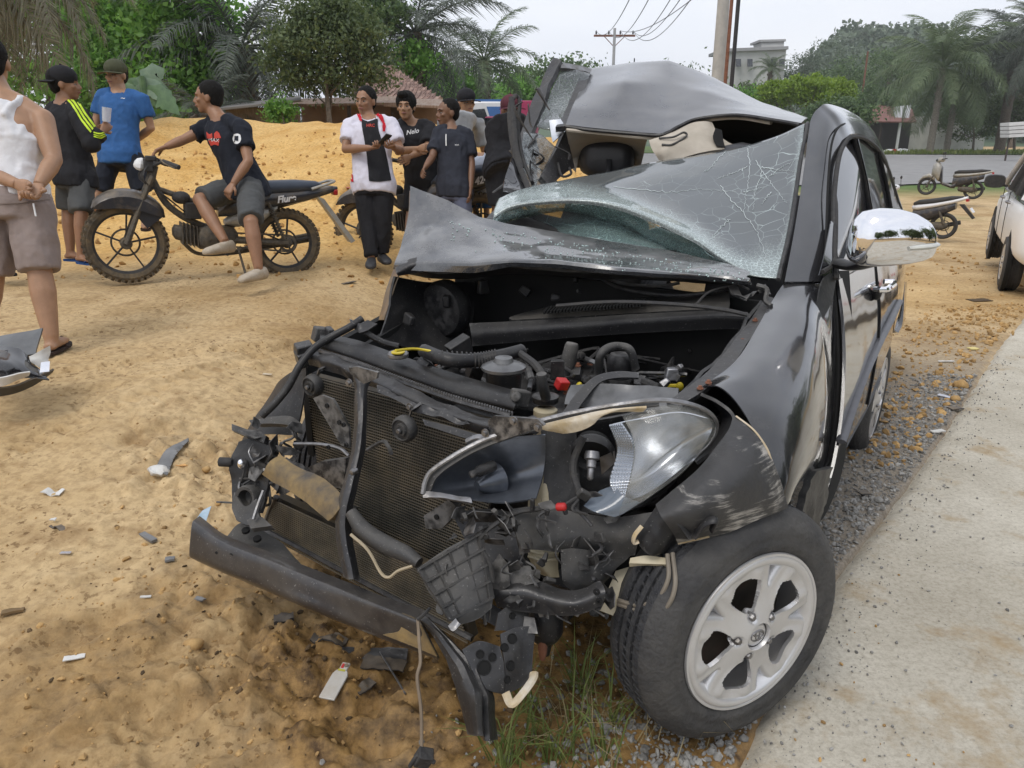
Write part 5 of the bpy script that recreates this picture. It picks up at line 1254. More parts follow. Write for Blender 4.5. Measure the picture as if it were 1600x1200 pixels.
cyl('canister_lid', ACO, 787, 576, .91, [(.055, -.006), (.062, 0), (.062, .008), (.045, .016), (.028, .02), (.024, .032), (0, .034)], parent=cn)
hose('ribbed_hose', PLAST, [(662, 548, .93), (700, 562, .93), (745, 563, .92), (785, 556, .93), (815, 548, .93)], .020, 10, 30, frame='Z')
mb = MB(); pc = cr([PZ(690, 560, .93), PZ(745, 563, .92), PZ(780, 557, .93)], 16)
for q, q2 in zip(pc[:-1], pc[1:]): mb.lathe([(.020, -.002), (.0235, -.002), (.0235, .002), (.020, .002)], q, Vector(q2)-Vector(q), 10, closed=True)
part('hose_rings', mb, RUB)
hose('oil_cooler_pipe', RUB, [(812, 552, .93), (836, 570, .92), (850, 590, .9)], .011, 8, 16, frame='Z')
rs = cyl('steering_reservoir', CREAM, 852, 655, .78, [(.030, -.05), (.033, -.045), (.033, .028), (.028, .032)])
cyl('reservoir_cap', PLAST, 852, 624, .83, [(.036, -.006), (.038, 0), (.038, .010), (.030, .013), (0, .013)], parent=rs)
hose('reservoir_pipe', PLASTD, [(853, 622, .85), (848, 600, .9), (846, 584, .93)], .014, 10, 10, frame='Z')
hose('intake_hose', PLASTD, [(935, 582, .84), (938, 556, .9), (950, 544, .92), (968, 541, .92), (985, 548, .91), (993, 576, .85)], .013, 10, 30, frame='Z')
cyl('throttle_body', PLAST, 968, 575, .84, [(.035, -.03), (.04, 0), (.04, .03), (.03, .045), (0, .045)])
cyl('sensor_housing', PLASTD, 888, 565, .85, [(.02, -.05), (.024, 0), (.022, .05), (.018, .06), (0, .06)], ax=(.2, .1, 1))
for k, (x, y) in enumerate(((935, 612), (962, 613), (988, 615), (1014, 617))):
    q = cyl('ignition_coil', PLAST, x, y, .79, [(.017, -.03), (.017, .008), (.013, .012), (.013, .02), (0, .021)], 14)
    cyl('coil_collar', METG, x, y+4, .79, [(.018, -.006), (.021, -.003), (.018, .001)], 14, parent=q)
pan('valve_cover', ACO, [[(892, 600, 2.1), (960, 600, 2.08), (1060, 606, 2.0)], [(885, 616, 2.08), (960, 622, 2.05), (1058, 622, 1.98)], [(882, 632, 2.06), (960, 640, 2.02), (1050, 640, 1.96)]], 10, 24, thick=.03, noise=.01, nscale=16)
YT = [[(906, 600, .83), (896, 612, .82), (889, 622, .8)], [(912, 622, .79), (926, 626, .79), (938, 630, .785)], [(1022, 606, .80), (1040, 604, .80), (1062, 603, .80)]]
for q in YT: hose('yellow_pipe', YELP, q, .0075, 8, 12, frame='Z')
for q in ((1062, 604, .80), (938, 630, .785)): mb = MB(); mb.ell(PZ(*q), (.012, .012, .014)); part('yellow_pipe_end', mb, YELP)
mb = MB(); mb.box(PZ(878, 600, .84), (.035, .03, .03), Euler((.3, .2, .5)).to_matrix()); part('red_connector', mb, REDP, bevel=.004)
pan('battery_strap', METB, [[(874, 652, 1.98), (900, 615, 2.04), (930, 588, 2.1), (965, 580, 2.14), (998, 582, 2.14)], [(892, 656, 1.97), (915, 622, 2.03), (938, 597, 2.09), (966, 590, 2.12), (998, 590, 2.12)]], 5, 30, thick=.006)
hose('fuel_line', YELP, [(618, 548, .97), (650, 545, .95), (690, 552, .94)], .004, 6, 12, frame='Z')
pan('wiring_label', mat('label_yellow', (.55, .48, .12), .6), [[(668, 550, 2.5), (696, 553, 2.47)], [(669, 556, 2.5), (697, 559, 2.47)]], 2, 2, thick=.002)
for k, (x, y, z, r) in enumerate(((1050, 584, .86, .022), (1040, 598, .84, .016), (1062, 574, .88, .012), (1058, 590, .85, .012), (870, 575, .86, .03), (740, 580, .87, .03), (660, 575, .88, .03), (900, 585, .82, .02), (1000, 596, .82, .02), (720, 545, .85, .04))):
    mb = MB(); mb.box(PZ(x, y, z), (r*2, r*1.4, r*1.6), Euler((k*.7, k*.4, k*1.1)).to_matrix(), .7); part('engine_fitting', mb, [METG, METG, METG, PLASTD, PLAST, PLAST, PLAST, METB, METB, PLAST][k], bevel=.003)
rr = np.random.default_rng(12)
for k in range(20):
    x, y = 650+rr.random()*430, 545+rr.random()*50; z = .78+.06*rr.random()
    hose('engine_wire', [RUB, RUB, PLAST, METB][k % 4], [(x, y, z), (x+rr.normal()*35, y+rr.normal()*15, z+.02), (x+rr.normal()*50, y+abs(rr.normal())*18, z-.06)], .003+.004*rr.random(), 5, 12, frame='Z')

for k in range(22):
    x, y = 640+rr.random()*400, 560+rr.random()*50; z = .76+.05*rr.random(); a_ = rr.random()*6
    hose('engine_hose', [PLAST, RUB, PLASTD, ACO][k % 4], [(x, y, z-.06), (x+8*math.cos(a_), y-8, z), (x+35*math.cos(a_), y+8*math.sin(a_), z+.02), (x+55*math.cos(a_), y+20*math.sin(a_)+8, z-.05)], .006+.008*rr.random(), 8, 16, frame='Z')
    e = MB(); e.lathe([(0, .012), (.006, .012), (.007, .004), (.011, .004), (.011, 0)], PZ(x+20*math.sin(a_), y+6, z), (0, 0, 1), 6); part('engine_bolt', e, [METG, RUST][k % 2], smooth=30)
# ------------------------------------------------------------ radiator pack (cross-planes of the car)
def core_mat(name, sz):
    m = mat(name, (.05, .047, .042), .6, metal=.4, c2=(.02, .02, .02), scale=14, dust=(.30, .21, .09), dust_amt=.35)
    return m
CORE = core_mat('radiator_core', 1); FIN = mat('cooling_fin', (.23, .22, .20), .45, metal=.5, c2=(.10, .10, .09), scale=9, dust=(.36, .25, .09), dust_amt=.4)
def core(name, q, nb, parent=None, cols=0, rw=.0022, finm=None, a_off=-.012):
    "q: four corners TL, TR, BR, BL as (px, py, a)"
    TL, TR, BR, BL = [PA(*c) for c in q]
    mb = MB(); mb.prism([TL, TR, BR, BL], AX*.03); o = part(name, mb, CORE)
    mb = MB()
    for k in range(nb+1):
        u = k/nb; mb.bar(TL.lerp(BL, u)+AX*a_off, TR.lerp(BR, u)+AX*a_off, rw, rw)
    for k in range(cols):
        u = (k+.5)/cols; mb.bar(TL.lerp(TR, u)+AX*(a_off*.5), BL.lerp(BR, u)+AX*(a_off*.5), .0011, .002)
    f = part('fins', mb, finm or FIN, o, smooth=None); tag(f, kind='stuff')
    return o
core('radiator_core', [(482, 585, -.36), (800, 668, -.36), (735, 905, -.40), (510, 800, -.40)], 52, cols=84, rw=.0028)
core('condenser_core', [(432, 776, -.52), (712, 905, -.52), (738, 998, -.54), (414, 826, -.54)], 20, cols=0, rw=.0035, a_off=-.022)
pan('radiator_top_tank', PLAST, [
    [(500, 520, 2.42), (560, 532, 2.35), (640, 560, 2.25), (720, 586, 2.14), (812, 612, 2.03)],
    [(500, 527, 2.36), (555, 543, 2.29), (635, 571, 2.19), (715, 598, 2.08), (808, 623, 1.97)],
    [(498, 540, 2.35), (548, 556, 2.28), (628, 585, 2.18), (708, 614, 2.07), (803, 638, 1.96)],
    [(498, 548, 2.38), (546, 564, 2.31), (626, 592, 2.21), (706, 620, 2.10), (800, 644, 1.99)]], 14, 50, thick=.02, noise=.001)
mb = MB()
c = cr([P(500, 548, 2.33), P(555, 565, 2.26), P(628, 592, 2.17), P(708, 620, 2.06), P(800, 646, 1.955)], 90)
for i, q in enumerate(c): mb.box(q, (.005, .012, .009))
part('tank_crimp_teeth', mb, METG, smooth=None)
rc = hose('radiator_shroud_lip', METB, [(498, 552, 2.34), (548, 570, 2.27), (628, 597, 2.17), (708, 625, 2.06), (798, 650, 1.955)], .007, 6, 40, frame='D')
cap = cyl('radiator_cap', METG, 622, 552, .935, [(.026, -.012), (.030, -.008), (.030, 0), (.026, .004), (0, .006)])
mb = MB(); mb.lathe([(0, .0), (.019, .0), (.019, .003), (0, .003)], PZ(622, 551, .942), (0, 0, 1), 20); part('cap_label', mb, YELP, cap)
mb = MB(); mb.box(P(812, 622, 1.99), (.05, .03, .045), Euler((0, .3, .6)).to_matrix()); mb.lathe([(.012, -.02), (.014, .0), (.014, .006), (.0, .008)], P(806, 621, 1.955), (-.2, -1, .2), 14); part('tank_mount', mb, PLASTD, bevel=.005)
# crumpled upper support: strips with bent edges
pan('upper_support', METB, [
    [(482, 548, 2.36), (520, 556, 2.30), (578, 578, 2.22), (640, 606, 2.13), (700, 632, 2.04), (765, 652, 1.96), (835, 652, 1.90)],
    [(480, 556, 2.32), (518, 566, 2.26), (576, 592, 2.18), (636, 620, 2.08), (700, 646, 1.99), (765, 664, 1.91), (850, 664, 1.85)],
    [(484, 570, 2.33), (522, 582, 2.27), (582, 604, 2.20), (640, 634, 2.10), (704, 660, 2.01), (768, 680, 1.93), (838, 676, 1.88)]], 18, 80, thick=.006, noise=.012, nscale=15, sm=35)
pan('crumpled_edge', METB, [
    [(588, 600, 2.14), (620, 612, 2.10), (650, 630, 2.05), (690, 645, 2.0), (730, 658, 1.95)],
    [(590, 612, 2.12), (625, 628, 2.07), (652, 645, 2.03), (690, 655, 1.98), (735, 664, 1.94)]], 8, 50, thick=.003, noise=.018, nscale=22, sm=30)
pan('lower_support_flange', METB, [
    [(660, 655, 2.02), (710, 668, 1.96), (765, 684, 1.90)], [(664, 664, 2.01), (712, 680, 1.95), (762, 694, 1.9)]], 5, 20, thick=.006, noise=.004, nscale=20)
sheetA('support_gusset', METB, [(762, 657), (772, 650), (840, 655), (850, 665), (768, 694)], -.60, .01)
for q in ((758, 677, -.61), (802, 658, -.62), (640, 636, -.55), (545, 598, -.6), (840, 668, -.62)):
    mb = MB(); mb.lathe([(0, -.007), (.006, -.007), (.007, 0), (.011, 0), (.011, .003)], PA(*q), AX, 10); part('support_bolt', mb, METG)
hose('support_bracket_ring', METG, [(730, 690, 1.9), (748, 683, 1.88), (758, 690, 1.88), (745, 697, 1.88)], .008, 8, 20, frame='D')
# vertical brace and its brackets
pan('centre_brace', METB, [
    [(548, 572, 2.10), (556, 600, 2.08), (557, 640, 2.05), (552, 700, 2.02), (538, 760, 1.99), (528, 800, 1.98), (528, 840, 1.97), (540, 900, 1.95)],
    [(562, 590, 2.07), (564, 610, 2.05), (564, 640, 2.02), (560, 700, 1.99), (546, 760, 1.96), (537, 800, 1.95), (537, 840, 1.94), (550, 905, 1.92)],
    [(590, 578, 2.10), (572, 605, 2.08), (571, 640, 2.05), (568, 700, 2.02), (556, 760, 1.99), (547, 800, 1.98), (548, 840, 1.97), (560, 908, 1.94)]], 8, 60, thick=.005, noise=.003, nscale=14)
for q in ((558, 655, -.66), (562, 686, -.66), (533, 690, -.6)):
    mb = MB(); mb.lathe([(.003, -.002), (.006, -.002), (.006, .004), (.003, .004)], PA(*q)-AX*.05, AX, 12, closed=True); part('brace_hole_rim', mb, DARKV)
mb = MB(); mb.lathe([(0, -.01), (.007, -.008), (.009, 0), (.009, .01)], P(552, 737, 1.97), AX, 10); part('brace_bolt', mb, METG)
sheetA('brace_wing', METB, [(545, 575), (558, 573), (590, 582), (588, 592), (568, 600), (548, 585)], -.62, .008)
sheetA('left_plate', PLASTD, [(489, 622), (502, 617), (520, 624), (545, 668), (546, 700), (533, 696)], -.55, .008)
for q in ((511, 634), (530, 660)):
    mb = MB(); mb.lathe([(0, -.003), (.007, -.003), (.007, .002), (0, .002)], PA(q[0], q[1], -.552), AX, 12); part('plate_hole', mb, DARKV)
sheetA('brace_arm', METB, [(458, 741), (500, 722), (541, 716), (536, 762), (460, 763)], -.60, .02)
pan('mud_streaked_member', MUDP, [
    [(418, 738, 2.24), (440, 755, 2.2), (480, 778, 2.1), (524, 812, 2.0)], [(426, 728, 2.22), (455, 745, 2.17), (496, 766, 2.07), (538, 800, 1.97)], [(440, 720, 2.24), (468, 738, 2.18), (510, 758, 2.08), (548, 788, 1.98)]], 10, 30, thick=.02, noise=.006, nscale=12)
sheetA('member_foot', METB, [(412, 748), (424, 722), (440, 718), (474, 742), (462, 762), (440, 775)], -.62, .02)
# horns
def horn(px, py, a, r, lab=None):
    c = PA(px, py, a); mb = MB()
    mb.lathe([(r*.9, .028), (r, .02), (r, .008), (r*.92, .0), (r*.78, -.004), (r*.72, .001), (r*.5, .001), (r*.44, -.006), (r*.25, -.006), (r*.2, .0), (r*.18, -.010), (0, -.010)], c, AX, 32)
    h = part('horn', mb, PLASTD)
    mb = MB(); mb.tube([c+Vector((0, 0, r*.5))+AX*.03, c+Vector((.01, 0, r*1.35))+AX*.03, c+Vector((.03, 0, r*1.7))+AX*.04], [.014, .014, .014], 6, flat=.3); part('horn_hanger', mb, METB, h)
    mb = MB(); mb.lathe([(0, -.016), (.006, -.015), (.007, -.01)], c, AX, 8); part('horn_nut', mb, METG, h)
horn(484, 604, -.52, .034); horn(627, 672, -.58, .037)
hose('horn_wire', PLASTD, [(574, 703, -.58), (598, 690, -.59), (607, 698, -.6), (612, 710, -.6)], .006, 6, 16)
hose('cable_loop', METG, [(460, 693, -.58), (500, 694, -.58), (530, 700, -.58), (545, 712, -.58)], .005, 6, 20)
hose('cable_loop', PLASTD, [(412, 730, -.6), (425, 710, -.6), (436, 700, -.6), (440, 692, -.6)], .005, 6, 16)
# lower hose and pipe in front of the radiator
hose('lower_hose', PLASTD, [(548, 800, 1.95), (568, 828, 1.93), (600, 850, 1.9), (635, 866, 1.86), (655, 880, 1.84)], [.016, .022, .024, .02, .014], 10, 40, frame='D')
hose('thin_copper_pipe', mat('pipe_tan', (.40, .33, .22), .5), [(548, 835, 1.9), (575, 860, 1.88), (595, 895, 1.87), (608, 902, 1.86), (622, 892, 1.85), (645, 884, 1.84)], .004, 6, 40, frame='D')
hose('condenser_frame', METB, [(413, 827, -.56), (480, 862, -.56), (560, 905, -.56), (650, 952, -.56), (738, 998, -.56)], .010, 6, 20)
hose('condenser_side', METB, [(432, 776, -.54), (422, 800, -.545), (412, 828, -.56)], .010, 6, 8)
# ---- headlamp and shell
pan('lamp_inner_shell', LAMPG, [
    [(661, 772, 1.86), (674, 738, 1.87), (712, 712, 1.87), (765, 690, 1.88), (810, 684, 1.88), (852, 680, 1.87)],
    [(668, 772, 1.88), (690, 752, 1.92), (725, 735, 1.94), (768, 722, 1.94), (812, 718, 1.93), (852, 712, 1.92)],
    [(680, 774, 1.88), (705, 768, 1.93), (735, 762, 1.96), (772, 755, 1.96), (812, 750, 1.94), (848, 744, 1.92)],
    [(692, 775, 1.85), (715, 776, 1.86), (742, 780, 1.87), (786, 785, 1.87), (815, 782, 1.86), (838, 778, 1.86)]], 24, 40, thick=.004, noise=.002)
mb = MB(); mb.lathe([(.012, .06), (.030, .03), (.045, -.005)], PA(768, 752, -.56)+AX*.015, (-AX+BX*.25).normalized(), 24); part('lamp_cone', mb, LAMPG)
mb = MB(); mb.lathe([(.014, -.03), (.014, .02), (.009, .03), (.009, .045), (0, .05)], P(757, 733, 1.88), (-AX+BX*.2).normalized(), 12); part('side_bulb_holder', mb, PLAST)
hose('lamp_rim', METG, [(660, 772, 1.835), (664, 752, 1.84), (675, 735, 1.84), (712, 710, 1.84), (754, 688, 1.84), (800, 671, 1.83), (850, 656, 1.81), (900, 644, 1.79), (965, 632, 1.77), (1030, 625, 1.77), (1080, 632, 1.79), (1110, 646, 1.82), (1121, 665, 1.85), (1112, 690, 1.86), (1090, 712, 1.86)], [.006]*15, 6, 90, frame='D', flat=.6)
pan('lamp_rim_band', PLASTD, [
    [(662, 770, 1.85), (675, 738, 1.85), (712, 712, 1.85), (754, 690, 1.85), (800, 673, 1.84), (850, 659, 1.82), (900, 647, 1.8), (965, 635, 1.78), (1030, 628, 1.78)],
    [(672, 768, 1.84), (684, 744, 1.84), (718, 719, 1.84), (757, 699, 1.84), (802, 683, 1.83), (852, 668, 1.81), (902, 655, 1.79), (966, 641, 1.77), (1030, 633, 1.77)]], 4, 60, thick=.004)
pan('lamp_lower_edge', METG, [
    [(660, 768, 1.84), (690, 770, 1.84), (735, 778, 1.84)], [(661, 778, 1.83), (692, 778, 1.83), (738, 786, 1.83)]], 5, 24, thick=.006, noise=.004, nscale=30)
TORN = mat('torn_lamp_lip', (.60, .55, .46), .5, c2=(.45, .33, .16), scale=16, bump=.3)
pan('torn_lens_lip', TORN, [
    [(833, 668, 1.80), (860, 660, 1.79), (900, 650, 1.78), (935, 642, 1.77), (972, 637, 1.76), (1010, 634, 1.76)],
    [(850, 672, 1.80), (872, 666, 1.79), (902, 660, 1.78), (930, 652, 1.77), (965, 641, 1.76), (1010, 638, 1.76)],
    [(880, 678, 1.81), (890, 677, 1.80), (910, 672, 1.79), (926, 664, 1.78), (950, 646, 1.77), (1005, 643, 1.77)]], 12, 60, thick=.003, noise=.003, nscale=40)
pan('lamp_back_housing', PLAST, [
    [(855, 672, 1.98), (900, 660, 1.98), (960, 650, 1.97), (1040, 640, 1.96), (1100, 650, 1.95)],
    [(850, 740, 2.02), (905, 735, 2.05), (960, 730, 2.05), (1040, 700, 2.02), (1105, 680, 1.95)],
    [(850, 795, 1.95), (905, 800, 1.95), (960, 805, 1.92), (1020, 780, 1.92), (1085, 715, 1.92)]], 16, 30, thick=.008, noise=.01)
pan('lamp_reflector', MIRL, [
    [(953, 664, 1.84), (1000, 655, 1.86), (1060, 645, 1.88), (1110, 655, 1.89)],
    [(966, 708, 1.86), (1010, 700, 1.93), (1060, 690, 1.95), (1112, 672, 1.90)],
    [(954, 752, 1.86), (1005, 745, 1.93), (1050, 725, 1.94), (1095, 705, 1.89)],
    [(968, 782, 1.83), (1000, 776, 1.86), (1040, 752, 1.88), (1085, 715, 1.87)]], 24, 34, thick=.004)
# diamond cut glass band of the lamp
mb = MB(); RR = [cr([P(952, 664, 1.82), P(963, 690, 1.825), P(963, 712, 1.825), P(953, 752, 1.82), P(966, 780, 1.80)], 27), cr([P(972, 661, 1.82), P(990, 690, 1.82), P(992, 715, 1.82), P(985, 750, 1.81), P(977, 780, 1.80)], 27)]
for i in range(26):
    for j in range(7):
        f0, f1 = j/7, (j+1)/7
        def q(ii, f): return Vector(RR[0][ii]).lerp(Vector(RR[1][ii]), f)
        a_, b_, c_, d_ = q(i, f0), q(i, f1), q(i+1, f1), q(i+1, f0); m_ = (a_+b_+c_+d_)/4-AX*.005
        mb.add([a_, b_, c_, d_, m_], [(0, 1, 4), (1, 2, 4), (2, 3, 4), (3, 0, 4)])
part('lamp_prisms', mb, MIRL, smooth=None)
lens = pan('lamp_lens', LENS, [
    [(972, 650, 1.79), (1010, 637, 1.78), (1050, 632, 1.78), (1085, 638, 1.80), (1112, 650, 1.83), (1120, 664, 1.85)],
    [(990, 690, 1.77), (1020, 672, 1.76), (1055, 662, 1.76), (1088, 662, 1.79), (1110, 668, 1.82), (1118, 675, 1.85)],
    [(985, 745, 1.77), (1012, 725, 1.76), (1048, 706, 1.77), (1080, 694, 1.79), (1100, 690, 1.82), (1112, 688, 1.85)],
    [(966, 806, 1.79), (995, 790, 1.79), (1030, 766, 1.79), (1062, 742, 1.81), (1082, 722, 1.83), (1095, 708, 1.85)]], 30, 40, thick=.004, noise=.001, sm=180)
pan('lamp_lower_lens', clear_mat('dirty_lens', (.16, .19, .23), .15, .7, .2), [
    [(912, 790, 1.82), (935, 768, 1.84), (960, 758, 1.82)], [(930, 800, 1.79), (952, 790, 1.79), (975, 775, 1.79)], [(960, 808, 1.79), (975, 802, 1.79), (1000, 785, 1.79)]], 10, 14, thick=.004)
mb = MB(); bc = P(925, 712, 1.86); ba = Vector((-.2, -.8, -.35)).normalized()
mb.lathe([(.052, .03), (.056, .012), (.050, 0), (.046, .02)], P(928, 700, 1.92), ba, 28, closed=True); part('bulb_ring', mb, PLAST)
mb = MB(); mb.lathe([(.017, -.01), (.019, .0), (.019, .008), (.012, .012), (.012, .028), (.008, .032), (.008, .055), (.004, .06), (0, .061)], bc, Vector((-.1, -.5, -.85)).normalized(), 16); part('bulb', mb, METG)
mb = MB(); mb.lathe([(0, -.002), (.044, -.002), (.044, .03)], P(925, 705, 1.95), -ba, 24); part('bulb_cavity', mb, DARKV)
sheetA('bulb_shade', METG, [(937, 715), (960, 705), (962, 722), (940, 742)], -.42, .004)
hose('lamp_gasket', RUB, [(912, 682, 1.85), (898, 715, 1.86), (896, 740, 1.85), (905, 770, 1.83)], .009, 8, 20, frame='D')
mb = MB(); mb.box(P(912, 773, 1.80), (.03, .016, .022), Euler((.3, .6, .2)).to_matrix()); part('grey_connector', mb, PLASTD, bevel=.003)
mb = MB(); mb.lathe([(.007, -.012), (.010, -.008), (.010, .008), (.006, .012)], P(877, 792, 1.78), (1, -.3, .2), 10); part('red_plug', mb, REDP)
hose('lamp_wire', RUB, [(905, 775, 1.80), (893, 782, 1.79), (880, 791, 1.78)], .004, 5, 10, frame='D')
hose('torn_strip', PLAST, [(893, 790, 1.8), (915, 810, 1.78), (925, 822, 1.77)], .004, 5, 8, frame='D')
# ---- scuffed bumper corner and inner plates
pan('lamp_opening_lip', PLAST, [
    [(1094, 618, 1.96), (1120, 630, 1.93), (1143, 650, 1.9), (1138, 672, 1.88), (1115, 700, 1.86), (1088, 722, 1.84)],
    [(1105, 622, 2.02), (1122, 640, 2.02), (1128, 655, 2.0), (1122, 672, 1.98), (1105, 695, 1.96), (1080, 715, 1.94)]], 6, 40, thick=.008)
pan('bumper_corner', SCUFF, [
    [(1146, 648, 1.88), (1138, 676, 1.85), (1110, 712, 1.80), (1085, 740, 1.77), (1055, 765, 1.76), (1026, 790, 1.76)],
    [(1168, 668, 1.85), (1152, 700, 1.80), (1125, 732, 1.75), (1095, 760, 1.72), (1065, 785, 1.71), (1032, 805, 1.72)],
    [(1195, 698, 1.84), (1180, 730, 1.79), (1150, 760, 1.74), (1115, 785, 1.71), (1078, 805, 1.70), (1042, 818, 1.72)],
    [(1214, 745, 1.84), (1200, 772, 1.80), (1165, 790, 1.77), (1130, 808, 1.74), (1088, 825, 1.73), (1052, 832, 1.75)],
    [(1229, 793, 1.85), (1210, 800, 1.83), (1175, 812, 1.80), (1130, 832, 1.78), (1090, 842, 1.78), (1060, 848, 1.80)]], 44, 50, thick=.004, noise=.011, nscale=7, sm=50)
pan('folded_liner', PLAST, [
    [(1027, 790, 1.78), (1010, 815, 1.79), (992, 842, 1.80)], [(1045, 815, 1.76), (1030, 835, 1.77), (1012, 862, 1.79)], [(1062, 848, 1.8), (1050, 853, 1.81), (1035, 862, 1.82)]], 14, 14, thick=.005, noise=.014, nscale=18)
for k, pts in enumerate(([(1034, 795, 1.74), (1058, 812, 1.72), (1078, 838, 1.73)], [(1085, 838, 1.73), (1100, 818, 1.71), (1118, 812, 1.70), (1112, 828, 1.72)])):
    hose('liner_fold', PLAST, pts, .012, 8, 14, frame='D', flat=.5)
hose('scraped_edge', TORN, [(1060, 849, 1.79), (1085, 843, 1.77), (1108, 838, 1.765)], .005, 6, 12, frame='D', flat=.5)
hose('scraped_edge', TORN, [(1150, 650, 1.87), (1178, 672, 1.845), (1198, 700, 1.835), (1206, 722, 1.833)], .0035, 6, 24, frame='D', flat=.5)
hose('scraped_edge', TORN, [(1003, 822, 1.77), (992, 836, 1.77), (990, 848, 1.78), (998, 846, 1.78)], .007, 6, 14, frame='D', flat=.6)
pan('inner_plate', PLASTD, [
    [(800, 795, 1.83), (850, 790, 1.86), (900, 800, 1.86), (960, 808, 1.84), (1020, 800, 1.80)],
    [(806, 835, 1.82), (850, 840, 1.84), (905, 842, 1.84), (955, 842, 1.83), (1000, 840, 1.80)],
    [(815, 858, 1.81), (850, 860, 1.84), (900, 865, 1.86), (950, 872, 1.85), (992, 868, 1.83)]], 16, 40, thick=.006, noise=.008, nscale=10)
pan('inner_plate_lower', PLASTD, [
    [(876, 855, 1.85), (910, 858, 1.85), (950, 865, 1.85), (985, 868, 1.84)], [(878, 900, 1.84), (905, 905, 1.84), (935, 905, 1.85), (958, 895, 1.86)], [(880, 912, 1.85), (900, 925, 1.85), (925, 920, 1.86), (945, 910, 1.87)]], 12, 24, thick=.006, noise=.01, nscale=12)
pan('side_member_cover', PLAST, [
    [(845, 670, 1.96), (870, 665, 1.96), (900, 670, 1.96)], [(850, 735, 1.95), (875, 735, 1.95), (905, 740, 1.95)], [(845, 790, 1.93), (875, 795, 1.93), (905, 800, 1.93)]], 14, 10, thick=.01, noise=.01, nscale=12)
pan('dark_inner_panel', METB, [
    [(705, 800, 1.98), (760, 795, 1.98), (800, 800, 1.95)], [(735, 860, 1.96), (775, 860, 1.94), (812, 862, 1.9)], [(765, 915, 1.92), (800, 910, 1.9), (840, 908, 1.87)]], 12, 16, thick=.008, noise=.006)
cb = MB(); cb.lathe([(0, -.002), (.018, -.002), (.018, .002), (0, .002)], P(792, 880, 1.9)-AX*.012, AX, 16); part('panel_hole', cb, DARKV)
pan('washer_tank', CREAM, [
    [(826, 745, 1.97), (850, 742, 1.95), (868, 745, 1.96)], [(824, 850, 1.93), (848, 850, 1.9), (872, 852, 1.92)], [(830, 880, 1.93), (850, 885, 1.9), (872, 886, 1.92)], [(846, 898, 1.93), (860, 902, 1.91), (874, 902, 1.92)]], 20, 16, thick=.01)
for y in (862, 872): hose('washer_tank_rib', CREAM, [(826, y-3, 1.92), (848, y+3, 1.895), (872, y+1, 1.91)], .005, 6, 10, frame='D')
pan('canister_body', CREAM, [[(962, 892, 1.90), (985, 885, 1.90)], [(948, 925, 1.88), (978, 920, 1.88)], [(932, 952, 1.87), (958, 962, 1.87)]], 14, 10, thick=.03, noise=.003)
pan('canister_top', CREAM, [[(985, 872, 1.82), (1010, 868, 1.81), (1042, 872, 1.80)], [(983, 880, 1.81), (1012, 881, 1.80), (1041, 882, 1.79)]], 6, 14, thick=.015, noise=.003, nscale=20)
for pts in ([(1043, 866, 1.79), (1044, 905, 1.76), (1025, 938, 1.78), (995, 945, 1.82), (966, 938, 1.86)], [(1051, 864, 1.79), (1055, 915, 1.75), (1040, 950, 1.76), (1010, 957, 1.80), (966, 944, 1.86)]):
    hose('washer_hose', mat('hose_tan', (.22, .19, .15), .6), pts, .0055, 8, 40, frame='D')
hose('body_cable', RUB, [(845, 795, 1.82), (810, 800, 1.82), (780, 815, 1.82), (755, 835, 1.81), (750, 850, 1.81), (765, 880, 1.8), (770, 910, 1.8)], .006, 6, 40, frame='D')
sheetA('tow_bracket', PLASTD, [(662, 806), (700, 781), (712, 790), (704, 812), (690, 826), (665, 826)], -.66, .03)
mb = MB(); mb.lathe([(0, -.002), (.007, -.002), (.007, .002), (0, .002)], PA(682, 808, -.662), AX, 12); part('bracket_hole', mb, DARKV)
# ribbed lattice plate
LAT = [(652, 888, 1.79), (700, 856, 1.80), (752, 830, 1.82)]
pan('lattice_plate', PLASTD, [
    [(652, 888, 1.79), (700, 856, 1.80), (752, 830, 1.82)], [(672, 928, 1.77), (720, 895, 1.78), (764, 878, 1.80)], [(704, 968, 1.75), (738, 945, 1.76), (770, 925, 1.79)], [(712, 978, 1.75), (745, 968, 1.76), (768, 950, 1.78)]], 16, 20, thick=.004, noise=.003, nscale=12)
G = [[P(*q) for q in r] for r in ([(652, 888, 1.785), (752, 830, 1.815)], [(704, 970, 1.745), (770, 935, 1.78)])]
def bil(u, v): return G[0][0].lerp(G[0][1], v).lerp(G[1][0].lerp(G[1][1], v), u)
for k in range(5):
    mb = MB(); mb.bar(bil(.02+.24*k, 0), bil(.02+.24*k, 1), .005, .014, up=AX); part('lattice_rib', mb, PLASTD)
    mb = MB(); mb.bar(bil(0, .02+.24*k), bil(1, .02+.24*k), .005, .014, up=AX); part('lattice_rib', mb, PLASTD)
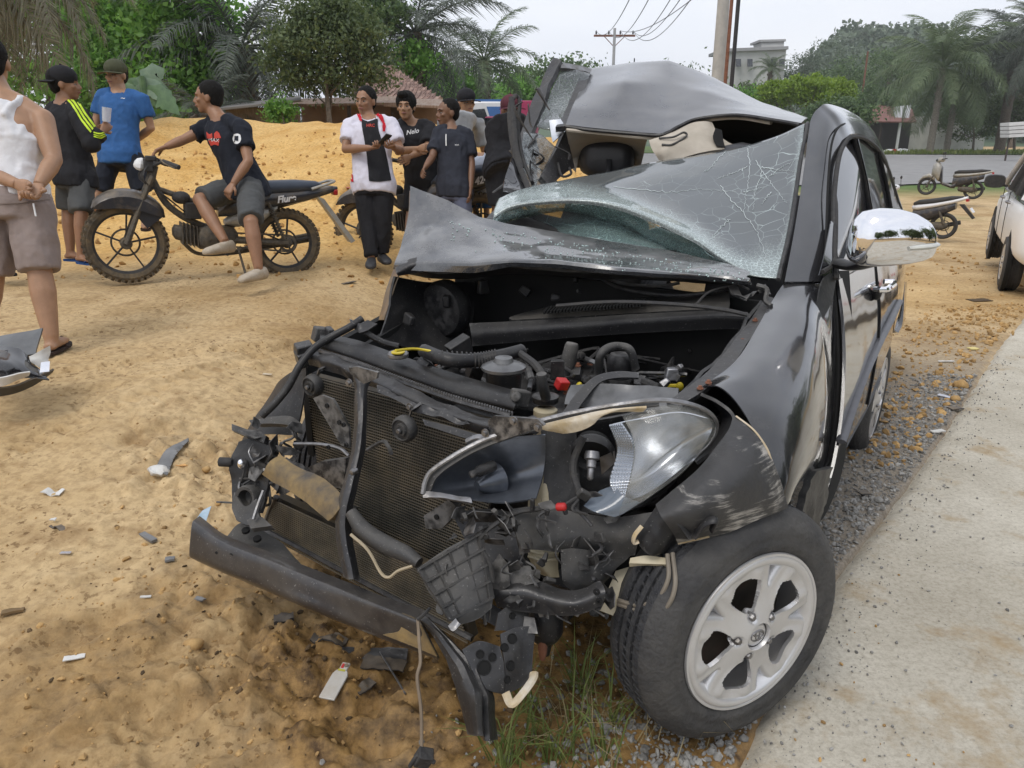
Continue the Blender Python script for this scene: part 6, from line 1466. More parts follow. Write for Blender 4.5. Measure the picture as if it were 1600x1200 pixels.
# crossmember, holed brackets, strut
pan('crossmember', METB, [
    [(768, 908, 1.86), (820, 902, 1.85), (890, 922, 1.82), (938, 908, 1.80)], [(770, 925, 1.83), (820, 925, 1.81), (892, 942, 1.78), (946, 925, 1.77)], [(776, 948, 1.84), (822, 957, 1.82), (896, 962, 1.79), (942, 945, 1.78)]], 16, 40, thick=.02, noise=.008, nscale=12)
for q in ((932, 925, 1.765), (936, 940, 1.77)):
    mb = MB(); mb.lathe([(.004, -.002), (.008, -.002), (.008, .003), (.004, .003)], P(*q), AX, 12, closed=True); part('member_hole', mb, DARKV)
pan('inner_rail', METB, [
    [(735, 925, 1.9), (790, 955, 1.86), (835, 965, 1.84)], [(740, 960, 1.88), (790, 985, 1.84), (840, 990, 1.82)]], 8, 20, thick=.03, noise=.01, nscale=12)
def holed(name, rows, holes, m=METB, noise=.008):
    o = pan(name, m, rows, 24, 24, thick=.006, noise=noise, nscale=12)
    me = o.data; b2 = BVHTree.FromPolygons([v.co.copy() for v in me.vertices], [tuple(p.vertices) for p in me.polygons])
    for (x, y, r) in holes:
        h_ = b2.ray_cast(CAM, ray(x, y).normalized())
        if h_[0] is not None:
            n = h_[1] if h_[1].dot(ray(x, y)) < 0 else -h_[1]
            mb = MB(); mb.lathe([(0, .002), (r*.8, .002), (r*.85, .004), (r, .004), (r, -.002)], h_[0], n, 16); mb.build('hole_rim', DARKV, CAR) if False else part('hole_rim', mb, DARKV, o)
holed('holed_bracket', [
    [(722, 1015, 1.74), (750, 1002, 1.75), (782, 1010, 1.77)], [(738, 1045, 1.73), (758, 1045, 1.74), (788, 1045, 1.76)], [(752, 1072, 1.72), (770, 1080, 1.73), (788, 1085, 1.75)]], [(750, 1022, .010), (769, 1027, .010), (756, 1043, .017)])
holed('holed_bracket', [
    [(782, 990, 1.80), (808, 980, 1.82), (838, 978, 1.84)], [(788, 1030, 1.77), (812, 1022, 1.80), (834, 1020, 1.82)], [(790, 1085, 1.75), (812, 1075, 1.78), (832, 1060, 1.8)]], [(800, 998, .012), (788, 1012, .010), (797, 1040, .012), (792, 1062, .009)])
holed('holed_bracket', [
    [(778, 958, 1.82), (800, 945, 1.84), (825, 950, 1.86)], [(775, 985, 1.80), (800, 985, 1.82), (830, 985, 1.84)]], [(800, 962, .008)])
hose('bent_tow_rod', TORN, [(790, 1082, 1.74), (800, 1100, 1.73), (818, 1082, 1.74), (832, 1062, 1.77), (834, 1052, 1.79)], .011, 8, 24, frame='D', flat=.6)
mb = MB(); mb.lathe([(.035, .07), (.045, .05), (.045, .0), (.035, -.02), (.02, -.03), (.012, -.07), (.0, -.075)], P(852, 985, 1.92), (0, 0, 1), 20); part('suspension_joint', mb, PLAST)
mb = MB(); mb.lathe([(.010, .03), (.012, .0), (.010, -.02), (.006, -.035), (0, -.036)], P(848, 1012, 1.9), (0, 0, 1), 10); part('joint_bolt', mb, RUST)
pan('small_clip', METG, [[(700, 978, 1.73), (712, 966, 1.74)], [(706, 986, 1.72), (716, 972, 1.73)], [(712, 984, 1.72), (720, 975, 1.73)]], 6, 4, thick=.003)
# ---- bumper beam, folded at its near end
BEAMM = mat('beam_black', (.014, .014, .018), .34, c2=(.03, .029, .031), scale=7, coat=.25, dust=(.24, .21, .17), dust_amt=.22, bump=.1, wear_glint=.5)
pan('bumper_beam', BEAMM, [
    [(312, 806, 2.36), (352, 836, 2.28), (420, 862, 2.18), (500, 893, 2.08), (580, 924, 1.98), (665, 955, 1.88)],
    [(304, 812, 2.31), (350, 845, 2.23), (420, 872, 2.13), (497, 903, 2.03), (577, 935, 1.93), (657, 967, 1.83)],
    [(300, 818, 2.29), (349, 852, 2.21), (420, 880, 2.11), (495, 910, 2.01), (576, 943, 1.91), (658, 976, 1.81)],
    [(297, 845, 2.29), (346, 875, 2.21), (418, 902, 2.11), (490, 932, 2.01), (580, 968, 1.91), (672, 1004, 1.81)],
    [(296, 868, 2.30), (346, 890, 2.22), (416, 920, 2.12), (482, 948, 2.02), (590, 993, 1.91), (684, 1027, 1.82)],
    [(300, 873, 2.34), (350, 895, 2.26), (420, 925, 2.16), (486, 953, 2.06), (594, 998, 1.95), (686, 1031, 1.86)]], 26, 70, thick=.006, noise=.003, nscale=6, sm=35)
pan('folded_beam_end', METB, [
    [(657, 965, 1.82), (675, 985, 1.80), (700, 1030, 1.76), (718, 1075, 1.73), (733, 1146, 1.72)],
    [(661, 966, 1.80), (690, 995, 1.77), (722, 1040, 1.73), (744, 1085, 1.68), (750, 1150, 1.66)],
    [(662, 967, 1.82), (695, 999, 1.80), (730, 1043, 1.775), (751, 1087, 1.745), (757, 1154, 1.735)],
    [(664, 967, 1.81), (700, 1003, 1.78), (738, 1045, 1.74), (757, 1090, 1.71), (762, 1158, 1.70)],
    [(668, 968, 1.84), (715, 1016, 1.80), (752, 1055, 1.77), (768, 1090, 1.75), (775, 1155, 1.75)]], 22, 41, thick=.006, noise=.008, nscale=12, sm=25, lin=True)
pan('muddy_beam_face', MUDP, [
    [(628, 958, 1.855), (646, 966, 1.832), (657, 977, 1.805)], [(624, 985, 1.858), (650, 990, 1.83), (671, 1005, 1.805)], [(598, 992, 1.893), (640, 1008, 1.85), (683, 1026, 1.81)]], 16, 24, thick=.003, noise=.001)
for (x, y) in ((362, 870), (338, 864), (366, 886), (530, 938), (542, 965), (611, 962), (480, 925)):
    mb = MB(); q = P(x, y, 2.29-(x-300)*.00128-.02); mb.lathe([(0, -.001), (.011 if x == 362 else .005, -.001), (.011 if x == 362 else .005, .004)], q, AX, 14); part('beam_hole', mb, DARKV)
pan('beam_mount', PLASTD, [
    [(352, 838, 2.34), (375, 818, 2.38), (400, 820, 2.4)], [(375, 852, 2.28), (400, 845, 2.32), (440, 850, 2.34)], [(400, 872, 2.22), (430, 870, 2.26), (470, 880, 2.24)]], 14, 18, thick=.01, noise=.008, nscale=14)
for q in ((384, 829, 2.30), (402, 842, 2.28)):
    mb = MB(); mb.lathe([(0, -.004), (.012, -.004), (.012, .004)], P(*q), (0, -.3, 1), 14); part('mount_hole', mb, DARKV)
pan('paper_scrap', mat('scrap_blue_white', (.55, .62, .68), .6, c2=(.20, .35, .45), scale=9), [[(316, 797, 2.42), (330, 790, 2.44)], [(308, 808, 2.36), (322, 815, 2.34)]], 6, 6, thick=.002, noise=.01)
# ---- far front corner: brackets, fog lamp, rods
hose('bent_rod', PLAST, [(566, 498, 2.36), (545, 512, 2.34), (515, 528, 2.33), (490, 545, 2.31), (468, 572, 2.29), (450, 605, 2.28), (428, 632, 2.27), (409, 650, 2.27)], .0115, 10, 50, frame='D')
hose('bent_rod', PLAST, [(553, 505, 2.36), (575, 522, 2.36), (600, 535, 2.36), (623, 541, 2.36)], .010, 8, 20, frame='D')
pan('torn_hinge', METB, [[(545, 498, 2.36), (560, 505, 2.34), (575, 500, 2.36)], [(550, 512, 2.35), (565, 520, 2.33), (590, 505, 2.36)]], 8, 12, thick=.008, noise=.012, nscale=20)
for k, (x, y, w, h_, d) in enumerate(((500, 522, 22, 22, 2.42), (515, 518, 12, 12, 2.40), (475, 545, 30, 18, 2.38), (470, 560, 14, 24, 2.38), (530, 535, 16, 12, 2.4))):
    mb = MB(); mb.box(P(x, y, d), (w*d/1200, .05, h_*d/1200), Euler((.1*k, .2-.15*k, .5)).to_matrix(), .85); part('torn_clip_block', mb, [PLASTD, PLAST, METB, METB, PLAST][k], bevel=.004)
pan('far_side_panel', PLAST, [
    [(480, 570, 2.42), (478, 600, 2.42), (470, 640, 2.42), (460, 680, 2.42)], [(450, 585, 2.5), (440, 620, 2.5), (420, 650, 2.5), (405, 680, 2.5)], [(430, 600, 2.6), (405, 640, 2.6), (388, 670, 2.6), (372, 700, 2.6)]], 16, 20, thick=.006, noise=.01)
pan('bracket_strip', PLAST, [[(362, 662, 2.40), (390, 672, 2.38), (415, 680, 2.36)], [(362, 672, 2.39), (390, 684, 2.37), (412, 692, 2.35)]], 8, 16, thick=.02, noise=.006, nscale=20)
pan('bracket_strip', PLASTD, [[(388, 656, 2.42), (420, 652, 2.4), (452, 650, 2.36), (470, 660, 2.34)], [(392, 662, 2.41), (422, 662, 2.38), (450, 664, 2.34), (466, 672, 2.32)]], 8, 20, thick=.02, noise=.006, nscale=20)
pan('fog_lamp_panel', PLAST, [
    [(372, 690, 2.42), (400, 682, 2.4), (430, 690, 2.36)], [(358, 725, 2.40), (395, 722, 2.38), (428, 720, 2.34)], [(362, 762, 2.40), (388, 758, 2.38), (418, 755, 2.33)], [(366, 800, 2.38), (386, 800, 2.36), (408, 802, 2.32)]], 20, 20, thick=.01, noise=.010, nscale=14)
mb = MB(); mb.ell(P(377, 725, 2.36), (.012, .012, .016)); part('small_bulb', mb, CHROME)
mb = MB(); mb.lathe([(.010, -.02), (.015, -.01), (.015, .02)], P(353, 722, 2.4), (-1, .1, 0), 12); part('rubber_grommet', mb, RUB)
mb = MB(); fa = Vector((-.35, -.9, .25)).normalized(); mb.lathe([(.036, -.03), (.040, 0), (.036, .012), (.026, .010), (.022, -.02), (0, -.03)], P(386, 778, 2.34), fa, 26); part('fog_lamp', mb, PLASTD)
pan('fog_lamp_surround', PLASTD, [[(370, 770, 2.36), (366, 795, 2.34), (372, 815, 2.3)], [(386, 792, 2.31), (384, 806, 2.3), (390, 822, 2.27)], [(404, 780, 2.3), (406, 800, 2.28), (412, 818, 2.25)]], 12, 14, thick=.008, noise=.004)
hose('support_rod', METG, [(412, 767, 2.26), (404, 788, 2.24), (396, 812, 2.22)], .006, 6, 6, frame='D')
pan('corner_foot', PLASTD, [[(385, 812, 2.25), (410, 808, 2.24)], [(392, 826, 2.22), (425, 822, 2.2)]], 6, 8, thick=.02, noise=.008)
rr = np.random.default_rng(31)
for k in range(16):
    x, y = 375+rr.random()*90, 655+rr.random()*110; d = 2.42-(x-360)*.0009
    hose('torn_wire', [RUB, PLASTD, METG, PLAST][k % 4], [(x, y, d), (x+rr.normal()*9, y+8+rr.random()*10, d-.02), (x+rr.normal()*9, y+20+rr.random()*16, d-.02), (x+rr.normal()*16, y+22+rr.random()*20, d)], .002+.003*rr.random(), 5, 10, frame='D')
for k in range(20):
    x, y = 690+rr.random()*270, 780+rr.random()*180; d = 1.79+.03*rr.random()
    hose('torn_wire', [RUB, PLASTD, METB, PLAST][k % 4], [(x, y, d), (x+rr.normal()*8, y+8+rr.random()*8, d-.02), (x+rr.normal()*10, y+18+rr.random()*14, d-.01)], .0015+.003*rr.random(), 5, 10, frame='D')
for k in range(16):
    x, y = 700+rr.random()*240, 790+rr.random()*160; d = 1.80+.02*rr.random(); R = Euler((rr.random()*3, rr.random()*3, rr.random()*3)).to_matrix()
    mb = MB(); mb.box(P(x, y, d), (.03*(.4+rr.random()), .012, .02*(.4+rr.random())), R, .7); part('broken_lug', mb, [PLASTD, METB, PLAST][k % 3], bevel=.002)
for k in range(64):
    if k % 3: x, y = 690+rr.random()*280, 775+rr.random()*190; d = 1.815+.03*rr.random()
    else: x, y = 388+rr.random()*90, 660+rr.random()*115; d = 2.40-(x-360)*.0009
    n_ = 5+k % 3; R = Euler((1.2+rr.normal()*.5, rr.normal()*.5, rr.random()*6)).to_matrix(); s_ = .012+.022*rr.random(); c_ = P(x, y, d); o_ = []
    for j in range(n_):
        a_ = 2*PI*j/n_; q_ = s_*(.35+.9*rr.random()); o_.append(c_+R @ Vector((q_*math.cos(a_)*1.5, q_*math.sin(a_), .004*rr.normal())))
    mb = MB(); mb.prism(o_, R @ Vector((0, 0, .0022))); part('torn_plate', mb, [METB, PLASTD, PLAST, METB, PLAST][k % 5], smooth=30)
hose('hanging_wire', mat('dirty_wire', (.22, .17, .12), .8), [(653, 966, 1.79), (655, 1000, 1.77), (657, 1034, 1.75), (652, 1060, 1.74), (658, 1110, 1.73), (659, 1172, 1.72)], .004, 6, 40, frame='D')
hose('hanging_wire', RUB, [(672, 950, 1.80), (660, 962, 1.785), (652, 968, 1.785)], .004, 6, 10, frame='D')
mb = MB(); mb.box(P(662, 1184, 1.72), (.035, .03, .04), Euler((.3, .4, .2)).to_matrix()); mb.tube([P(640, 1198, 1.72), P(655, 1180, 1.71), P(680, 1192, 1.71)], .006, 6, seg=8); part('dangling_plug', mb, RUB, bevel=.004)
# dark underside so that no daylight shows beneath the wreck
mb = MB(); mb.prism([LC(-.25, .3, .2), LC(-.25, 1.2, .2), LC(3.9, 1.3, .26), LC(3.9, .2, .26)], (0, 0, .03)); part('underbody', mb, DARKV)
mb = MB()
for b in (.35, 1.15): mb.bar(LC(-.45, b, .33), LC(3.6, b, .3), .07, .1)
mb.tube([LC(.1, .3, .25), LC(1.5, .5, .22), LC(3.5, .6, .25)], .03, 8, seg=12); part('chassis_rail', mb, METB)
mb = MB(); mb.prism([LC(-.3, 1.42, .25), LC(.5, 1.5, .25), LC(.5, 1.5, .9), LC(-.3, 1.42, .8)], BX*.03); part('far_wheel_well', mb, DARKV)

# ------------------------------------------------------------ wheels
def car_wheel(parent, centre, nrm, R=.322, W=.195, detail=True, roll=.0, rimR=.215, rimm=None):
    "centre of the outer face; nrm points out of the face"
    N_ = Vector(nrm).normalized(); X_ = N_.cross(Vector((0, 0, 1))).normalized(); Z_ = X_.cross(N_)
    MX = Matrix((X_, -N_, Z_)).transposed()   # local: x along, y inwards, z up
    def T(v): return Vector(centre)+MX @ Vector(v)
    def lat(mb, prof, n): # profile (radius, inward y)
        vs = []
        base = len(mb.v)
        for r, y in prof:
            for k in range(n):
                a = 2*PI*k/n+roll; vs.append(T((r*math.cos(a), y, r*math.sin(a))))
        fs = [(i*n+k, (i+1)*n+k, (i+1)*n+(k+1) % n, i*n+(k+1) % n) for i in range(len(prof)-1) for k in range(n)]
        mb.add(vs, fs)
    wh = MB(); n = 96 if detail else 32
    lat(wh, [(rimR-.006, .012), (rimR+.004, .004), (rimR+.012, -.002), (rimR+.03, -.006), (rimR+.034, -.003), (rimR+.05, -.006), (R-.045, -.004), (R-.03, .004), (R-.022, .012), (R-.012, .020), (R-.004, .030), (R, .045)], n)
    lat(wh, [(R, W-.045), (R-.012, W-.02), (R-.05, W), (rimR, W-.01)], n)
    ty = wh.build('tyre', TYRE, parent, smooth=60)
    tr_ = MB(); prof = [(R, .045)]
    ys = np.linspace(.045, W-.045, 5)
    for g0 in ys[1:-1]: prof += [(R+.001, g0-.006), (R-.008, g0-.005), (R-.008, g0+.005), (R+.001, g0+.006)]
    prof.append((R, W-.045)); lat(tr_, prof, n)
    if detail:
        for k in range(84):
            a = 2*PI*k/84+roll
            for s_, y0 in ((1, .050), (-1, W-.050), (1, .094), (-1, W-.094)):
                p0 = T(((R+.0005)*math.cos(a), y0, (R+.0005)*math.sin(a))); a2 = a+.018*s_
                p1 = T(((R+.0005)*math.cos(a2), y0+s_*.02, (R+.0005)*math.sin(a2))); q0 = (p0-Vector(centre)).normalized()
                tr_.bar(p0, p1, .003, .0035, up=q0)
    tr_.build('tread', TREAD, ty, smooth=30)
    # rim: barrel + pierced face
    rb = MB(); lat(rb, [(rimR+.002, .004), (rimR, -.002), (rimR-.006, -.002), (rimR-.010, .004), (rimR-.016, .03), (rimR-.03, .09), (rimR-.035, W-.03), (rimR, W-.01)], n)
    rim = rb.build('rim', rimm or ALLOY, parent, smooth=40)
    fa = MB(); nr, nt = (76, 480) if detail else (12, 60); G_ = []
    rs_ = np.linspace(.034, rimR-.012, nr)
    def face_h(r, th):
        u = (r-.034)/(rimR-.046); k = (th*5/(2*PI)) % 1; kk = min(k, 1-k)     # kk 0: spoke pair centre, .5: window centre
        h = .030-.018*u-.012*math.sin(PI*u)
        gr = (1-float(ss((kk-.20*(u-.45))/.035)))*float(ss((u-.50)/.10))
        win = math.exp(-((kk-.5)/.10)**2)
        lip = math.exp(-((u-.97)/.03)**2)*.006
        shoulder = .010*math.exp(-((kk-.27)/.07)**2)*float(ss((u-.3)/.3))
        lug = 0.
        lx = .058*math.cos(round(th*5/(2*PI)-.5)*2*PI/5+PI/5); lz = .058*math.sin(round(th*5/(2*PI)-.5)*2*PI/5+PI/5)
        dd = math.hypot(r*math.cos(th)-lx, r*math.sin(th)-lz); lug = .016*(1-float(ss((dd-.012)/.006)))
        e_ = 1-float(ss((u-.82)/.12))
        return h+e_*(-.022*gr-.004*win*float(ss((u-.2)/.3))+shoulder*.7)-lug+lip
    def hole(u, v):
        r = .034+u*(rimR-.046); k = (v*5) % 1; kk = abs(k-.5); u2 = u
        return abs((u2-.49)/.27)**3+abs(kk/(.235+.14*(u2-.3)))**3 < 1
    mb = MB(); vs = []
    for i, r in enumerate(rs_):
        G_.append([T((r*math.cos(2*PI*j/nt+roll), -face_h(r, 2*PI*j/nt)+.022, r*math.sin(2*PI*j/nt+roll))) for j in range(nt+1)])
    fa.grid(np.array([[tuple(p) for p in row] for row in G_]), thick=.010, flip=False, holes=hole if detail else (lambda u, v: abs((v*5) % 1-.5) < .2 and .3 < u < .85))
    fo = fa.build('spokes', rimm or ALLOY, rim, smooth=45)
    cp = MB(); lat(cp, [(.0001, -.012), (.026, -.011), (.031, -.008), (.034, -.003), (.036, .01)], 40); cpo = cp.build('centre_cap', rimm or ALLOY, rim)
    if detail:
        for (rx, rz, ox, oz) in ((.021, .0145, 0, 0), (.0065, .0135, 0, .001), (.0135, .0065, 0, .006)):
            e = MB(); e.tube([T((ox+rx*math.cos(a), -.0125, oz+rz*math.sin(a))) for a in np.linspace(0, 2*PI, 32, endpoint=False)], .0017, 6, closed=True); e.build('emblem_ring', METG, cpo)
    for k in range(5):
        a = 2*PI*k/5+PI/5+roll; q = T((.058*math.cos(a), .010, .058*math.sin(a)))
        e = MB(); e.lathe([(.0105, 0), (.0115, .004), (.0105, .018), (.007, .023), (0, .024)], q, N_, 6); e.build('lug_nut', METG, rim, smooth=30)
    dk = MB(); lat(dk, [(.0001, .075), (.155, .075), (.155, .09), (.09, .095)], 40); dk.build('brake_disc', mat('brake_disc', (.10, .07, .06), .6, metal=.5, c2=(.04, .035, .03), scale=9) if detail else DARKV, rim)
    bk = MB(); lat(bk, [(.0001, .12), (rimR-.03, .12)], 40); bk.build('back_plate', DARKV, rim)
    return ty
w1 = thing('front_wheel', 'alloy', 'x'); bpy.data.objects.remove(w1)
def wheel_part(name, centre, nrm, **k):
    "an empty that is a part of the car and holds tyre and rim"
    e = bpy.data.objects.new(name, None); COL.objects.link(e); e.empty_display_size = .1; e.parent = CAR; e.matrix_parent_inverse = wm(CAR).inverted(); WM[e.name] = Matrix.Identity(4)
    return e
car_wheel(CAR, P(1178, 989, 1.905), (.47, -.88, .0), roll=.62)
car_wheel(CAR, P(1372, 622, 4.0), (.84, -.54, -.02), detail=False, roll=.2)
car_wheel(CAR, LC(0, 1.56, .33), (-.84, .54, 0), detail=False)
car_wheel(CAR, LC(2.6, 1.5, .33), (-.84, .54, 0), detail=False)
# ------------------------------------------------------------ people
def skin(n, c): return mat(n, c, .5, c2=tuple(x*.82 for x in c), scale=14, subs=.08)
SK = [skin('skin_brown', (.30, .155, .085)), skin('skin_tan', (.38, .215, .125)), skin('skin_dark', (.20, .10, .055))]
HAIR = mat('black_hair', (.006, .0055, .005), .8, c2=(.010, .009, .008), scale=60, bump=.4, spec=.2)
EYE = mat('eye_white', (.30, .27, .25), .4); IRIS = mat('eye_iris', (.012, .008, .006), .15)
LIP = mat('lips', (.24, .09, .07), .45)
def cloth(n, c, k=.75, s=7): return mat(n, c, .85, c2=tuple(x*k for x in c), scale=s, bump=.25, bscale=30, spec=.25)
CW, CBK, CNV, CBL, CGY, CDG, CTN, CCH = cloth('white_cloth', (.70, .70, .72), .9), cloth('black_cloth', (.018, .018, .021)), cloth('navy_black_cloth', (.014, .017, .026)), cloth('blue_cloth', (.035, .115, .30)), cloth('grey_cloth', (.33, .34, .35)), cloth('dark_grey_cloth', (.085, .088, .088)), cloth('khaki_cloth', (.30, .245, .225)), cloth('charcoal_cloth', (.03, .033, .045))
def remesh(mb, vox, it, name, m, parent, wr=0., seed=0, extra=None, ws=9.):
    me = bpy.data.meshes.new('t'); me.from_pydata(mb.v, [], mb.f); me.update()
    o = bpy.data.objects.new('t', me); COL.objects.link(o)
    r = o.modifiers.new('r', 'REMESH'); r.mode = 'VOXEL'; r.voxel_size = vox
    s = o.modifiers.new('s', 'SMOOTH'); s.iterations = it; s.factor = .6
    dg_ = bpy.context.evaluated_depsgraph_get(); me2 = bpy.data.meshes.new_from_object(o.evaluated_get(dg_)); bpy.data.objects.remove(o)
    if wr:
        n = len(me2.vertices); co = np.empty(n*3); me2.vertices.foreach_get('co', co); co = co.reshape(-1, 3); nn = np.empty(n*3); me2.vertices.foreach_get('normal', nn); nn = nn.reshape(-1, 3)
        a = np.abs(fbm(co[:, 0]*ws+seed, co[:, 1]*ws, co[:, 2]*ws*.55, 3, seed)-.5)*2
        co += nn*((.35-a)*wr*2)[:, None]; me2.vertices.foreach_set('co', co.ravel()); me2.update()
    if extra:
        v = [tuple(x.co) for x in me2.vertices]; f = [tuple(p.vertices) for p in me2.polygons]; q = len(v)
        me3 = bpy.data.meshes.new(name); me3.from_pydata(v+extra.v, [], f+[tuple(i+q for i in p) for p in extra.f]); me3.update(); me2 = me3
    me2.shade_smooth(); me2.name = name
    return link_mesh(name, me2, m, parent)
def hand(mb, w, el, nrm, curl=.5, s=1., side=1):
    d = (w-el).normalized(); n = (nrm-d*nrm.dot(d)).normalized(); x = d.cross(n)*side
    mb.tube([w-d*.03*s, w+d*.01*s, w+d*.05*s, w+d*.085*s], [.022*s, .027*s, .040*s, .038*s], 10, flat=.42, up=x.cross(d) if False else None) if False else None
    R0 = [rings(w+d*t, x, n, a*s, b*s, 12, 2.6) for t, a, b in ((-.03*s, .024, .020), (.0, .026, .018), (.03*s, .036, .016), (.065*s, .041, .014), (.088*s, .038, .011))]
    mb.loft(R0)
    for k, (o, L) in enumerate(((-.030, .062), (-.010, .074), (.010, .070), (.029, .054))):
        p = w+d*.082*s+x*(o*s); c = curl*(.9+.1*k); pts = [p-d*.02*s]; a = 0; q = p
        for sg in (.45, .32, .23):
            a += c*.9; q = q+(d*math.cos(a)+n*math.sin(a))*(L*sg*s); pts.append(q)
        mb.tube(pts, [.0095*s, .009*s, .0082*s, .0065*s], 7)
    p = w+d*.02*s-x*.026*s; mb.tube([p, p+(d*.6-x*.75+n*.3).normalized()*.034*s, p+(d*.9-x*.55+n*.55).normalized()*.066*s], [.013*s, .0105*s, .0075*s], 7)
def person(label, base, H, yaw, J=None, look=None, sk=0, top=(CBK, .55, 0), bot=(CBK, 1.0), hair='short', foot='sandal', fmat=None, tank=False, build=1., curl=(.5, .5), palm=None, group=None, hat=None, tilt=0., collar=None):
    """yaw: heading in radians, 0 faces the camera's back (+y).  J: joints given as surveyed points"""
    f = Vector((math.sin(yaw), math.cos(yaw), 0)); r = Vector((f.y, -f.x, 0)); Z_ = Vector((0, 0, 1)); b = Vector(base); k = H/1.7
    D = dict(pelvis=b+Z_*.53*H, chest=b+Z_*.72*H, neck=b+Z_*.825*H, head=b+Z_*.918*H+f*.015)
    for s, q in (('R', 1), ('L', -1)):
        D['sh'+s] = b+Z_*.80*H+r*q*.112*H; D['el'+s] = b+Z_*.62*H+r*q*.15*H; D['wr'+s] = b+Z_*.48*H+r*q*.15*H+f*.04
        D['hip'+s] = b+Z_*.505*H+r*q*.055*H; D['kn'+s] = b+Z_*.28*H+r*q*.062*H+f*.01; D['an'+s] = b+Z_*.045*H+r*q*.065*H; D['to'+s] = b+Z_*.015+r*q*.085*H+f*.13*H
    J = {a_: Vector(v) for a_, v in (J or {}).items()}
    def sh_(src, dst):
        if src in J:
            o_ = J[src]-D[src]
            for x in dst:
                if x not in J: D[x] = D[x]+o_
            D[src] = J[src]
    sh_('pelvis', ['hipR', 'hipL']); sh_('neck', ['shR', 'shL', 'elR', 'elL', 'wrR', 'wrL', 'head']); sh_('shR', ['elR', 'wrR']); sh_('shL', ['elL', 'wrL']); sh_('elR', ['wrR']); sh_('elL', ['wrL'])
    if 'knR' not in J: D['knR'] = D['hipR'].lerp(D['anR'], .49)+f*.03
    if 'knL' not in J: D['knL'] = D['hipL'].lerp(D['anL'], .49)+f*.03
    D.update(J)
    t = thing('person', label, 'person', (D['pelvis'].x, D['pelvis'].y, ground_z(D['pelvis'].x, D['pelvis'].y)), group=group)
    w = build; lk = (Vector(look) if look is not None else f).normalized()
    sd = (D['shR']-D['shL']).normalized(); hd = (D['hipR']-D['hipL']).normalized()
    up = (D['neck']-D['pelvis']).normalized()
    def lev(u, off=0.): # centre, lateral and fore axes at spine fraction u
        c = cr([D['pelvis']-up*.08, D['pelvis'], D['chest'], D['neck']], 61)[int(round((u+.35)/1.35*60))] if False else None
        p = D['pelvis'].lerp(D['chest'], u*2) if u < .5 else D['chest'].lerp(D['neck'], u*2-1)
        if u < 0: p = D['pelvis']+up*u*.5
        x = hd.lerp(sd, max(0, min(1, u))).normalized(); y = x.cross(up).normalized()
        if y.dot(f) < 0: y = -y
        return p, x, y
    TOR = [(-.25, .155, .115), (-.05, .172, .125), (.12, .160, .118), (.32, .150, .110), (.52, .168, .118), (.68, .178, .118), (.82, .160, .10), (.93, .10, .075), (1.03, .058, .06)]
    def torso(mb, g, lo=-.3, hi=2, sx=1.):
        R0 = []
        for u, a, c in TOR:
            if u < lo or u > hi: continue
            p, x, y = lev(u); g_ = g+(.016 if g > .005 and u < .0 else 0); R0.append(rings(p, x, y, (a*w*k*sx+g_), (c*w*k+g_), 22, 2.3))
        mb.loft(R0)
    def limb(mb, a, m, e, rs, g=0.): # two bones
        pts = [a, a.lerp(m, .35), a.lerp(m, .75), m, m.lerp(e, .3), m.lerp(e, .7), e]
        mb.tube(pts, [x*w*k+g for x in rs], 12)
        for p_, x in ((a, rs[0]), (m, rs[3])): mb.ell(p_, x*w*k*1.0+g, n=12, m=8)
    # ---- body
    mb = MB(); torso(mb, -.004)
    AR = [.056, .050, .044, .039, .041, .033, .025]; LG = [.090, .086, .068, .054, .058, .045, .034]
    for s in 'RL':
        limb(mb, D['sh'+s], D['el'+s], D['wr'+s], AR); limb(mb, D['hip'+s], D['kn'+s], D['an'+s], LG)
        mb.tube([D['neck'], D['neck'].lerp(D['sh'+s], .5)+up*.012, D['sh'+s]], [.05*w*k, .052*w*k, .052*w*k], 10)
        a, o = D['an'+s], D['to'+s]; fd = (o-a); fd.z = 0; fd = fd.normalized() if fd.length > .01 else f; zf = min(a.z-.065, o.z)
        hl = Vector((a.x, a.y, a.z-.045))-fd*.03
        mb.tube([hl-fd*.02, hl+fd*.05+Z_*.008, hl+fd*.13, hl+fd*.20-Z_*.008], [.034*k, .042*k, .044*k, .024*k], 10, flat=.62, up=(0, 0, 1)); mb.tube([a, hl+fd*.02], [.036*k, .036*k], 10)
    hp = D['head']; hx = lk.cross(Z_).normalized(); hz = (Z_ + lk*tilt).normalized(); ly = hz.cross(hx).normalized()
    if ly.dot(lk) < 0: ly = -ly
    HR = Matrix((hx, ly, hz)).transposed()
    kb = k; k = k*1.09
    def hT(x, y, z): return hp+hx*x*k+ly*y*k+hz*z*k
    mb.tube([D['neck']-up*.03, hT(0, -.02, -.08)], [.060*k*w, .054*k], 12)
    mb.ell(hT(0, -.012, .025), (.077*k, .096*k, .090*k), HR, 20, 14); mb.ell(hT(0, .012, -.035), (.062*k, .078*k, .085*k), HR, 18, 12)
    mb.ell(hT(0, .055, -.090), (.034*k, .030*k, .026*k), HR); mb.ell(hT(0, .078, .022), (.052*k, .018*k, .012*k), HR)
    mb.tube([hT(0, .084, .012), hT(0, .103, -.022), hT(0, .108, -.036)], [.009*k, .012*k, .014*k], 8); mb.ell(hT(.013, .096, -.038), .010*k, n=8, m=6); mb.ell(hT(-.013, .096, -.038), .010*k, n=8, m=6)
    mb.ell(hT(0, .088, -.064), (.026*k, .012*k, .010*k), HR)
    for q in (1, -1):
        mb.ell(hT(.078*q, -.012, -.012), (.010*k, .020*k, .032*k), HR, 10, 8); mb.ell(hT(.040*q, .062, -.022), (.022*k, .022*k, .018*k), HR)
    kh = k; k = kb; ex = MB()
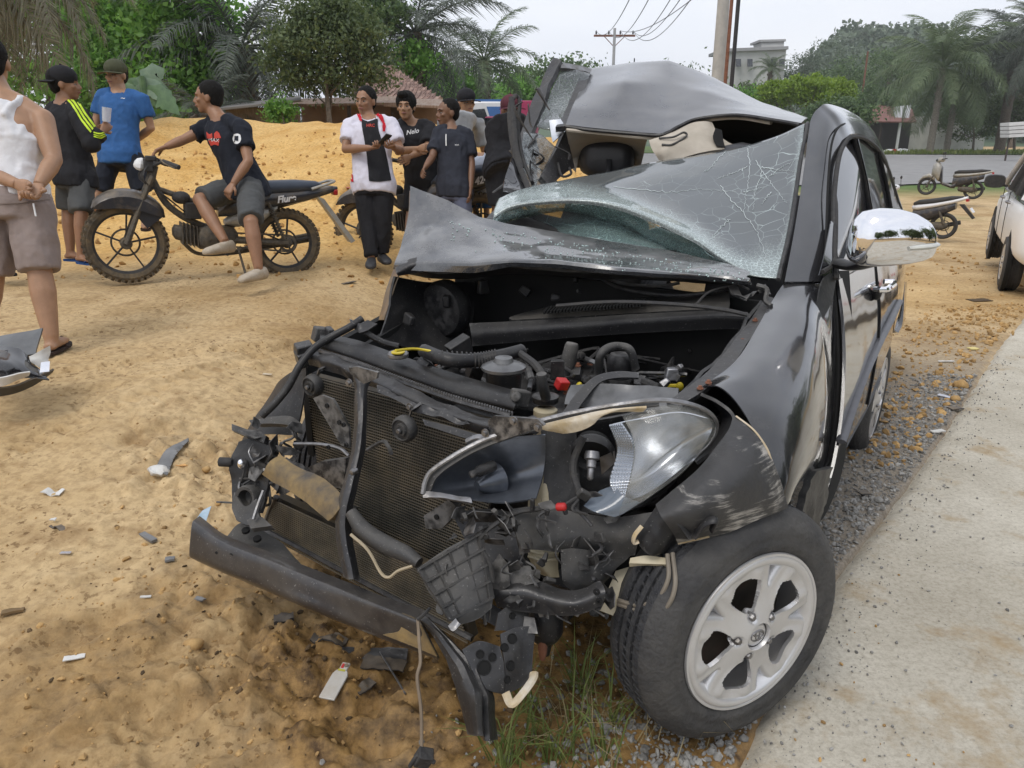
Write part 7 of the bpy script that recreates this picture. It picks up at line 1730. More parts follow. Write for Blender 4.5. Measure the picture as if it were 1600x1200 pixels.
    for i, s in enumerate('RL'):
        pn = Vector(palm[i]) if palm else ly*.3-Z_*.2+(D['chest']-D['wr'+s]).normalized()
        hand(ex, D['wr'+s], D['el'+s], pn, curl[i], k*w**.5, 1 if s == 'R' else -1)
    k = kh; body = remesh(mb, .0085, 3, 'body', SK[sk], t, extra=ex)
    for q in (1, -1):
        e = MB(); e.ell(hT(.030*q, .0765, -.004), (.012*k, .008*k, .0055*k), HR, 12, 8); eo = e.build('eye', EYE, t); e = MB(); e.ell(hT(.030*q, .0815, -.004), (.0065*k, .004*k, .0055*k), HR, 10, 6); e.build('iris', IRIS, eo)
        e = MB(); e.tube([hT(.012*q, .092, .018), hT(.032*q, .090, .026), hT(.052*q, .074, .018)], [.003*k, .0042*k, .002*k], 6, seg=8); e.build('eyebrow', HAIR, t)
    e = MB(); e.tube([hT(-.024, .088, -.062), hT(-.008, .099, -.060), hT(.008, .099, -.060), hT(.024, .088, -.062)], [.003*k, .006*k, .006*k, .003*k], 8, seg=12); e.build('lips', LIP, t)
    if hair:
        mb = MB(); g = {'short': .004, 'crop': .001, 'full': .014}[hair]
        mb.ell(hT(0, -.026, .040), ((.080+g)*k, (.094+g)*k, (.086+g)*k), HR, 20, 14); mb.ell(hT(0, -.052, -.005), ((.070+g*.5)*k, (.060+g*.5)*k, .075*k), HR, 16, 10)
        if hair == 'full': mb.ell(hT(.01, .055, .10), (.055*k, .045*k, .03*k), HR)
        remesh(mb, .009, 1, 'hair', HAIR, t, wr=.007 if hair == 'full' else .0035, seed=3, ws=55)
    if hat:
        mb = MB(); mb.ell(hT(0, -.008, .052), (.092*k, .108*k, .085*k), HR, 20, 12); 
        co = remesh(mb, .009, 1, 'cap', hat[0], t)
        bk = hat[1] if len(hat) > 1 else 1
        mb = MB(); G_ = []
        for i in range(9):
            a = -1.15+2.3*i/8; row = []
            for j in range(5):
                rr_ = .088+.075*(j/4)*math.cos(a*.75); row.append(hT(rr_*math.sin(a), bk*(rr_*math.cos(a)*1.08)-.008, .028-.012*(j/4)-.010*abs(math.sin(a))))
            G_.append([tuple(q) for q in row])
        mb.grid(np.array(G_), thick=.005); mb.build('brim', hat[0], co); mb = MB(); mb.ell(hT(0, -.008, .138), .009*k); mb.build('button', hat[0], co)
    # ---- clothes
    k = kb
    out = {'t': t, 'body': body, 'D': D, 'hT': hT}
    tm_, sl, loose = top; g = .012+loose
    mb = MB()
    if tank:
        torso(mb, .004, -.1, .6, 1.0); R0 = [rings(p, x, y, a, c, 18, 2.3) for (p, x, y), a, c in ((lev(.5), .172*w*k+g*.6, .12*w*k+g), (lev(.66), .150*w*k, .118*w*k+g), (lev(.78), .13*w*k, .122*w*k+g), (lev(.88), .11*w*k, .108*w*k+g))]; mb.loft(R0)
        for s in 'RL':
            q = D['neck'].lerp(D['sh'+s], .58); p, x, y = lev(.68); sg = 1 if s == 'R' else -1
            mb.tube([p+x*.085*sg+y*.10, q+y*.045+up*.034, q-y*.03+up*.036, q-y*.075+up*.0, p+x*.08*sg-y*.115], [.036, .030, .030, .034, .05], 12, seg=18, flat=.38)
    else:
        torso(mb, g, -.3, .97)
        for s in 'RL':
            a, m, e_ = D['sh'+s], D['el'+s], D['wr'+s]
            mb.tube([D['neck'].lerp(a, .35), D['neck'].lerp(a, .7)+up*.006, a], [.046*w*k+g, .048*w*k+g, .050*w*k+g], 12)
            if sl <= 1: pts = [a, a.lerp(m, sl*.5), a.lerp(m, sl)]; rs = [.052, .055, .058]
            else: pts = [a, a.lerp(m, .5), m, m.lerp(e_, .5), m.lerp(e_, sl-1)]; rs = [.062, .056, .052, .048, .040]
            mb.tube(pts, [x*w*k+g for x in rs], 14); mb.ell(a, .052*w*k+g)
            if sl > 1: mb.ell(m, .052*w*k+g)
    if collar:
        for s in (1, -1): p_ = D['neck']-up*.012; q_ = lk*0; x_ = sd*s; y_ = sd.cross(up).normalized(); y_ = y_ if y_.dot(f) > 0 else -y_; c_ = MB(); c_.tube([p_-y_*.062, p_+x_*.058-y_*.02+up*.008, p_+x_*.052+y_*.045-up*.005, p_+x_*.012+y_*.085-up*.05], [.016, .018, .02, .012], 8, seg=14, flat=.45); c_.build('collar', collar, t)
    out['top'] = remesh(mb, .011, 2, {1: 'shirt'}.get(1), tm_, t, wr=.014, seed=int(base[0]*7) % 9, ws=11.)
    bm_, ln = bot; mb = MB(); R0 = []
    for u, a, c in ((.10, .148, .105), (.0, .162, .118), (-.15, .175, .13), (-.30, .16, .12)):
        p, x, y = lev(u); R0.append(rings(p, x, y, a*w*k+.008, c*w*k+.008, 20, 2.3))
    mb.loft(R0[::-1])
    for s in 'RL':
        h, n_, e_ = D['hip'+s], D['kn'+s], D['an'+s]
        if ln <= 1.12:
            pts = [h, h.lerp(n_, .5), h.lerp(n_, min(ln, 1))]; rs = [.102, .098, .088]
            if ln > 1: pts.append(n_.lerp(e_, (ln-1)*1.)); rs.append(.086)
        else: pts = [h, h.lerp(n_, .5), n_, n_.lerp(e_, .5), n_.lerp(e_, .97)]; rs = [.102, .094, .074, .066, .058]
        mb.tube(pts, [x*w*k for x in rs], 16); mb.ell(h, .102*w*k)
        if ln > 1: mb.ell(n_, .074*w*k)
    out['bottom'] = remesh(mb, .011, 2, 'shorts' if ln <= 1.12 else 'trousers', bm_, t, wr=.013, seed=5, ws=10.)
    for s in 'RL':
        a, o = D['an'+s], D['to'+s]; fd = (o-a); fd.z = 0; fd = fd.normalized() if fd.length > .01 else f; hl = Vector((a.x, a.y, a.z-.045))-fd*.03
        if foot == 'sandal':
            mb = MB(); x = fd.cross(Z_); mb.loft([[hl-fd*.05+fd*(.28*k*(.5-.5*math.cos(q)))+x*(.045*k*math.sin(q)*(1.1 if math.cos(q) < 0 else .9))+Z_*z for q in np.linspace(0, 2*PI, 20, endpoint=False)] for z in (-.040, -.024)])
            so = mb.build('sandal', fmat or CBK, t); mb = MB(); mb.tube([hl+fd*.10+x*.046-Z_*.025, hl+fd*.15+Z_*.022, hl+fd*.10-x*.046-Z_*.025], [.008, .009, .008], 6, seg=9, flat=.5); mb.build('strap', fmat or CBK, so)
        elif foot:
            mb = MB(); R0 = []
            for tt, a_, h_, zz in ((-.05, .026, .03, .0), (-.03, .040, .05, .005), (.02, .043, .052, .006), (.08, .047, .043, .0), (.15, .053, .036, -.006), (.20, .050, .030, -.010), (.235, .032, .020, -.016), (.245, .012, .010, -.02)):
                R0.append(rings(hl+fd*tt*k+Z_*(zz), fd.cross(Z_), Z_, a_*k, h_*k, 16, 2.5))
            mb.loft(R0); so = mb.build('shoe', fmat or CBK, t, smooth=180)
            if foot == 'clog':
                for j in range(5):
                    for i in (-1, 0, 1):
                        e = MB(); c = hl+fd*(.13+.018*j)+fd.cross(Z_)*(i*.022)+Z_*(.032-.006*j-.004*abs(i)); e.lathe([(0, 0), (.005, 0)], c, Z_, 8); e.build('vent_hole', DARKV, so)
    return out
def decal(name, m, tgt, rows, parent, nu=14, nv=14, off=.004, holes=None):
    "flat print or cloth panel laid on a garment: rows of photo pixels, dropped onto its surface"
    me = tgt.data; b = BVHTree.FromPolygons([v.co.copy() for v in me.vertices], [tuple(p.vertices) for p in me.polygons])
    R0 = np.array([cr(r, nv) for r in rows]); G_ = np.stack([cr(R0[:, j], nu) for j in range(nv)], axis=1); mb = MB(); ids = {}; last = None
    for i in range(nu):
        for j in range(nv):
            d = ray(*G_[i, j]).normalized(); h_ = b.ray_cast(CAM, d)
            if h_[0] is not None:
                ids[i, j] = len(mb.v); mb.v.append(tuple(h_[0]+h_[1]*off if h_[1].dot(d) < 0 else h_[0]-d*off))
    for i in range(nu-1):
        for j in range(nv-1):
            q = [(i, j), (i+1, j), (i+1, j+1), (i, j+1)]
            if all(x in ids for x in q):
                z = [Vector(mb.v[ids[x]]) for x in q]
                if max((z[0]-z[2]).length, (z[1]-z[3]).length) < .12: mb.f.append(tuple(ids[x] for x in q)); mb.mi.append(0)
    return mb.build(name, m, parent, smooth=180) if mb.f else None
def write(name, txt, m, tgt, px, py, size, parent, ang=0., off=.005, shear=0., ax=1., bold=0.):
    cu = bpy.data.curves.new(name, 'FONT'); cu.body = txt; cu.size = 1; cu.align_x = 'CENTER'; cu.align_y = 'CENTER'; cu.shear = shear; cu.offset = bold
    o = bpy.data.objects.new(name, cu); COL.objects.link(o); me0 = bpy.data.meshes.new_from_object(o.evaluated_get(bpy.context.evaluated_depsgraph_get())); bpy.data.objects.remove(o)
    bm_ = bmesh.new(); bm_.from_mesh(me0); bmesh.ops.subdivide_edges(bm_, edges=[e for e in bm_.edges if e.calc_length() > .15], cuts=2)
    me = tgt.data; b = BVHTree.FromPolygons([v.co.copy() for v in me.vertices], [tuple(p.vertices) for p in me.polygons]); ca, sa = math.cos(ang), math.sin(ang); dist = None
    c0 = b.ray_cast(CAM, ray(px, py).normalized()); dist = c0[3] if c0[0] is not None else 7
    for v in bm_.verts:
        x, y = v.co.x*size*ax, v.co.y*size; d = ray(px+x*ca+y*sa, py-(y*ca)+x*sa).normalized(); h_ = b.ray_cast(CAM, d)
        dd = h_[3] if h_[0] is not None and abs(h_[3]-dist) < .15 else dist
        v.co = CAM+d*(dd-off)
    me1 = bpy.data.meshes.new(name); bm_.to_mesh(me1); bm_.free(); return link_mesh(name, me1, m, parent)
WPR = mat('white_print', (.75, .75, .75), .7); RPR = mat('red_print', (.55, .05, .03), .7); YST = mat('lime_stripe', (.55, .75, .02), .6); CRD = cloth('red_cloth', (.55, .02, .035))

# 1 man in the white vest, seen from behind
d = 4.3
p1 = person('broad man in a white vest and khaki shorts seen from behind, cigarette in his hands', P(25, 548, d), 1.72, math.radians(-25), dict(
    head=P(-14, 98, d), neck=P(2, 150, d), chest=P(12, 225, d), pelvis=P(18, 305, d), shR=P(66, 188, d), shL=P(-62, 188, d), elR=P(84, 250, d-.05), elL=P(-75, 245, d),
    wrR=P(60, 290, d-.17), wrL=P(28, 288, d-.18), hipR=P(48, 330, d), hipL=P(-12, 330, d), knR=P(62, 425, d), knL=P(-12, 430, d+.05), anR=P(80, 528, d), anL=P(-30, 535, d+.1), toR=P(100, 545, d+.15), toL=P(-20, 548, d+.3)),
    look=(-.35, 1, 0), sk=1, top=(CW, 0, -.002), bot=(CTN, .98), tank=True, build=1.16, curl=(.7, .4), palm=[(0, -1, 0), (0, -1, 0)], foot='sandal', fmat=cloth('brown_strap', (.05, .035, .03)))
mb = MB(); mb.tube([P(52, 318, d-.24), P(56, 338, d-.24)], .0045, 8); o = mb.build('cigarette', WPR); tag(o, 'lit cigarette held behind the back of the man in the white vest', 'cigarette')
decal('waistband', cloth('khaki_belt', (.26, .21, .19)), p1['bottom'], [[(-40, 304), (20, 306), (78, 300)], [(-40, 316), (20, 318), (78, 312)]], p1['t'], 4, 24, .006)
# 2 man in the black track jacket
d = 6.35
p2 = person('man in a black track jacket with lime sleeve stripes and a black cap turned backwards', P(116, 412, d), 1.66, math.radians(35), dict(
    head=P(101, 131, d), neck=P(98, 160, d), chest=P(107, 205, d), pelvis=P(116, 268, d), shR=P(124, 180, d-.12), shL=P(84, 176, d+.15), elR=P(143, 224, d-.17), elL=P(95, 225, d+.2), wrR=P(160, 205, d-.10), wrL=P(150, 205, d+.1),
    knR=P(127, 335, d-.1), knL=P(107, 330, d+.12), anR=P(127, 396, d-.05), anL=P(110, 392, d+.15), toR=P(150, 408, d-.1), toL=P(135, 402, d+.15)),
    look=(1, .35, -.08), sk=0, top=(CBK, 1.85, .006), bot=(CDG, .95), hair='short', hat=(CBK, -1), fmat=cloth('blue_rubber', (.02, .07, .22)), curl=(.8, .8), build=1.0)
for k in range(3): decal('sleeve_stripe', YST, p2['top'], [[(98+k*4, 150-k*1.5), (112+k*4, 165-k*2), (126+k*4, 188-k*3), (141+k*3, 208-k*4)], [(100+k*4, 148.5-k*1.5), (114.5+k*4, 163.5-k*2), (128.5+k*4, 186.5-k*3), (143+k*3, 205.5-k*4)]], p2['t'], 3, 40, .006)
for k in range(3): decal('cuff_stripe', YST, p2['top'], [[(146, 206+k*3.4), (157, 208+k*3.2), (168, 202+k*3.2)], [(146, 208+k*3.4), (157, 210+k*3.2), (168, 204+k*3.2)]], p2['t'], 3, 16, .006)
mb = MB(); mb.lathe([(.03, 0), (.035, .11)], P(166, 190, d-.1), (.2, 0, 1), 16); tag(mb.build('plastic_cup', clear_mat('cup_plastic', (.75, .75, .78), .15, .45, .2)), 'clear plastic cup held by the man in the black track jacket', 'cup')
# 3 man in the blue polo
d = 7.6
p3 = person('man in a blue polo shirt, black shorts and an olive cap, looking down', P(180, 345, d), 1.72, math.radians(195), dict(
    head=P(181, 117, d), neck=P(186, 145, d), chest=P(188, 182, d), pelvis=P(188, 240, d), shR=P(160, 150, d), shL=P(222, 156, d), elR=P(150, 195, d+.05), elL=P(236, 200, d+.08), wrR=P(170, 215, d+.22), wrL=P(205, 225, d+.25),
    hipR=P(172, 250, d), hipL=P(208, 250, d), knR=P(157, 300, d-.05), knL=P(222, 300, d), anR=P(143, 338, d), anL=P(226, 345, d), toR=P(135, 350, d-.2), toL=P(228, 358, d-.2)),
    look=(-.25, -1, -.15), tilt=-.0, sk=1, top=(CBL, .62, .003), bot=(CNV, 1.0), hair='short', hat=(cloth('olive_cloth', (.075, .08, .045)), 1), collar=CBL, build=1.0, fmat=cloth('brown_strap2', (.05, .03, .02)))
write('chest_logo', '~', WPR, p3['top'], 192, 153, 12, p3['t'])
# 4 rider
d = 6.45
p4 = person('man in a black printed T-shirt and grey shorts sitting sideways on the muddy motorbike', P(395, 440, d), 1.68, math.radians(-95), dict(
    head=P(325, 152, d), neck=P(343, 184, d), chest=P(358, 225, d), pelvis=P(384, 285, d), shL=P(378, 200, d-.16), shR=P(330, 197, d+.14), elL=P(388, 252, d-.22), elR=P(288, 218, d+.05), wrL=P(364, 288, d-.26), wrR=P(258, 230, d-.02),
    hipL=P(392, 296, d-.1), hipR=P(372, 293, d+.1), knL=P(392, 348, d-.42), knR=P(312, 312, d-.22), anL=P(404, 420, d-.42), anR=P(352, 378, d-.30), toL=P(380, 436, d-.55), toR=P(328, 398, d-.4)),
    look=(-1, -.12, -.02), sk=0, top=(CNV, .62, .006), bot=(CDG, .93), hair='short', foot='clog', fmat=mat('cream_clog', (.46, .40, .32), .6, c2=(.34, .28, .2)), curl=(.45, .8), palm=[(0, -.3, -1), (0, .5, -1)], build=1.05)
for q in ([[(323, 206), (328, 210), (332, 208)], [(324, 216), (329, 217), (333, 216)]], [[(335, 209), (339, 205), (343, 208)], [(335, 217), (340, 216), (346, 216)]], [[(326, 219), (336, 220), (344, 218)], [(330, 228), (336, 226), (342, 228)]]): decal('shirt_print', RPR, p4['top'], q, p4['t'], 6, 10)
write('print_lettering', 'MAX', WPR, p4['top'], 334, 219, 8, p4['t'], .1, .008)
decal('sleeve_patch', WPR, p4['top'], [[(366, 210), (371, 209), (376, 211)], [(363, 217), (370, 217), (377, 218)], [(366, 224), (371, 225), (375, 223)]], p4['t'], 8, 8)
decal('sleeve_patch_centre', CNV, p4['top'], [[(368, 213), (373, 213)], [(367, 220), (373, 221)]], p4['t'], 5, 5, .007)
# 5 man with the phone
d = 7.3
SHW = cloth('polo_white', (.66, .64, .72), .93)
p5 = person('man in an open white and red shirt and black trousers holding a phone', P(582, 415, d), 1.70, math.radians(165), dict(
    head=P(571, 158, d), neck=P(577, 186, d), chest=P(580, 226, d), pelvis=P(583, 283, d), shR=P(548, 197, d), shL=P(610, 196, d), elR=P(540, 233, d-.08), elL=P(626, 235, d-.05), wrR=P(578, 231, d-.32), wrL=P(614, 230, d-.3),
    hipR=P(571, 295, d), hipL=P(597, 295, d), knR=P(575, 350, d), knL=P(598, 348, d), anR=P(580, 402, d-.05), anL=P(597, 396, d+.1), toR=P(578, 418, d-.3), toL=P(612, 408, d-.2)),
    look=(-.35, -1, 0), sk=0, collar=SHW, top=(SHW, .68, .009), bot=(CBK, 2), hair='short', foot='shoe', fmat=mat('black_trainer', (.03, .03, .033), .6), build=1.05, curl=(.9, .9), palm=[(.3, -.2, 1), (-.3, -.2, 1)])
decal('black_undershirt', CBK, p5['top'], [[(564, 186), (575, 190), (590, 186)], [(567, 205), (578, 210), (592, 205)], [(573, 240), (586, 240), (602, 238)], [(577, 283), (592, 284), (611, 282)]], p5['t'], 36, 16, .008)
decal('red_lapel', CRD, p5['top'], [[(584, 178), (592, 184), (597, 195), (597, 206)], [(588, 174), (597, 181), (602, 194), (601, 206)]], p5['t'], 4, 20, .012)
decal('red_lapel', CRD, p5['top'], [[(558, 174), (559, 181), (563, 190)], [(561, 175), (564, 183), (566, 191)]], p5['t'], 4, 12, .012)
decal('red_side_panel', CRD, p5['top'], [[(543, 240), (544, 262), (546, 284)], [(551, 240), (551, 262), (553, 284)]], p5['t'], 5, 24, .007)
write('shirt_lettering', 'HRC', RPR, p5['top'], 579, 196, 6.5, p5['t'], 0, .014, bold=.02)
mb = MB(); mb.box(P(601, 218, d-.40), (.07, .012, .14), Euler((.9, .2, .9)).to_matrix()); tag(mb.build('phone', BLK, bevel=.004), 'dark phone held by the man in the white and red shirt', 'phone')
# 6 young man leaning on the second motorbike
d = 7.75
p6 = person('young man with full hair in a black T-shirt leaning on the handlebar', P(655, 400, d+.2), 1.68, math.radians(185), dict(
    head=P(634, 166, d-.1), neck=P(643, 192, d), chest=P(648, 225, d+.05), pelvis=P(662, 275, d+.2), shR=P(622, 200, d), shL=P(670, 200, d), elR=P(622, 237, d-.1), elL=P(668, 232, d-.15), wrR=P(655, 232, d-.3), wrL=P(640, 245, d-.32)),
    look=(-.1, -1, 0), sk=1, top=(CBK, .8, .008), bot=(CBK, .95), hair='full', curl=(.6, .5))
write('shirt_script', 'Nelo', WPR, p6['top'], 644, 206, 10, p6['t'], -.2, .006, shear=.35, bold=.015)
# 7 lean man in the dark polo
d = 7.25
p7 = person('lean older man in a dark polo shirt and grey trousers, hand on the handlebar', P(712, 420, d), 1.62, math.radians(205), dict(
    head=P(699, 176, d), neck=P(706, 202, d), chest=P(708, 235, d), pelvis=P(710, 290, d), shR=P(687, 208, d), shL=P(729, 212, d), elR=P(675, 246, d-.08), elL=P(737, 255, d-.02), wrR=P(664, 262, d-.2), wrL=P(735, 296, d-.1)),
    look=(-1, -.55, -.05), sk=2, collar=CCH, top=(CCH, .75, .006), bot=(cloth('slate_cloth', (.11, .12, .17)), 2), hair='crop', foot='shoe', build=.93, curl=(.6, .3))
write('chest_text', 'xxx', WPR, p7['top'], 714, 226, 4.5, p7['t']); 
decal('button_placket', WPR, p7['top'], [[(696.5, 210), (696.5, 228)], [(698, 210), (698, 228)]], p7['t'], 3, 6, .006)
# 8 man in the grey shirt and black cap
d = 8.3
p8 = person('man in a pale grey T-shirt and black cap standing behind the lean man', P(715, 380, d), 1.72, math.radians(160), dict(head=P(729, 160, d), neck=P(722, 188, d)), look=(.5, -1, -.1), sk=1, top=(CGY, .7, .01), bot=(CDG, 2), hat=(CBK, 1), foot='shoe')
# 9 child
d = 8.1
p9 = person('small child with black hair between the lean man and the wreck', P(754, 370, d), 1.0, math.radians(200), dict(head=P(754, 263, d)), look=(-1, -.9, 0), sk=1, top=(cloth('pale_blue_cloth', (.5, .55, .65)), .7, .006), bot=(CBL, .9), build=1.0, hair='full')
# 10 man in dark clothes at the wreck's far side
d = 7.4
p10 = person('man in dark clothes and cap partly hidden behind the torn far door', P(790, 400, d), 1.66, math.radians(150), dict(head=P(798, 172, d), neck=P(798, 200, d), shR=P(776, 214, d), elR=P(768, 248, d-.05), wrR=P(776, 270, d-.2)), look=(.3, -1, 0), sk=2, top=(CBK, .75, .01), bot=(CBK, .95), hat=(cloth('maroon_cloth', (.10, .03, .04)), 1), build=1.08)
mb = MB(); mb.tube([P(765, 262, d-.3), P(778, 266, d-.3)], .004, 8); tag(mb.build('cigarette', WPR), 'cigarette in the hand of the man in dark clothes', 'cigarette')
# 11 person hidden behind the man in the vest
d = 6.3
person('man mostly out of the frame at the left edge, sandalled foot visible', P(-6, 425, d), 1.68, math.radians(60), dict(anR=P(2, 412, d), toR=P(22, 418, d-.1)), sk=0, top=(CGY, .7, .01), bot=(CDG, .95), build=1.0)
# ------------------------------------------------------------ motorbikes, built lengthwise on x, left side +y
KNOB = mat('muddy_tyre', (.055, .048, .038), .9, c2=(.16, .12, .07), scale=16, bump=.4)
BIKEG = mat('dusty_engine', (.13, .12, .10), .65, metal=.3, c2=(.05, .045, .04), scale=22, bump=.3, dust=(.30, .22, .12), dust_amt=.5)
BIKEB = mat('bike_black', (.022, .025, .035), .32, coat=.4, dust=(.32, .24, .14), dust_amt=.5)
SEATB = mat('bike_seat', (.045, .058, .085), .5, c2=(.03, .04, .06), scale=5)
SILV = mat('silver_plastic', (.42, .42, .40), .45, metal=.4, dust=(.36, .27, .15), dust_amt=.5)
def bar_(t, name, m, pts, r, n=8, seg=None, par=None, **k):
    mb = MB(); mb.tube(pts, r, n, seg=seg, **k); return mb.build(name, m, par or t, local=True)
def bwheel(t, x, z, R, w, knob=True, alloy=RUB, spokes=5, m=KNOB):
    mb = MB(); n = 48; r = w*.5
    mb.lathe([(R-.062, -.5*w*.7), (R-.03, -w*.5), (R-.008, -w*.38), (R, -w*.12), (R, w*.12), (R-.008, w*.38), (R-.03, w*.5), (R-.062, .5*w*.7)], (x, 0, z), (0, 1, 0), n, closed=True)
    if knob:
        for k in range(40):
            a = 2*PI*k/40
            for y in (-.035, 0, .035): 
                aa = a+(PI/40 if y == 0 else 0); rr_ = R+.003-abs(y)*.2; mb.box((x+rr_*math.cos(aa), y*w/.09, z+rr_*math.sin(aa)), (.022, .022, .022), Euler((0, -aa, 0)).to_matrix())
    wl = mb.build('wheel', m, t, local=True)
    mb = MB(); mb.lathe([(R-.066, -.025), (R-.055, -.03), (R-.055, .03), (R-.066, .025), (R-.08, .012), (R-.08, -.012)], (x, 0, z), (0, 1, 0), n, closed=True); mb.build('rim', alloy, wl, local=True)
    for k in range(spokes):
        a = 2*PI*k/spokes+.4; mb = MB(); c, s = math.cos(a), math.sin(a)
        mb.bar((x+.02*c, 0, z+.02*s), (x+(R-.07)*c, 0, z+(R-.07)*s), .013, .020, up=(0, 1, 0)); mb.build('spoke', alloy, wl, local=True)
    mb = MB(); mb.lathe([(.0, -.06), (.035, -.06), (.045, -.035), (.045, .035), (.035, .06), (0, .06)], (x, 0, z), (0, 1, 0), 18); mb.lathe([(.095, -.055), (.11, -.052), (.11, -.048), (.095, -.045)], (x, 0, z), (0, 1, 0), 24, closed=True); mb.build('hub', BIKEG, wl, local=True)
    return wl
def place_bike(o, F_, R_, wb):
    d = F_-R_; s = d.length/wb; x = d.normalized(); y = Vector((0, 0, 1)).cross(x).normalized(); z = x.cross(y)
    M = Matrix((x, y, z)).transposed().to_4x4(); M.translation = R_-z*0
    o.matrix_world = M @ Matrix.Scale(s, 4); o.location = M.translation; o.rotation_euler = M.to_euler(); o.scale = (s, s, s); return M
def side_loft(t, name, m, st, par=None):
    "stations (x, z centre, half width, half height)"
    mb = MB(); mb.loft([rings((x, 0, z), (0, 1, 0), (0, 0, 1), a, b, 16, 2.6) for x, z, a, b in st]); return mb.build(name, m, par or t, local=True, smooth=60)
def underbone(label, F_, R_, loc0, col=BIKEB, seatm=SEATB, txt=None, fr=.30, rr_=.28):
    # origin at the rear axle, front axle at x = 1.24
    t = thing('motorbike', label, 'motorbike', (0, 0, 0), group='muddy motorbikes by the dirt bank')
    bwheel(t, 1.24, 0, fr, .085, m=KNOB); bwheel(t, 0, 0, rr_, .085, m=KNOB)
    for y in (-.075, .075):
        bar_(t, 'fork', BIKEG, [(1.24, y, 0), (1.13, y, .28), (1.02, y, .52)], [.024, .02, .02]); bar_(t, 'shock', BIKEG, [(.04, y*1.4, .04), (.16, y*1.4, .34)], .014)
        mb = MB(); 
        for k in range(9): mb.lathe([(.020, -.005), (.028, 0), (.020, .005)], (.06+k*.0095, y*1.4, .09+k*.024), (.37, 0, .93), 10, closed=True)
        mb.build('spring', BIKEG, t, local=True)
        bar_(t, 'swingarm', BIKEG, [(0, y, 0), (.5, y, .03)], [.02, .024])
    mb = MB(); G_ = []
    for i in range(15):
        a = math.radians(52+i*6.4); q_ = math.sin(PI*i/14)**.5; G_.append([(1.235+(fr+h_-.0)*math.cos(a)*1.05, yy, (fr+h_)*math.sin(a)*1.0) for yy, h_ in ((-.085, .045-.075*q_), (-.088, .03+.03*q_), (-.06, .04+.055*q_), (0, .04+.075*q_), (.06, .04+.055*q_), (.088, .03+.03*q_), (.085, .045-.075*q_))])
    mb.grid(np.array(G_), thick=.006); mb.prism([(1.235-.20, .066, .28), (1.235-.28, .066, .22), (1.235-.15, .066, .12), (1.235-.02, .066, .30)], (0, -.008, 0)); mb.prism([(1.035, -.058, .28), (.955, -.058, .22), (1.085, -.058, .12), (1.215, -.058, .30)], (0, -.008, 0)); mb.build('front_mudguard', col, t, local=True)
    bar_(t, 'frame', BIKEG, [(1.02, 0, .50), (.92, 0, .30), (.72, 0, .16), (.5, 0, .12), (.25, 0, .25), (-.25, 0, .40)], .026, seg=24); bar_(t, 'down_tube', BIKEG, [(.98, 0, .42), (.62, 0, .30), (.45, 0, .30), (-.2, 0, .42)], .022, seg=20)
    bar_(t, 'steering_head', BIKEG, [(1.05, 0, .42), (1.0, 0, .60)], .035); 
    side_loft(t, 'engine', BIKEG, [(.40, .05, .04, .04), (.44, .05, .10, .09), (.62, .05, .11, .10), (.70, .04, .09, .09), (.74, .04, .05, .05)])
    side_loft(t, 'cylinder_head', BIKEG, [(.70, .05, .05, .06), (.80, .07, .06, .065), (.88, .09, .055, .06), (.90, .09, .03, .03)])
    for k in range(5):
        mb = MB(); mb.box((.72+k*.028, 0, .055+k*.007), (.008, .16, .17)); mb.build('cooling_fin', BIKEG, t, local=True)
    mb = MB(); mb.box((.74, .0, .26), (.12, .14, .13)); mb.ell((.82, .02, .36), (.07, .06, .05)); mb.build('carburettor', RUB, t, local=True, bevel=.01)
    side_loft(t, 'seat', seatm, [(.44, .40, .05, .02), (.36, .43, .10, .05), (.15, .455, .115, .06), (-.08, .475, .115, .055), (-.26, .485, .085, .04), (-.31, .485, .04, .02)])
    side_loft(t, 'tail_cover', col, [(.55, .25, .05, .04), (.42, .31, .11, .09), (.15, .365, .12, .075), (-.15, .405, .10, .06), (-.38, .455, .06, .035), (-.45, .47, .03, .015)])
    side_loft(t, 'side_cover', SILV, [(.50, .17, .05, .02), (.40, .20, .10, .07), (.20, .24, .11, .06), (.08, .30, .08, .02)])
    bar_(t, 'grab_rail', SILV, [(-.20, .11, .46), (-.38, .10, .52), (-.42, 0, .53), (-.38, -.10, .52), (-.20, -.11, .46)], .012, seg=20)
    mb = MB(); mb.box((-.43, 0, .435), (.04, .09, .05)); mb.build('tail_lamp', RED, t, local=True, bevel=.01)
    mb = MB(); mb.prism([(-.26, -.05, .40), (-.32, -.05, .38), (-.60, -.06, .02), (-.565, -.06, .0)], (0, .11, 0)); mb.build('rear_mudguard', SILV, t, local=True)
    bar_(t, 'exhaust', BIKEG, [(.82, -.06, .0), (.70, -.11, -.10), (.45, -.13, -.10), (.2, -.14, -.05), (-.25, -.15, .03)], [.016, .016, .02, .035, .042], 10, seg=24)
    hb = bar_(t, 'handlebar', RUB, [(.86, .33, .60), (.94, .24, .635), (1.0, .06, .60), (1.0, -.06, .60), (.94, -.24, .635), (.86, -.33, .60)], .012, seg=30)
    for s in (1, -1): bar_(t, 'grip', RUB, [(.955, s*.22, .635), (.86, s*.34, .60)], .019, par=hb); bar_(t, 'brake_lever', BIKEG, [(.97, s*.2, .65), (.95, s*.28, .62), (.88, s*.33, .59)], .006, seg=8, par=hb)
    mb = MB(); mb.box((1.04, 0, .60), (.07, .12, .10)); mb.box((1.02, .03, .65), (.08, .08, .04)); mb.build('headlamp_bracket', RUB, t, local=True, bevel=.01)
    mb = MB(); mb.ell((1.09, -.02, .60), (.055, .05, .05), n=8, m=6); mb.build('plastic_wrap', WPR, t, local=True, noise=.02, smooth=None)
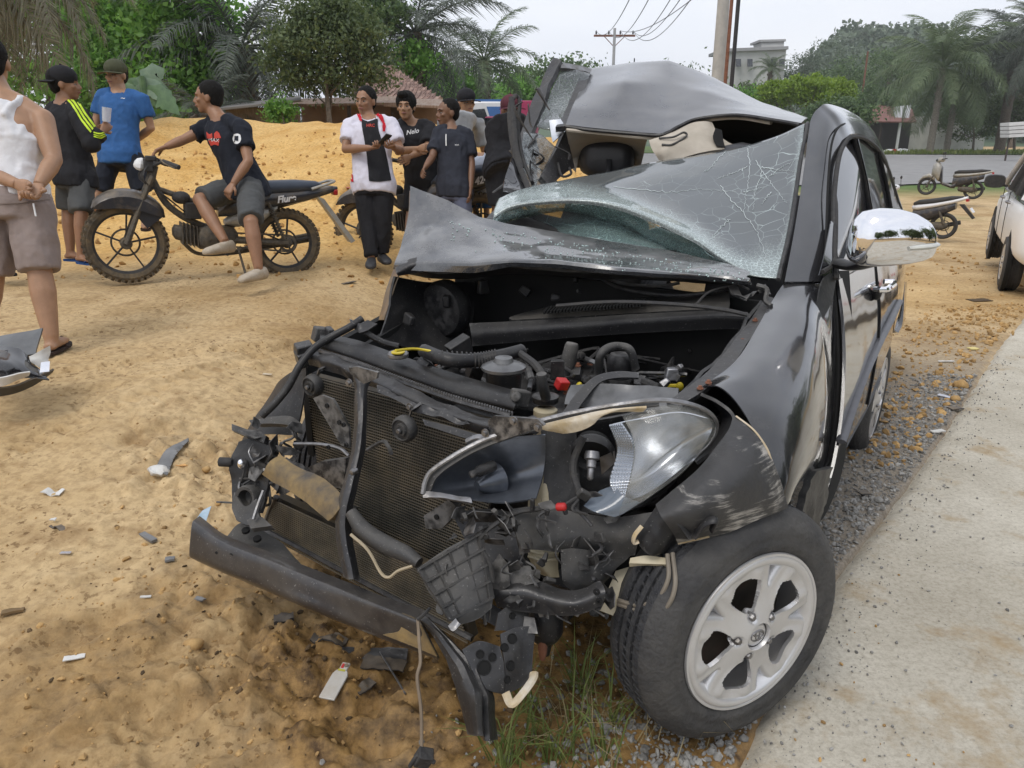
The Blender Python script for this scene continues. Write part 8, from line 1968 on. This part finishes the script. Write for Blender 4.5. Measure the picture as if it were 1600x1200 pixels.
    for k in range(8):
        r0 = np.random.default_rng(k); bar_(t, 'cable', RUB, [(1.02, .04-.01*k, .64), (1.08+.03*r0.random(), .1*r0.normal(), .5), (.95, .05*r0.normal(), .38), (.8, .03, .25)], .005, 5, 12)
    bar_(t, 'side_stand', BIKEG, [(.42, .10, -.02), (.38, .22, -.27)], .010); bar_(t, 'foot_peg', RUB, [(.52, -.2, -.07), (.52, .2, -.07)], .013)
    mb = MB(); mb.lathe([(.05, -.004), (.075, -.002), (.075, .002), (.05, .004)], (0, .06, 0), (0, 1, 0), 20, closed=True); mb.bar((0, .065, .07), (.5, .065, .09), .004, .014); mb.bar((0, .065, -.07), (.5, .065, -.02), .004, .014); mb.build('chain', BIKEG, t, local=True)
    place_bike(t, F_, R_, 1.24)
    return t
b1 = underbone('muddy motorbike without front fairing, a man sitting sideways on it', P(197, 380, 6.3), P(447, 379, 6.93), None)
b2 = underbone('black motorbike with number 424 behind the man with the phone', P(568, 361, 8.3), P(752, 352, 7.8), None, rr_=.28)
bpy.context.view_layer.update()
def on_part(t, nm, txt, m, u, sz, shear=.3, side=1, name='lettering'):
    "lettering standing 3 mm proud of a bike panel: local x, y, z of its centre"
    cu = bpy.data.curves.new(name, 'FONT'); cu.body = txt; cu.size = sz; cu.align_x = 'CENTER'; cu.align_y = 'CENTER'; cu.shear = shear; cu.offset = .003; cu.extrude = .001
    o = bpy.data.objects.new(name, cu); COL.objects.link(o); me0 = bpy.data.meshes.new_from_object(o.evaluated_get(bpy.context.evaluated_depsgraph_get())); bpy.data.objects.remove(o)
    o = link_mesh(name, me0, m, t, local=True); o.location = u[:3]; o.rotation_euler = (PI/2, u[3], PI if side > 0 else 0)
for b_, tx, uu, sz in ((b1, 'Flure', (.02, .128, .375, -.15), .075), (b2, 'PRJ 424', (-.02, .128, .385, -.15), .085)): on_part(b_, '', tx, WPR, uu, sz)

def scooter(label, F_, R_, white, group='parked scooters'):
    t = thing('scooter', label, 'scooter', (0, 0, 0), group=group)
    bwheel(t, 1.26, 0, .26, .09, False, m=RUB); bwheel(t, 0, 0, .27, .11, False, m=RUB)
    for y in (-.06, .06): bar_(t, 'fork', BIKEG, [(1.26, y, 0), (1.12, y, .38)], .02)
    side_loft(t, 'front_mudguard', white, [(1.52, .12, .02, .02), (1.42, .26, .07, .05), (1.25, .33, .075, .06), (1.08, .26, .06, .08)])
    side_loft(t, 'front_shield', white, [(1.20, .50, .10, .16), (1.10, .52, .19, .22), (1.02, .45, .2, .26), (.96, .40, .18, .22)])
    side_loft(t, 'leg_shield', BIKEB, [(.99, .42, .17, .24), (.93, .38, .16, .22), (.86, .12, .14, .05), (.60, .05, .14, .05), (.50, .10, .14, .10)])
    side_loft(t, 'handle_cover', white, [(1.13, .77, .05, .05), (1.05, .80, .13, .07), (.96, .80, .12, .06), (.92, .80, .05, .03)])
    side_loft(t, 'seat', SEATB if 0 else RUB, [(.60, .46, .06, .03), (.50, .49, .12, .05), (.2, .51, .13, .06), (-.1, .56, .12, .05), (-.32, .58, .06, .025)])
    side_loft(t, 'side_body', white, [(.62, .38, .06, .04), (.50, .39, .14, .06), (.2, .43, .15, .05), (-.15, .50, .12, .045), (-.40, .57, .06, .03)])
    side_loft(t, 'belly', BIKEB, [(.60, .18, .10, .16), (.35, .24, .135, .17), (.1, .32, .125, .12), (-.2, .42, .09, .08)])
    side_loft(t, 'engine', BIKEG, [(.42, .02, .06, .06), (.30, .0, .10, .09), (0, .0, .10, .08), (-.08, .0, .05, .04)])
    bar_(t, 'exhaust', RUB, [(.4, -.1, -.06), (.15, -.15, -.03), (-.28, -.16, .06)], [.02, .05, .045], 10, seg=10); bar_(t, 'shock', BIKEG, [(-.02, .1, .05), (.1, .1, .34)], .025)
    hb = bar_(t, 'handlebar', RUB, [(.90, .33, .84), (1.0, .1, .82), (1.0, -.1, .82), (.90, -.33, .84)], .016, seg=12)
    for s in (1, -1):
        bar_(t, 'mirror_stem', RUB, [(.95, s*.22, .84), (.97, s*.27, .98)], .006); mb = MB(); mb.ell((.97, s*.29, 1.0), (.02, .055, .035)); mb.build('mirror', RUB, t, local=True)
    mb = MB(); mb.ell((1.13, 0, .78), (.04, .08, .05)); mb.build('headlamp', LENS if 0 else GLASSD, t, local=True); mb = MB(); mb.box((-.40, 0, .52), (.05, .12, .05)); mb.build('tail_lamp', RED, t, local=True)
    mb = MB(); mb.prism([(-.26, -.05, .44), (-.34, -.05, .44), (-.56, -.06, .16), (-.52, -.06, .14)], (0, .10, 0)); mb.build('rear_mudguard', RUB, t, local=True); mb = MB(); mb.box((-.50, 0, .32), (.012, .2, .11), Euler((0, .6, 0)).to_matrix()); mb.build('number_plate', WHITE, t, local=True)
    place_bike(t, F_, R_, 1.26); return t
scooter('white scooter with black seat half hidden behind the wreck mirror', P(1374, 352, 14.9), P(1474, 353, 14.2), WHITE)
scooter('silver grey scooter parked at the near edge of the road', P(1448, 291, 22.6), P(1521, 297, 22.0), SILV)

# ------------------------------------------------------------ white people carrier at the right edge
rw = Vector(on(1572, 8.5)); hd_ = math.radians(28)
mpv = thing('white_car', 'white people carrier parked facing away at the right edge', 'car', (rw.x+.75*math.cos(hd_)+.9*math.sin(hd_), rw.y-.75*math.sin(hd_)+.9*math.cos(hd_), rw.z), PI/2-hd_)
WP = mat('pearl_paint', (.85, .86, .87), .4, c2=(.83, .84, .85), scale=2, coat=.2)
# x forward; axles at -0.9 and 1.75
def ring_body(x, hw, z0, z1, e=4.2): return rings((x, 0, (z0+z1)/2), (0, 1, 0), (0, 0, 1), hw, (z1-z0)/2, 32, e)
mb = MB(); mb.loft([ring_body(x, w_, a, b_) for x, w_, a, b_ in ((-1.72, .60, .38, .95), (-1.68, .74, .33, 1.02), (-1.5, .81, .30, 1.06), (-.9, .83, .28, 1.06), (.2, .83, .26, 1.02), (1.3, .83, .26, .98), (1.9, .81, .28, .95), (2.3, .74, .30, .88), (2.45, .55, .36, .75))]); mb.build('body', WP, mpv, local=True, smooth=60)
mb = MB(); mb.loft([[Vector((x, y, z)) for y, z in ((-w_, .95), (-w_*.98, 1.02), (-w_*tw, zt), (-w_*tw*.9, zt+.03), (w_*tw*.9, zt+.03), (w_*tw, zt), (w_*.98, 1.02), (w_, .95))] for x, w_, tw, zt in ((-1.66, .74, .95, 1.0), (-1.60, .77, .80, 1.40), (-1.45, .79, .74, 1.58), (-.5, .80, .72, 1.63), (.5, .80, .72, 1.60), (.85, .79, .74, 1.5), (1.5, .78, .95, 1.0))]); mb.build('cabin', GLASSD, mpv, local=True, smooth=60)
mb = MB(); mb.loft([rings((x, 0, z), (0, 1, 0), (0, 0, 1), w_, b_, 24, 3) for x, z, w_, b_ in ((-1.62, 1.46, .50, .04), (-1.42, 1.60, .58, .05), (-.5, 1.65, .585, .05), (.5, 1.62, .58, .05), (.85, 1.53, .54, .03))]); mb.build('roof', WP, mpv, local=True)
for s in (1, -1):
    for x0, x1 in ((-1.55, -1.5), (-.75, -.68), (.25, .2), (1.35, .85)):
        mb = MB(); mb.tube([(x0, s*.795, 1.0), ((x0+x1)/2, s*.69, 1.3), (x1, s*.585, 1.6)], .04, 8, seg=8, flat=.5); mb.build('pillar', WP if x0 < -1 or x0 > 1 else RUB, mpv, local=True)
    mb = MB(); mb.tube([(-1.71, s*.62, .86), (-1.66, s*.72, 1.0), (-1.60, s*.73, 1.25)], [.07, .10, .06], 10, seg=10, flat=.6); mb.build('tail_lamp', RED, mpv, local=True)
    mb = MB(); mb.tube([(-1.74, s*.35, .50), (-1.70, s*.66, .52)], .02, 8); mb.build('reflector', RED, mpv, local=True)
    for x in (-.45, .45): mb = MB(); mb.tube([(x, s*.83, .90), (x+.02, s*.865, .905), (x+.14, s*.865, .905), (x+.16, s*.83, .90)], .014, 8, seg=10); mb.build('door_handle', METG, mpv, local=True)
    mb = MB(); mb.loft([rings((1.12+q, s*(.93), 1.06), (0, 1, 0), (0, 0, 1), a, b_, 16, 3) for q, a, b_ in ((-.06, .11, .075), (0, .12, .085), (.06, .07, .05))]); mb.bar((1.1, s*.78, 1.0), (1.1, s*.86, 1.02), .05, .03); mb.build('mirror', RUB, mpv, local=True)
    for x in (-.9, 1.75): mb = MB(); mb.lathe([(.0, -.02), (.36, -.02), (.36, .02), (0, .02)], (x, s*.805, .34), (0, 1, 0), 32); mb.build('wheel_arch', DARKV, mpv, local=True)
    for x in (-.18, .72): mb = MB(); mb.tube([(x, s*.835, .34), (x, s*.842, .7), (x, s*.83, 1.0)], .004, 4, seg=8); mb.build('door_gap', DARKV, mpv, local=True)
mb = MB(); mb.box((-1.4, 0, .3), (.5, 1.3, .2)); mb.build('rear_skirt', WP, mpv, local=True, bevel=.04)
bpy.context.view_layer.update()
for x in (-.9, 1.75):
    for s in (1, -1):
        M = mpv.matrix_world; c = M @ Vector((x, s*.838, .30)); n = (M.to_3x3() @ Vector((0, s, 0))); car_wheel(mpv, c, n, R=.30, W=.19, detail=False, rimR=.19)
# ------------------------------------------------------------ loose things on the ground
def gp(px, py):
    "where the line of sight at px, py meets the ground"
    d = ray(px, py); t = 1.
    for _ in range(60):
        q = CAM+d*t; e = q.z-ground_z(q.x, q.y)
        if e < .002: break
        t += max(.004, e*.7)
    return CAM+d*t
def stones(name, n, fn, m, r0, r1, seed, flat=.6):
    r = np.random.default_rng(seed); mb = MB()
    ico = [(0, 0, 1), (.89, 0, .45), (.28, .85, .45), (-.72, .53, .45), (-.72, -.53, .45), (.28, -.85, .45), (.72, .53, -.45), (-.28, .85, -.45), (-.89, 0, -.45), (-.28, -.85, -.45), (.72, -.53, -.45), (0, 0, -1)]
    fc = [(0,1,2),(0,2,3),(0,3,4),(0,4,5),(0,5,1),(1,6,2),(2,7,3),(3,8,4),(4,9,5),(5,10,1),(6,7,2),(7,8,3),(8,9,4),(9,10,5),(10,6,1),(11,7,6),(11,8,7),(11,9,8),(11,10,9),(11,6,10)]
    I = np.array(ico)
    for k in range(n):
        x, y = fn(r); s = r0+(r1-r0)*r.random()**3; z = ground_z(x, y)
        if x > float(slab_x(y)): z = float(gz(x, y))+.020
        A_ = Euler(tuple(r.random(3)*6)).to_matrix(); S = np.array([1, .6+.5*r.random(), flat*(.6+.6*r.random())])
        v = (I*(.75+.5*r.random((12, 1))))*S @ np.array(A_).T*s*np.array([1, 1, .8])
        mb.add([tuple(q) for q in v+np.array([x, y, z+s*.25])], fc)
    return tag(mb.build(name, m, smooth=None), kind='stuff')
STG = mat('gravel_stone', (.34, .33, .31), .9, c2=(.15, .145, .135), scale=30, island=.4)
STB = mat('dirt_clod', (.48, .31, .13), .95, c2=(.30, .18, .07), scale=40, island=.3)
STD = mat('dark_crumb', (.12, .075, .035), .95, c2=(.06, .04, .02), scale=40, island=.4)
def near_slab(r):
    y = 1.3+3.6*r.random()**1.3; return float(slab_x(y))-.02-abs(r.normal())*.30, y
stones('gravel', 8000, near_slab, STG, .004, .017, 1)
stones('slab_grit', 1500, lambda r: ((lambda y: (float(slab_x(y))+.02+abs(r.normal())*(.15 if r.random() < .6 else .9), y))(1.3+4*r.random()**1.6)), STG, .0018, .0075, 2)
stones('dirt_clods', 900, lambda r: (-.75+r.normal()*.55, 1.95+r.normal()*.5), STB, .003, .016, 3)
stones('dark_mud_clods', 500, lambda r: (-.35+r.normal()*.4, 2.0+r.normal()*.35), STD, .003, .014, 4)
stones('dirt_crumbs', 1600, lambda r: (-3.4+4.6*r.random(), 1.5+6*r.random()**1.2), STB, .003, .009, 5)
stones('mound_clods', 1500, lambda r: (-7+9*r.random(), 6.5+6.5*r.random()), mat('orange_clod', (.50, .30, .11), .95, c2=(.32, .18, .06), island=.3), .01, .045, 6)
stones('roadside_rubble', 1300, lambda r: ((lambda y: (float(slab_x(y))-.05-abs(r.normal())*.55, y))(3.4+4*r.random())), STB, .006, .03, 7)
stones('yard_stones', 900, lambda r: (2.5+5*r.random(), 6+12*r.random()), STB, .01, .04, 8)
GRB = leaf_mat('weed_blade', (.10, .15, .04), (.26, .30, .10), tr=.3)
def gpt(px, py): q = gp(px, py); return q.x, q.y
tc_ = [gpt(795, 1190), gpt(840, 1170), gpt(820, 1110), gpt(890, 1140), gpt(935, 1180), gpt(960, 1130), gpt(905, 1080), gpt(870, 1190), gpt(780, 1195)]
def weeds(r):
    c = tc_[int(r.integers(len(tc_)))]; return c[0]+r.normal()*.022, c[1]+r.normal()*.022
tufts('weeds', 190, weeds, .17, GRB, w=.005, seed=9, bend=.8)
DRY = leaf_mat('dry_stalk', (.20, .16, .08), (.34, .28, .16), tr=.1)
tufts('dry_stalks', 90, lambda r: (float(tc_[5][0])+r.normal()*.12, float(tc_[5][1])+r.normal()*.10), .16, DRY, w=.003, seed=10, bend=1.3)
def scrap(name, label, cat, m, px, py, w, h, th=.003, rot=0., lift=.004, tilt=(0, 0), noise=.006, cut=None, smooth=40):
    q = gp(px, py); z = q.z; u = Vector((math.cos(rot), math.sin(rot), tilt[0])); v = Vector((-math.sin(rot), math.cos(rot), tilt[1])); mb = MB(); G_ = []
    cut = cut or (lambda a: 1)
    for i in range(11):
        s = i/10-.5; G_.append([tuple(q+u*(s*w)+v*(t_*h*cut(i/10))+Vector((0, 0, lift+th+abs(tilt[0])*w*.5+abs(tilt[1])*h*.5))) for t_ in np.linspace(-.5, .5, 6)])
    mb.grid(np.array(G_), thick=th, noise=noise, nscale=30, seed=int(px) % 7); o = mb.build(name, m, smooth=smooth); return tag(o, label, cat)
BP = mat('broken_black_plastic', (.03, .03, .032), .45, c2=(.05, .05, .05), scale=12, dust=DUST, dust_amt=.5)
WSC = mat('white_scrap', (.66, .66, .64), .6, c2=(.5, .48, .44), scale=12); GSC = mat('grey_scrap', (.20, .20, .20), .5, c2=(.12, .12, .12), scale=12); SIL = mat('silver_scrap', (.62, .62, .66), .2, metal=.7); TSC = mat('orange_paper', (.62, .42, .15), .7, c2=(.5, .12, .06), scale=30)
# ribbed grey strip with a tissue on its end
q = gp(262, 720); st_ = thing('ribbed_strip', 'ribbed grey plastic strip with a tissue lying on its end', 'broken plastic strip', q)
mb = MB(); G_ = []
pl0 = [(243, 745), (252, 722), (264, 706), (280, 698), (296, 690)]; pr0 = [(262, 748), (270, 728), (280, 710), (286, 703), (296, 694)]
for a, b_ in zip(cr(pl0, 14), cr(pr0, 14)): A_, B_ = gp(*a), gp(*b_); G_.append([tuple(A_.lerp(B_, t_)+Vector((0, 0, .012+.006*math.sin(t_*PI)))) for t_ in np.linspace(0, 1, 5)])
mb.grid(np.array(G_), thick=.006); mb.build('strip', GSC, st_)
for k in range(1, 12):
    mb = MB(); mb.bar(Vector(G_[k][0])+Vector((0, 0, .004)), Vector(G_[k][4])+Vector((0, 0, .004)), .004, .006); mb.build('rib', BP, st_)
mb = MB(); c = gp(251, 745)+Vector((0, 0, .028)); mb.ell(c, (.046, .035, .022), n=18, m=12); tag(mb.build('tissue', WSC, noise=.022, nscale=28, smooth=25), 'crumpled white tissue on the near end of the ribbed strip', 'tissue')
scrap('paper_scrap', 'orange and yellow paper scrap right of the ribbed strip', 'paper scrap', TSC, 288, 727, .085, .03, rot=.0, cut=lambda a: math.sin(PI*min(.97, a+.1)))
scrap('plastic_bag', 'crumpled white wrapper lying on the dirt at left', 'wrapper', WSC, 83, 771, .075, .035, rot=-.1, noise=.02)
scrap('plastic_fragment', 'dark twisted fragment with a white tip on the dirt', 'fragment', BP, 92, 826, .075, .025, rot=-.5, noise=.02)
scrap('metal_fragment', 'white capped tip of the dark twisted fragment', 'fragment', WSC, 84, 817, .02, .014, noise=.01, lift=.015)
scrap('grey_bar', 'short ribbed grey bar lying diagonally on the dirt', 'fragment', GSC, 232, 843, .085, .022, rot=-.65, th=.01, noise=.003)
scrap('silver_tag', 'small bright silver rectangle on the dirt', 'fragment', SIL, 103, 866, .035, .013, noise=.001)
scrap('white_card', 'pale white card half buried in the lower left dirt', 'card', WSC, 117, 1028, .055, .030, rot=.35, noise=.002)
scrap('bark_piece', 'brown curled bark piece at the lower left', 'bark piece', mat('bark_brown', (.20, .13, .06), .9), 21, 959, .06, .022, rot=.4, th=.008, noise=.008)
scrap('grey_shard', 'grey shard in the churned mud near the beam', 'fragment', GSC, 313, 938, .035, .015, rot=-.3, th=.005)
scrap('grey_shard', 'grey flat stone shaped shard left of the beam end', 'fragment', GSC, 266, 877, .03, .022, rot=.3, th=.008, noise=.006)
scrap('white_shard', 'thin white shard on the dirt below the beam end', 'fragment', WSC, 228, 934, .032, .010, rot=.2)
scrap('yellow_wrapper', 'small cream wrapper on the dirt behind the front corner', 'wrapper', TORN, 418, 586, .05, .018, rot=-.1)
scrap('dark_scrap', 'black broken clip in the mud under the beam', 'fragment', BP, 444, 971, .06, .05, rot=.3, th=.012, noise=.02)
scrap('dark_scrap', 'black shiny scrap under the middle of the beam', 'fragment', BP, 515, 1003, .11, .04, rot=-.3, th=.006, noise=.03)
scrap('dark_scrap', 'bent black scrap below the folded beam end', 'fragment', BP, 570, 1075, .06, .03, rot=.9, th=.005, noise=.02)
scrap('dark_plate', 'flat dark plate lying in mud under the beam', 'plate', METB, 585, 1026, .20, .035, rot=-.05, th=.004, noise=.01, tilt=(0, .3))
scrap('black_stick', 'long dark plate edge across the mud under the beam', 'plate', BP, 600, 1040, .13, .05, rot=-.15, th=.004, noise=.012)
mb = MB(); mb.tube([gp(595, 1036)+Vector((0, 0, .04)), gp(634, 1090)+Vector((0, 0, .012))], .003, 6); tag(mb.build('metal_rod', METG), 'thin bare metal rod sticking from the mud', 'rod')
# mud splashed package
pk = thing('package', 'clear tagged blister package standing in the mud below the beam', 'package', gp(520, 1108)); a, b_ = gp(512, 1108)+Vector((0, 0, .03)), gp(560, 1050)+Vector((0, 0, .085)); 
ux = (b_-a).normalized(); vx = ux.cross(Vector((-.3, -.8, .5))).normalized(); nx = vx.cross(ux).normalized(); nx = nx if nx.y < 0 else -nx
mb = MB(); o_ = [(-.0, -.024), (.078, -.024), (.090, -.018), (.094, -.012), (.118, -.012), (.118, .012), (.094, .012), (.090, .018), (.078, .024), (0, .024)]; mb.prism([a+ux*x+vx*y for x, y in o_], nx*.007); mb.build('case', mat('package_white', (.55, .56, .55), .35, c2=(.42, .42, .40), scale=8, coat=.5, dust=DUST, dust_amt=.5), pk, bevel=.002)
mb = MB(); mb.prism([a+ux*x+vx*y+nx*.0075 for x, y in ((.098, -.008), (.112, -.008), (.112, .0), (.098, .0))], nx*.0012); mb.build('label', REDP, pk); mb = MB(); mb.lathe([(0, 0), (.006, 0), (.006, .002)], a+ux*.108+vx*.005+nx*.0075, nx, 14); mb.build('logo_dot', BP, pk)
mb = MB(); mb.prism([a+ux*x+vx*y+nx*.0075 for x, y in ((.088, -.012), (.094, -.012), (.094, .010), (.088, .010))], nx*.001); mb.build('colour_band', mat('green_band', (.45, .42, .05), .6), pk)
# torn bumper corner of another vehicle at the left edge
lb = thing('torn_bumper', 'torn grey and black bumper piece lying at the left edge', 'bumper piece', gp(30, 615))
def lp(name, m, rows, **k): mb = MB(); mb.patch([[P(*q_) for q_ in r] for r in rows], 16, 24, thick=.008, noise=k.get('noise', .006), nscale=9); mb.build(name, m, lb)
lp('grey_panel', mat('grey_panel', (.09, .092, .09), .4, c2=(.06, .06, .06), coat=.4), [[(-60, 535, 3.6), (10, 523, 3.6), (66, 512, 3.6)], [(-60, 552, 3.5), (5, 545, 3.5), (58, 540, 3.5)], [(-60, 562, 3.45), (5, 560, 3.45), (55, 552, 3.45)]])
lp('black_shell', PAINT, [[(-60, 545, 3.42), (-10, 540, 3.4), (30, 545, 3.42), (50, 560, 3.46)], [(-60, 570, 3.3), (-5, 565, 3.28), (35, 572, 3.34), (70, 585, 3.42)], [(-60, 600, 3.3), (0, 590, 3.28), (40, 590, 3.34), (78, 592, 3.42)]], noise=.014)
lp('scuffed_lip', WSC, [[(-50, 592, 3.27), (0, 590, 3.26), (30, 584, 3.30), (48, 582, 3.34)], [(-50, 604, 3.29), (0, 604, 3.28), (25, 595, 3.31), (46, 588, 3.35)]])
lp('under_skirt', BP, [[(-60, 606, 3.31), (10, 606, 3.31), (50, 594, 3.36), (85, 578, 3.46)], [(-60, 622, 3.36), (10, 618, 3.36), (52, 604, 3.4), (82, 582, 3.48)]])
lp('broken_edge', WSC, [[(44, 556, 3.40), (62, 548, 3.42), (78, 540, 3.45)], [(48, 566, 3.40), (66, 560, 3.42), (80, 552, 3.45)], [(60, 575, 3.42), (72, 572, 3.43), (78, 566, 3.45)]], noise=.03)
lp('lamp_piece', CHROME, [[(64, 566, 3.40), (78, 564, 3.42)], [(62, 582, 3.39), (77, 580, 3.41)]], noise=.012)
# scraps on the slab and beside it
for i, (nm, lb_, ct, m_, px, py, w_, h_, rt) in enumerate((
    ('round_cap', 'round dark cap lying on the slab behind the front tyre', 'cap', BP, 1358, 923, .035, .032, 0), ('wire_piece', 'brown wire bundle on the slab', 'wire', STD, 1512, 868, .05, .012, .2), ('white_chip', 'white triangular chip on the slab', 'chip', WSC, 1548, 888, .025, .012, 1.2),
    ('white_strip', 'thin white strip on the slab', 'strip', WSC, 1545, 927, .045, .006, -.1), ('black_chip', 'black curled chip on the slab', 'chip', BP, 1442, 911, .02, .014, .4), ('flat_chip', 'flat dark chip left of the black curled one', 'chip', GSC, 1434, 890, .035, .010, -.3),
    ('grey_chip', 'square grey chip near the front tyre', 'chip', GSC, 1311, 1029, .025, .018, .1), ('grey_chip', 'dark chip on the slab right of the front tyre', 'chip', GSC, 1391, 1076, .028, .012, .2), ('grey_chip', 'dark blue grey chip at the bottom of the slab', 'chip', GSC, 1333, 1173, .035, .014, -.3),
    ('grille_piece', 'black ribbed grille piece at the right edge of the slab', 'grille piece', BP, 1592, 1115, .035, .04, .4), ('white_chip', 'small white chip near the front tyre', 'chip', WSC, 1341, 991, .016, .010, 1.), ('white_chip', 'tiny white chip on the slab between black chips', 'chip', WSC, 1448, 942, .016, .008, 0),
    ('orange_clod', 'orange dirt clod on the slab below the tyre', 'clod', STB, 1240, 1114, .026, .022, 0), ('orange_clod', 'small orange clod nearer the tyre', 'clod', STB, 1287, 1095, .018, .014, 0), ('slate_chip', 'flat slate coloured chip far along the slab', 'chip', GSC, 1527, 733, .05, .02, 0),
    ('black_shard', 'black shard at the far right of the slab', 'shard', BP, 1594, 765, .05, .02, 0), ('yellow_wrapper', 'yellow paper scrap on the dirt beyond the slab edge', 'paper scrap', mat('yellow_paper', (.70, .58, .22), .6), 1520, 546, .07, .05, .2),
    ('grey_shard', 'long grey shard at the broken slab edge', 'shard', SIL, 1479, 622, .10, .03, -.8), ('black_shard', 'black shard beside the long grey shard', 'shard', BP, 1493, 640, .08, .04, .2), ('black_shard', 'black crumpled scrap in the gravel behind the front wheel', 'scrap', BP, 1349, 778, .05, .03, .3),
    ('white_shard', 'thin pale strip across the gravel by the rear wheel', 'strip', WSC, 1478, 566, .11, .018, 0), ('black_shard', 'black scrap in the gravel near the rear wheel', 'scrap', BP, 1381, 660, .06, .03, .4), ('flat_stone', 'pale flat stone at the slab edge', 'stone', WSC, 1465, 676, .08, .03, .3),
    ('dark_rod', 'dark splinter lying on the dirt near the second man', 'splinter', BP, 545, 443, .16, .03, 1.0), ('mud_lump', 'grey mud lump on the track behind the wreck', 'mud lump', STD, 1530, 470, .22, .12, .2), ('pink_bag', 'small pink bag lying on the mound behind the phone man', 'bag', mat('pink_bag', (.6, .2, .2), .6), 543, 294, .1, .08, 0))):
    scrap(nm, lb_, ct, m_, px, py, w_, h_, th=.006, rot=rt, lift=.022 if px > 1230 and py > 700 else .006, noise=.006)
q = gp(1368, 795)
for k, (px, py, s, lab) in enumerate(((1372, 784, .022, 'pale rounded stone in the gravel behind the front wheel'), (1500, 605, .05, 'brown stone at the broken slab edge'), (1492, 625, .03, 'small brown stone below the larger one at the slab edge'), (305, 1010, .03, 'brown earth lump in the churned mud'), (322, 735, .02, 'dry earth lump behind the front corner'), (1290, 655+90, .02, 'grey stone hidden beside the sill'))):
    mb = MB(); mb.ell(gp(px, py)+Vector((0, 0, s*.3)), (s, s*.8, s*.6), n=14, m=9); tag(mb.build('stone', STG if k == 0 else STB, noise=s*.3, nscale=30), lab, 'stone')
# ------------------------------------------------------------ hazy air
hz_m = bpy.data.materials.new('haze_air'); hz_m.use_nodes = True; nt = hz_m.node_tree; nt.nodes.clear()
ho_ = nt.nodes.new('ShaderNodeOutputMaterial'); hv = nt.nodes.new('ShaderNodeVolumePrincipled')
hv.inputs['Density'].default_value = .00055; hv.inputs['Color'].default_value = (.97, .98, 1, 1); hv.inputs['Anisotropy'].default_value = .2
nt.links.new(hv.outputs[0], ho_.inputs['Volume'])
mb = MB(); mb.box((0, 440, 19), (1100, 1100, 44)); tag(mb.build('haze', hz_m, smooth=None), kind='stuff')
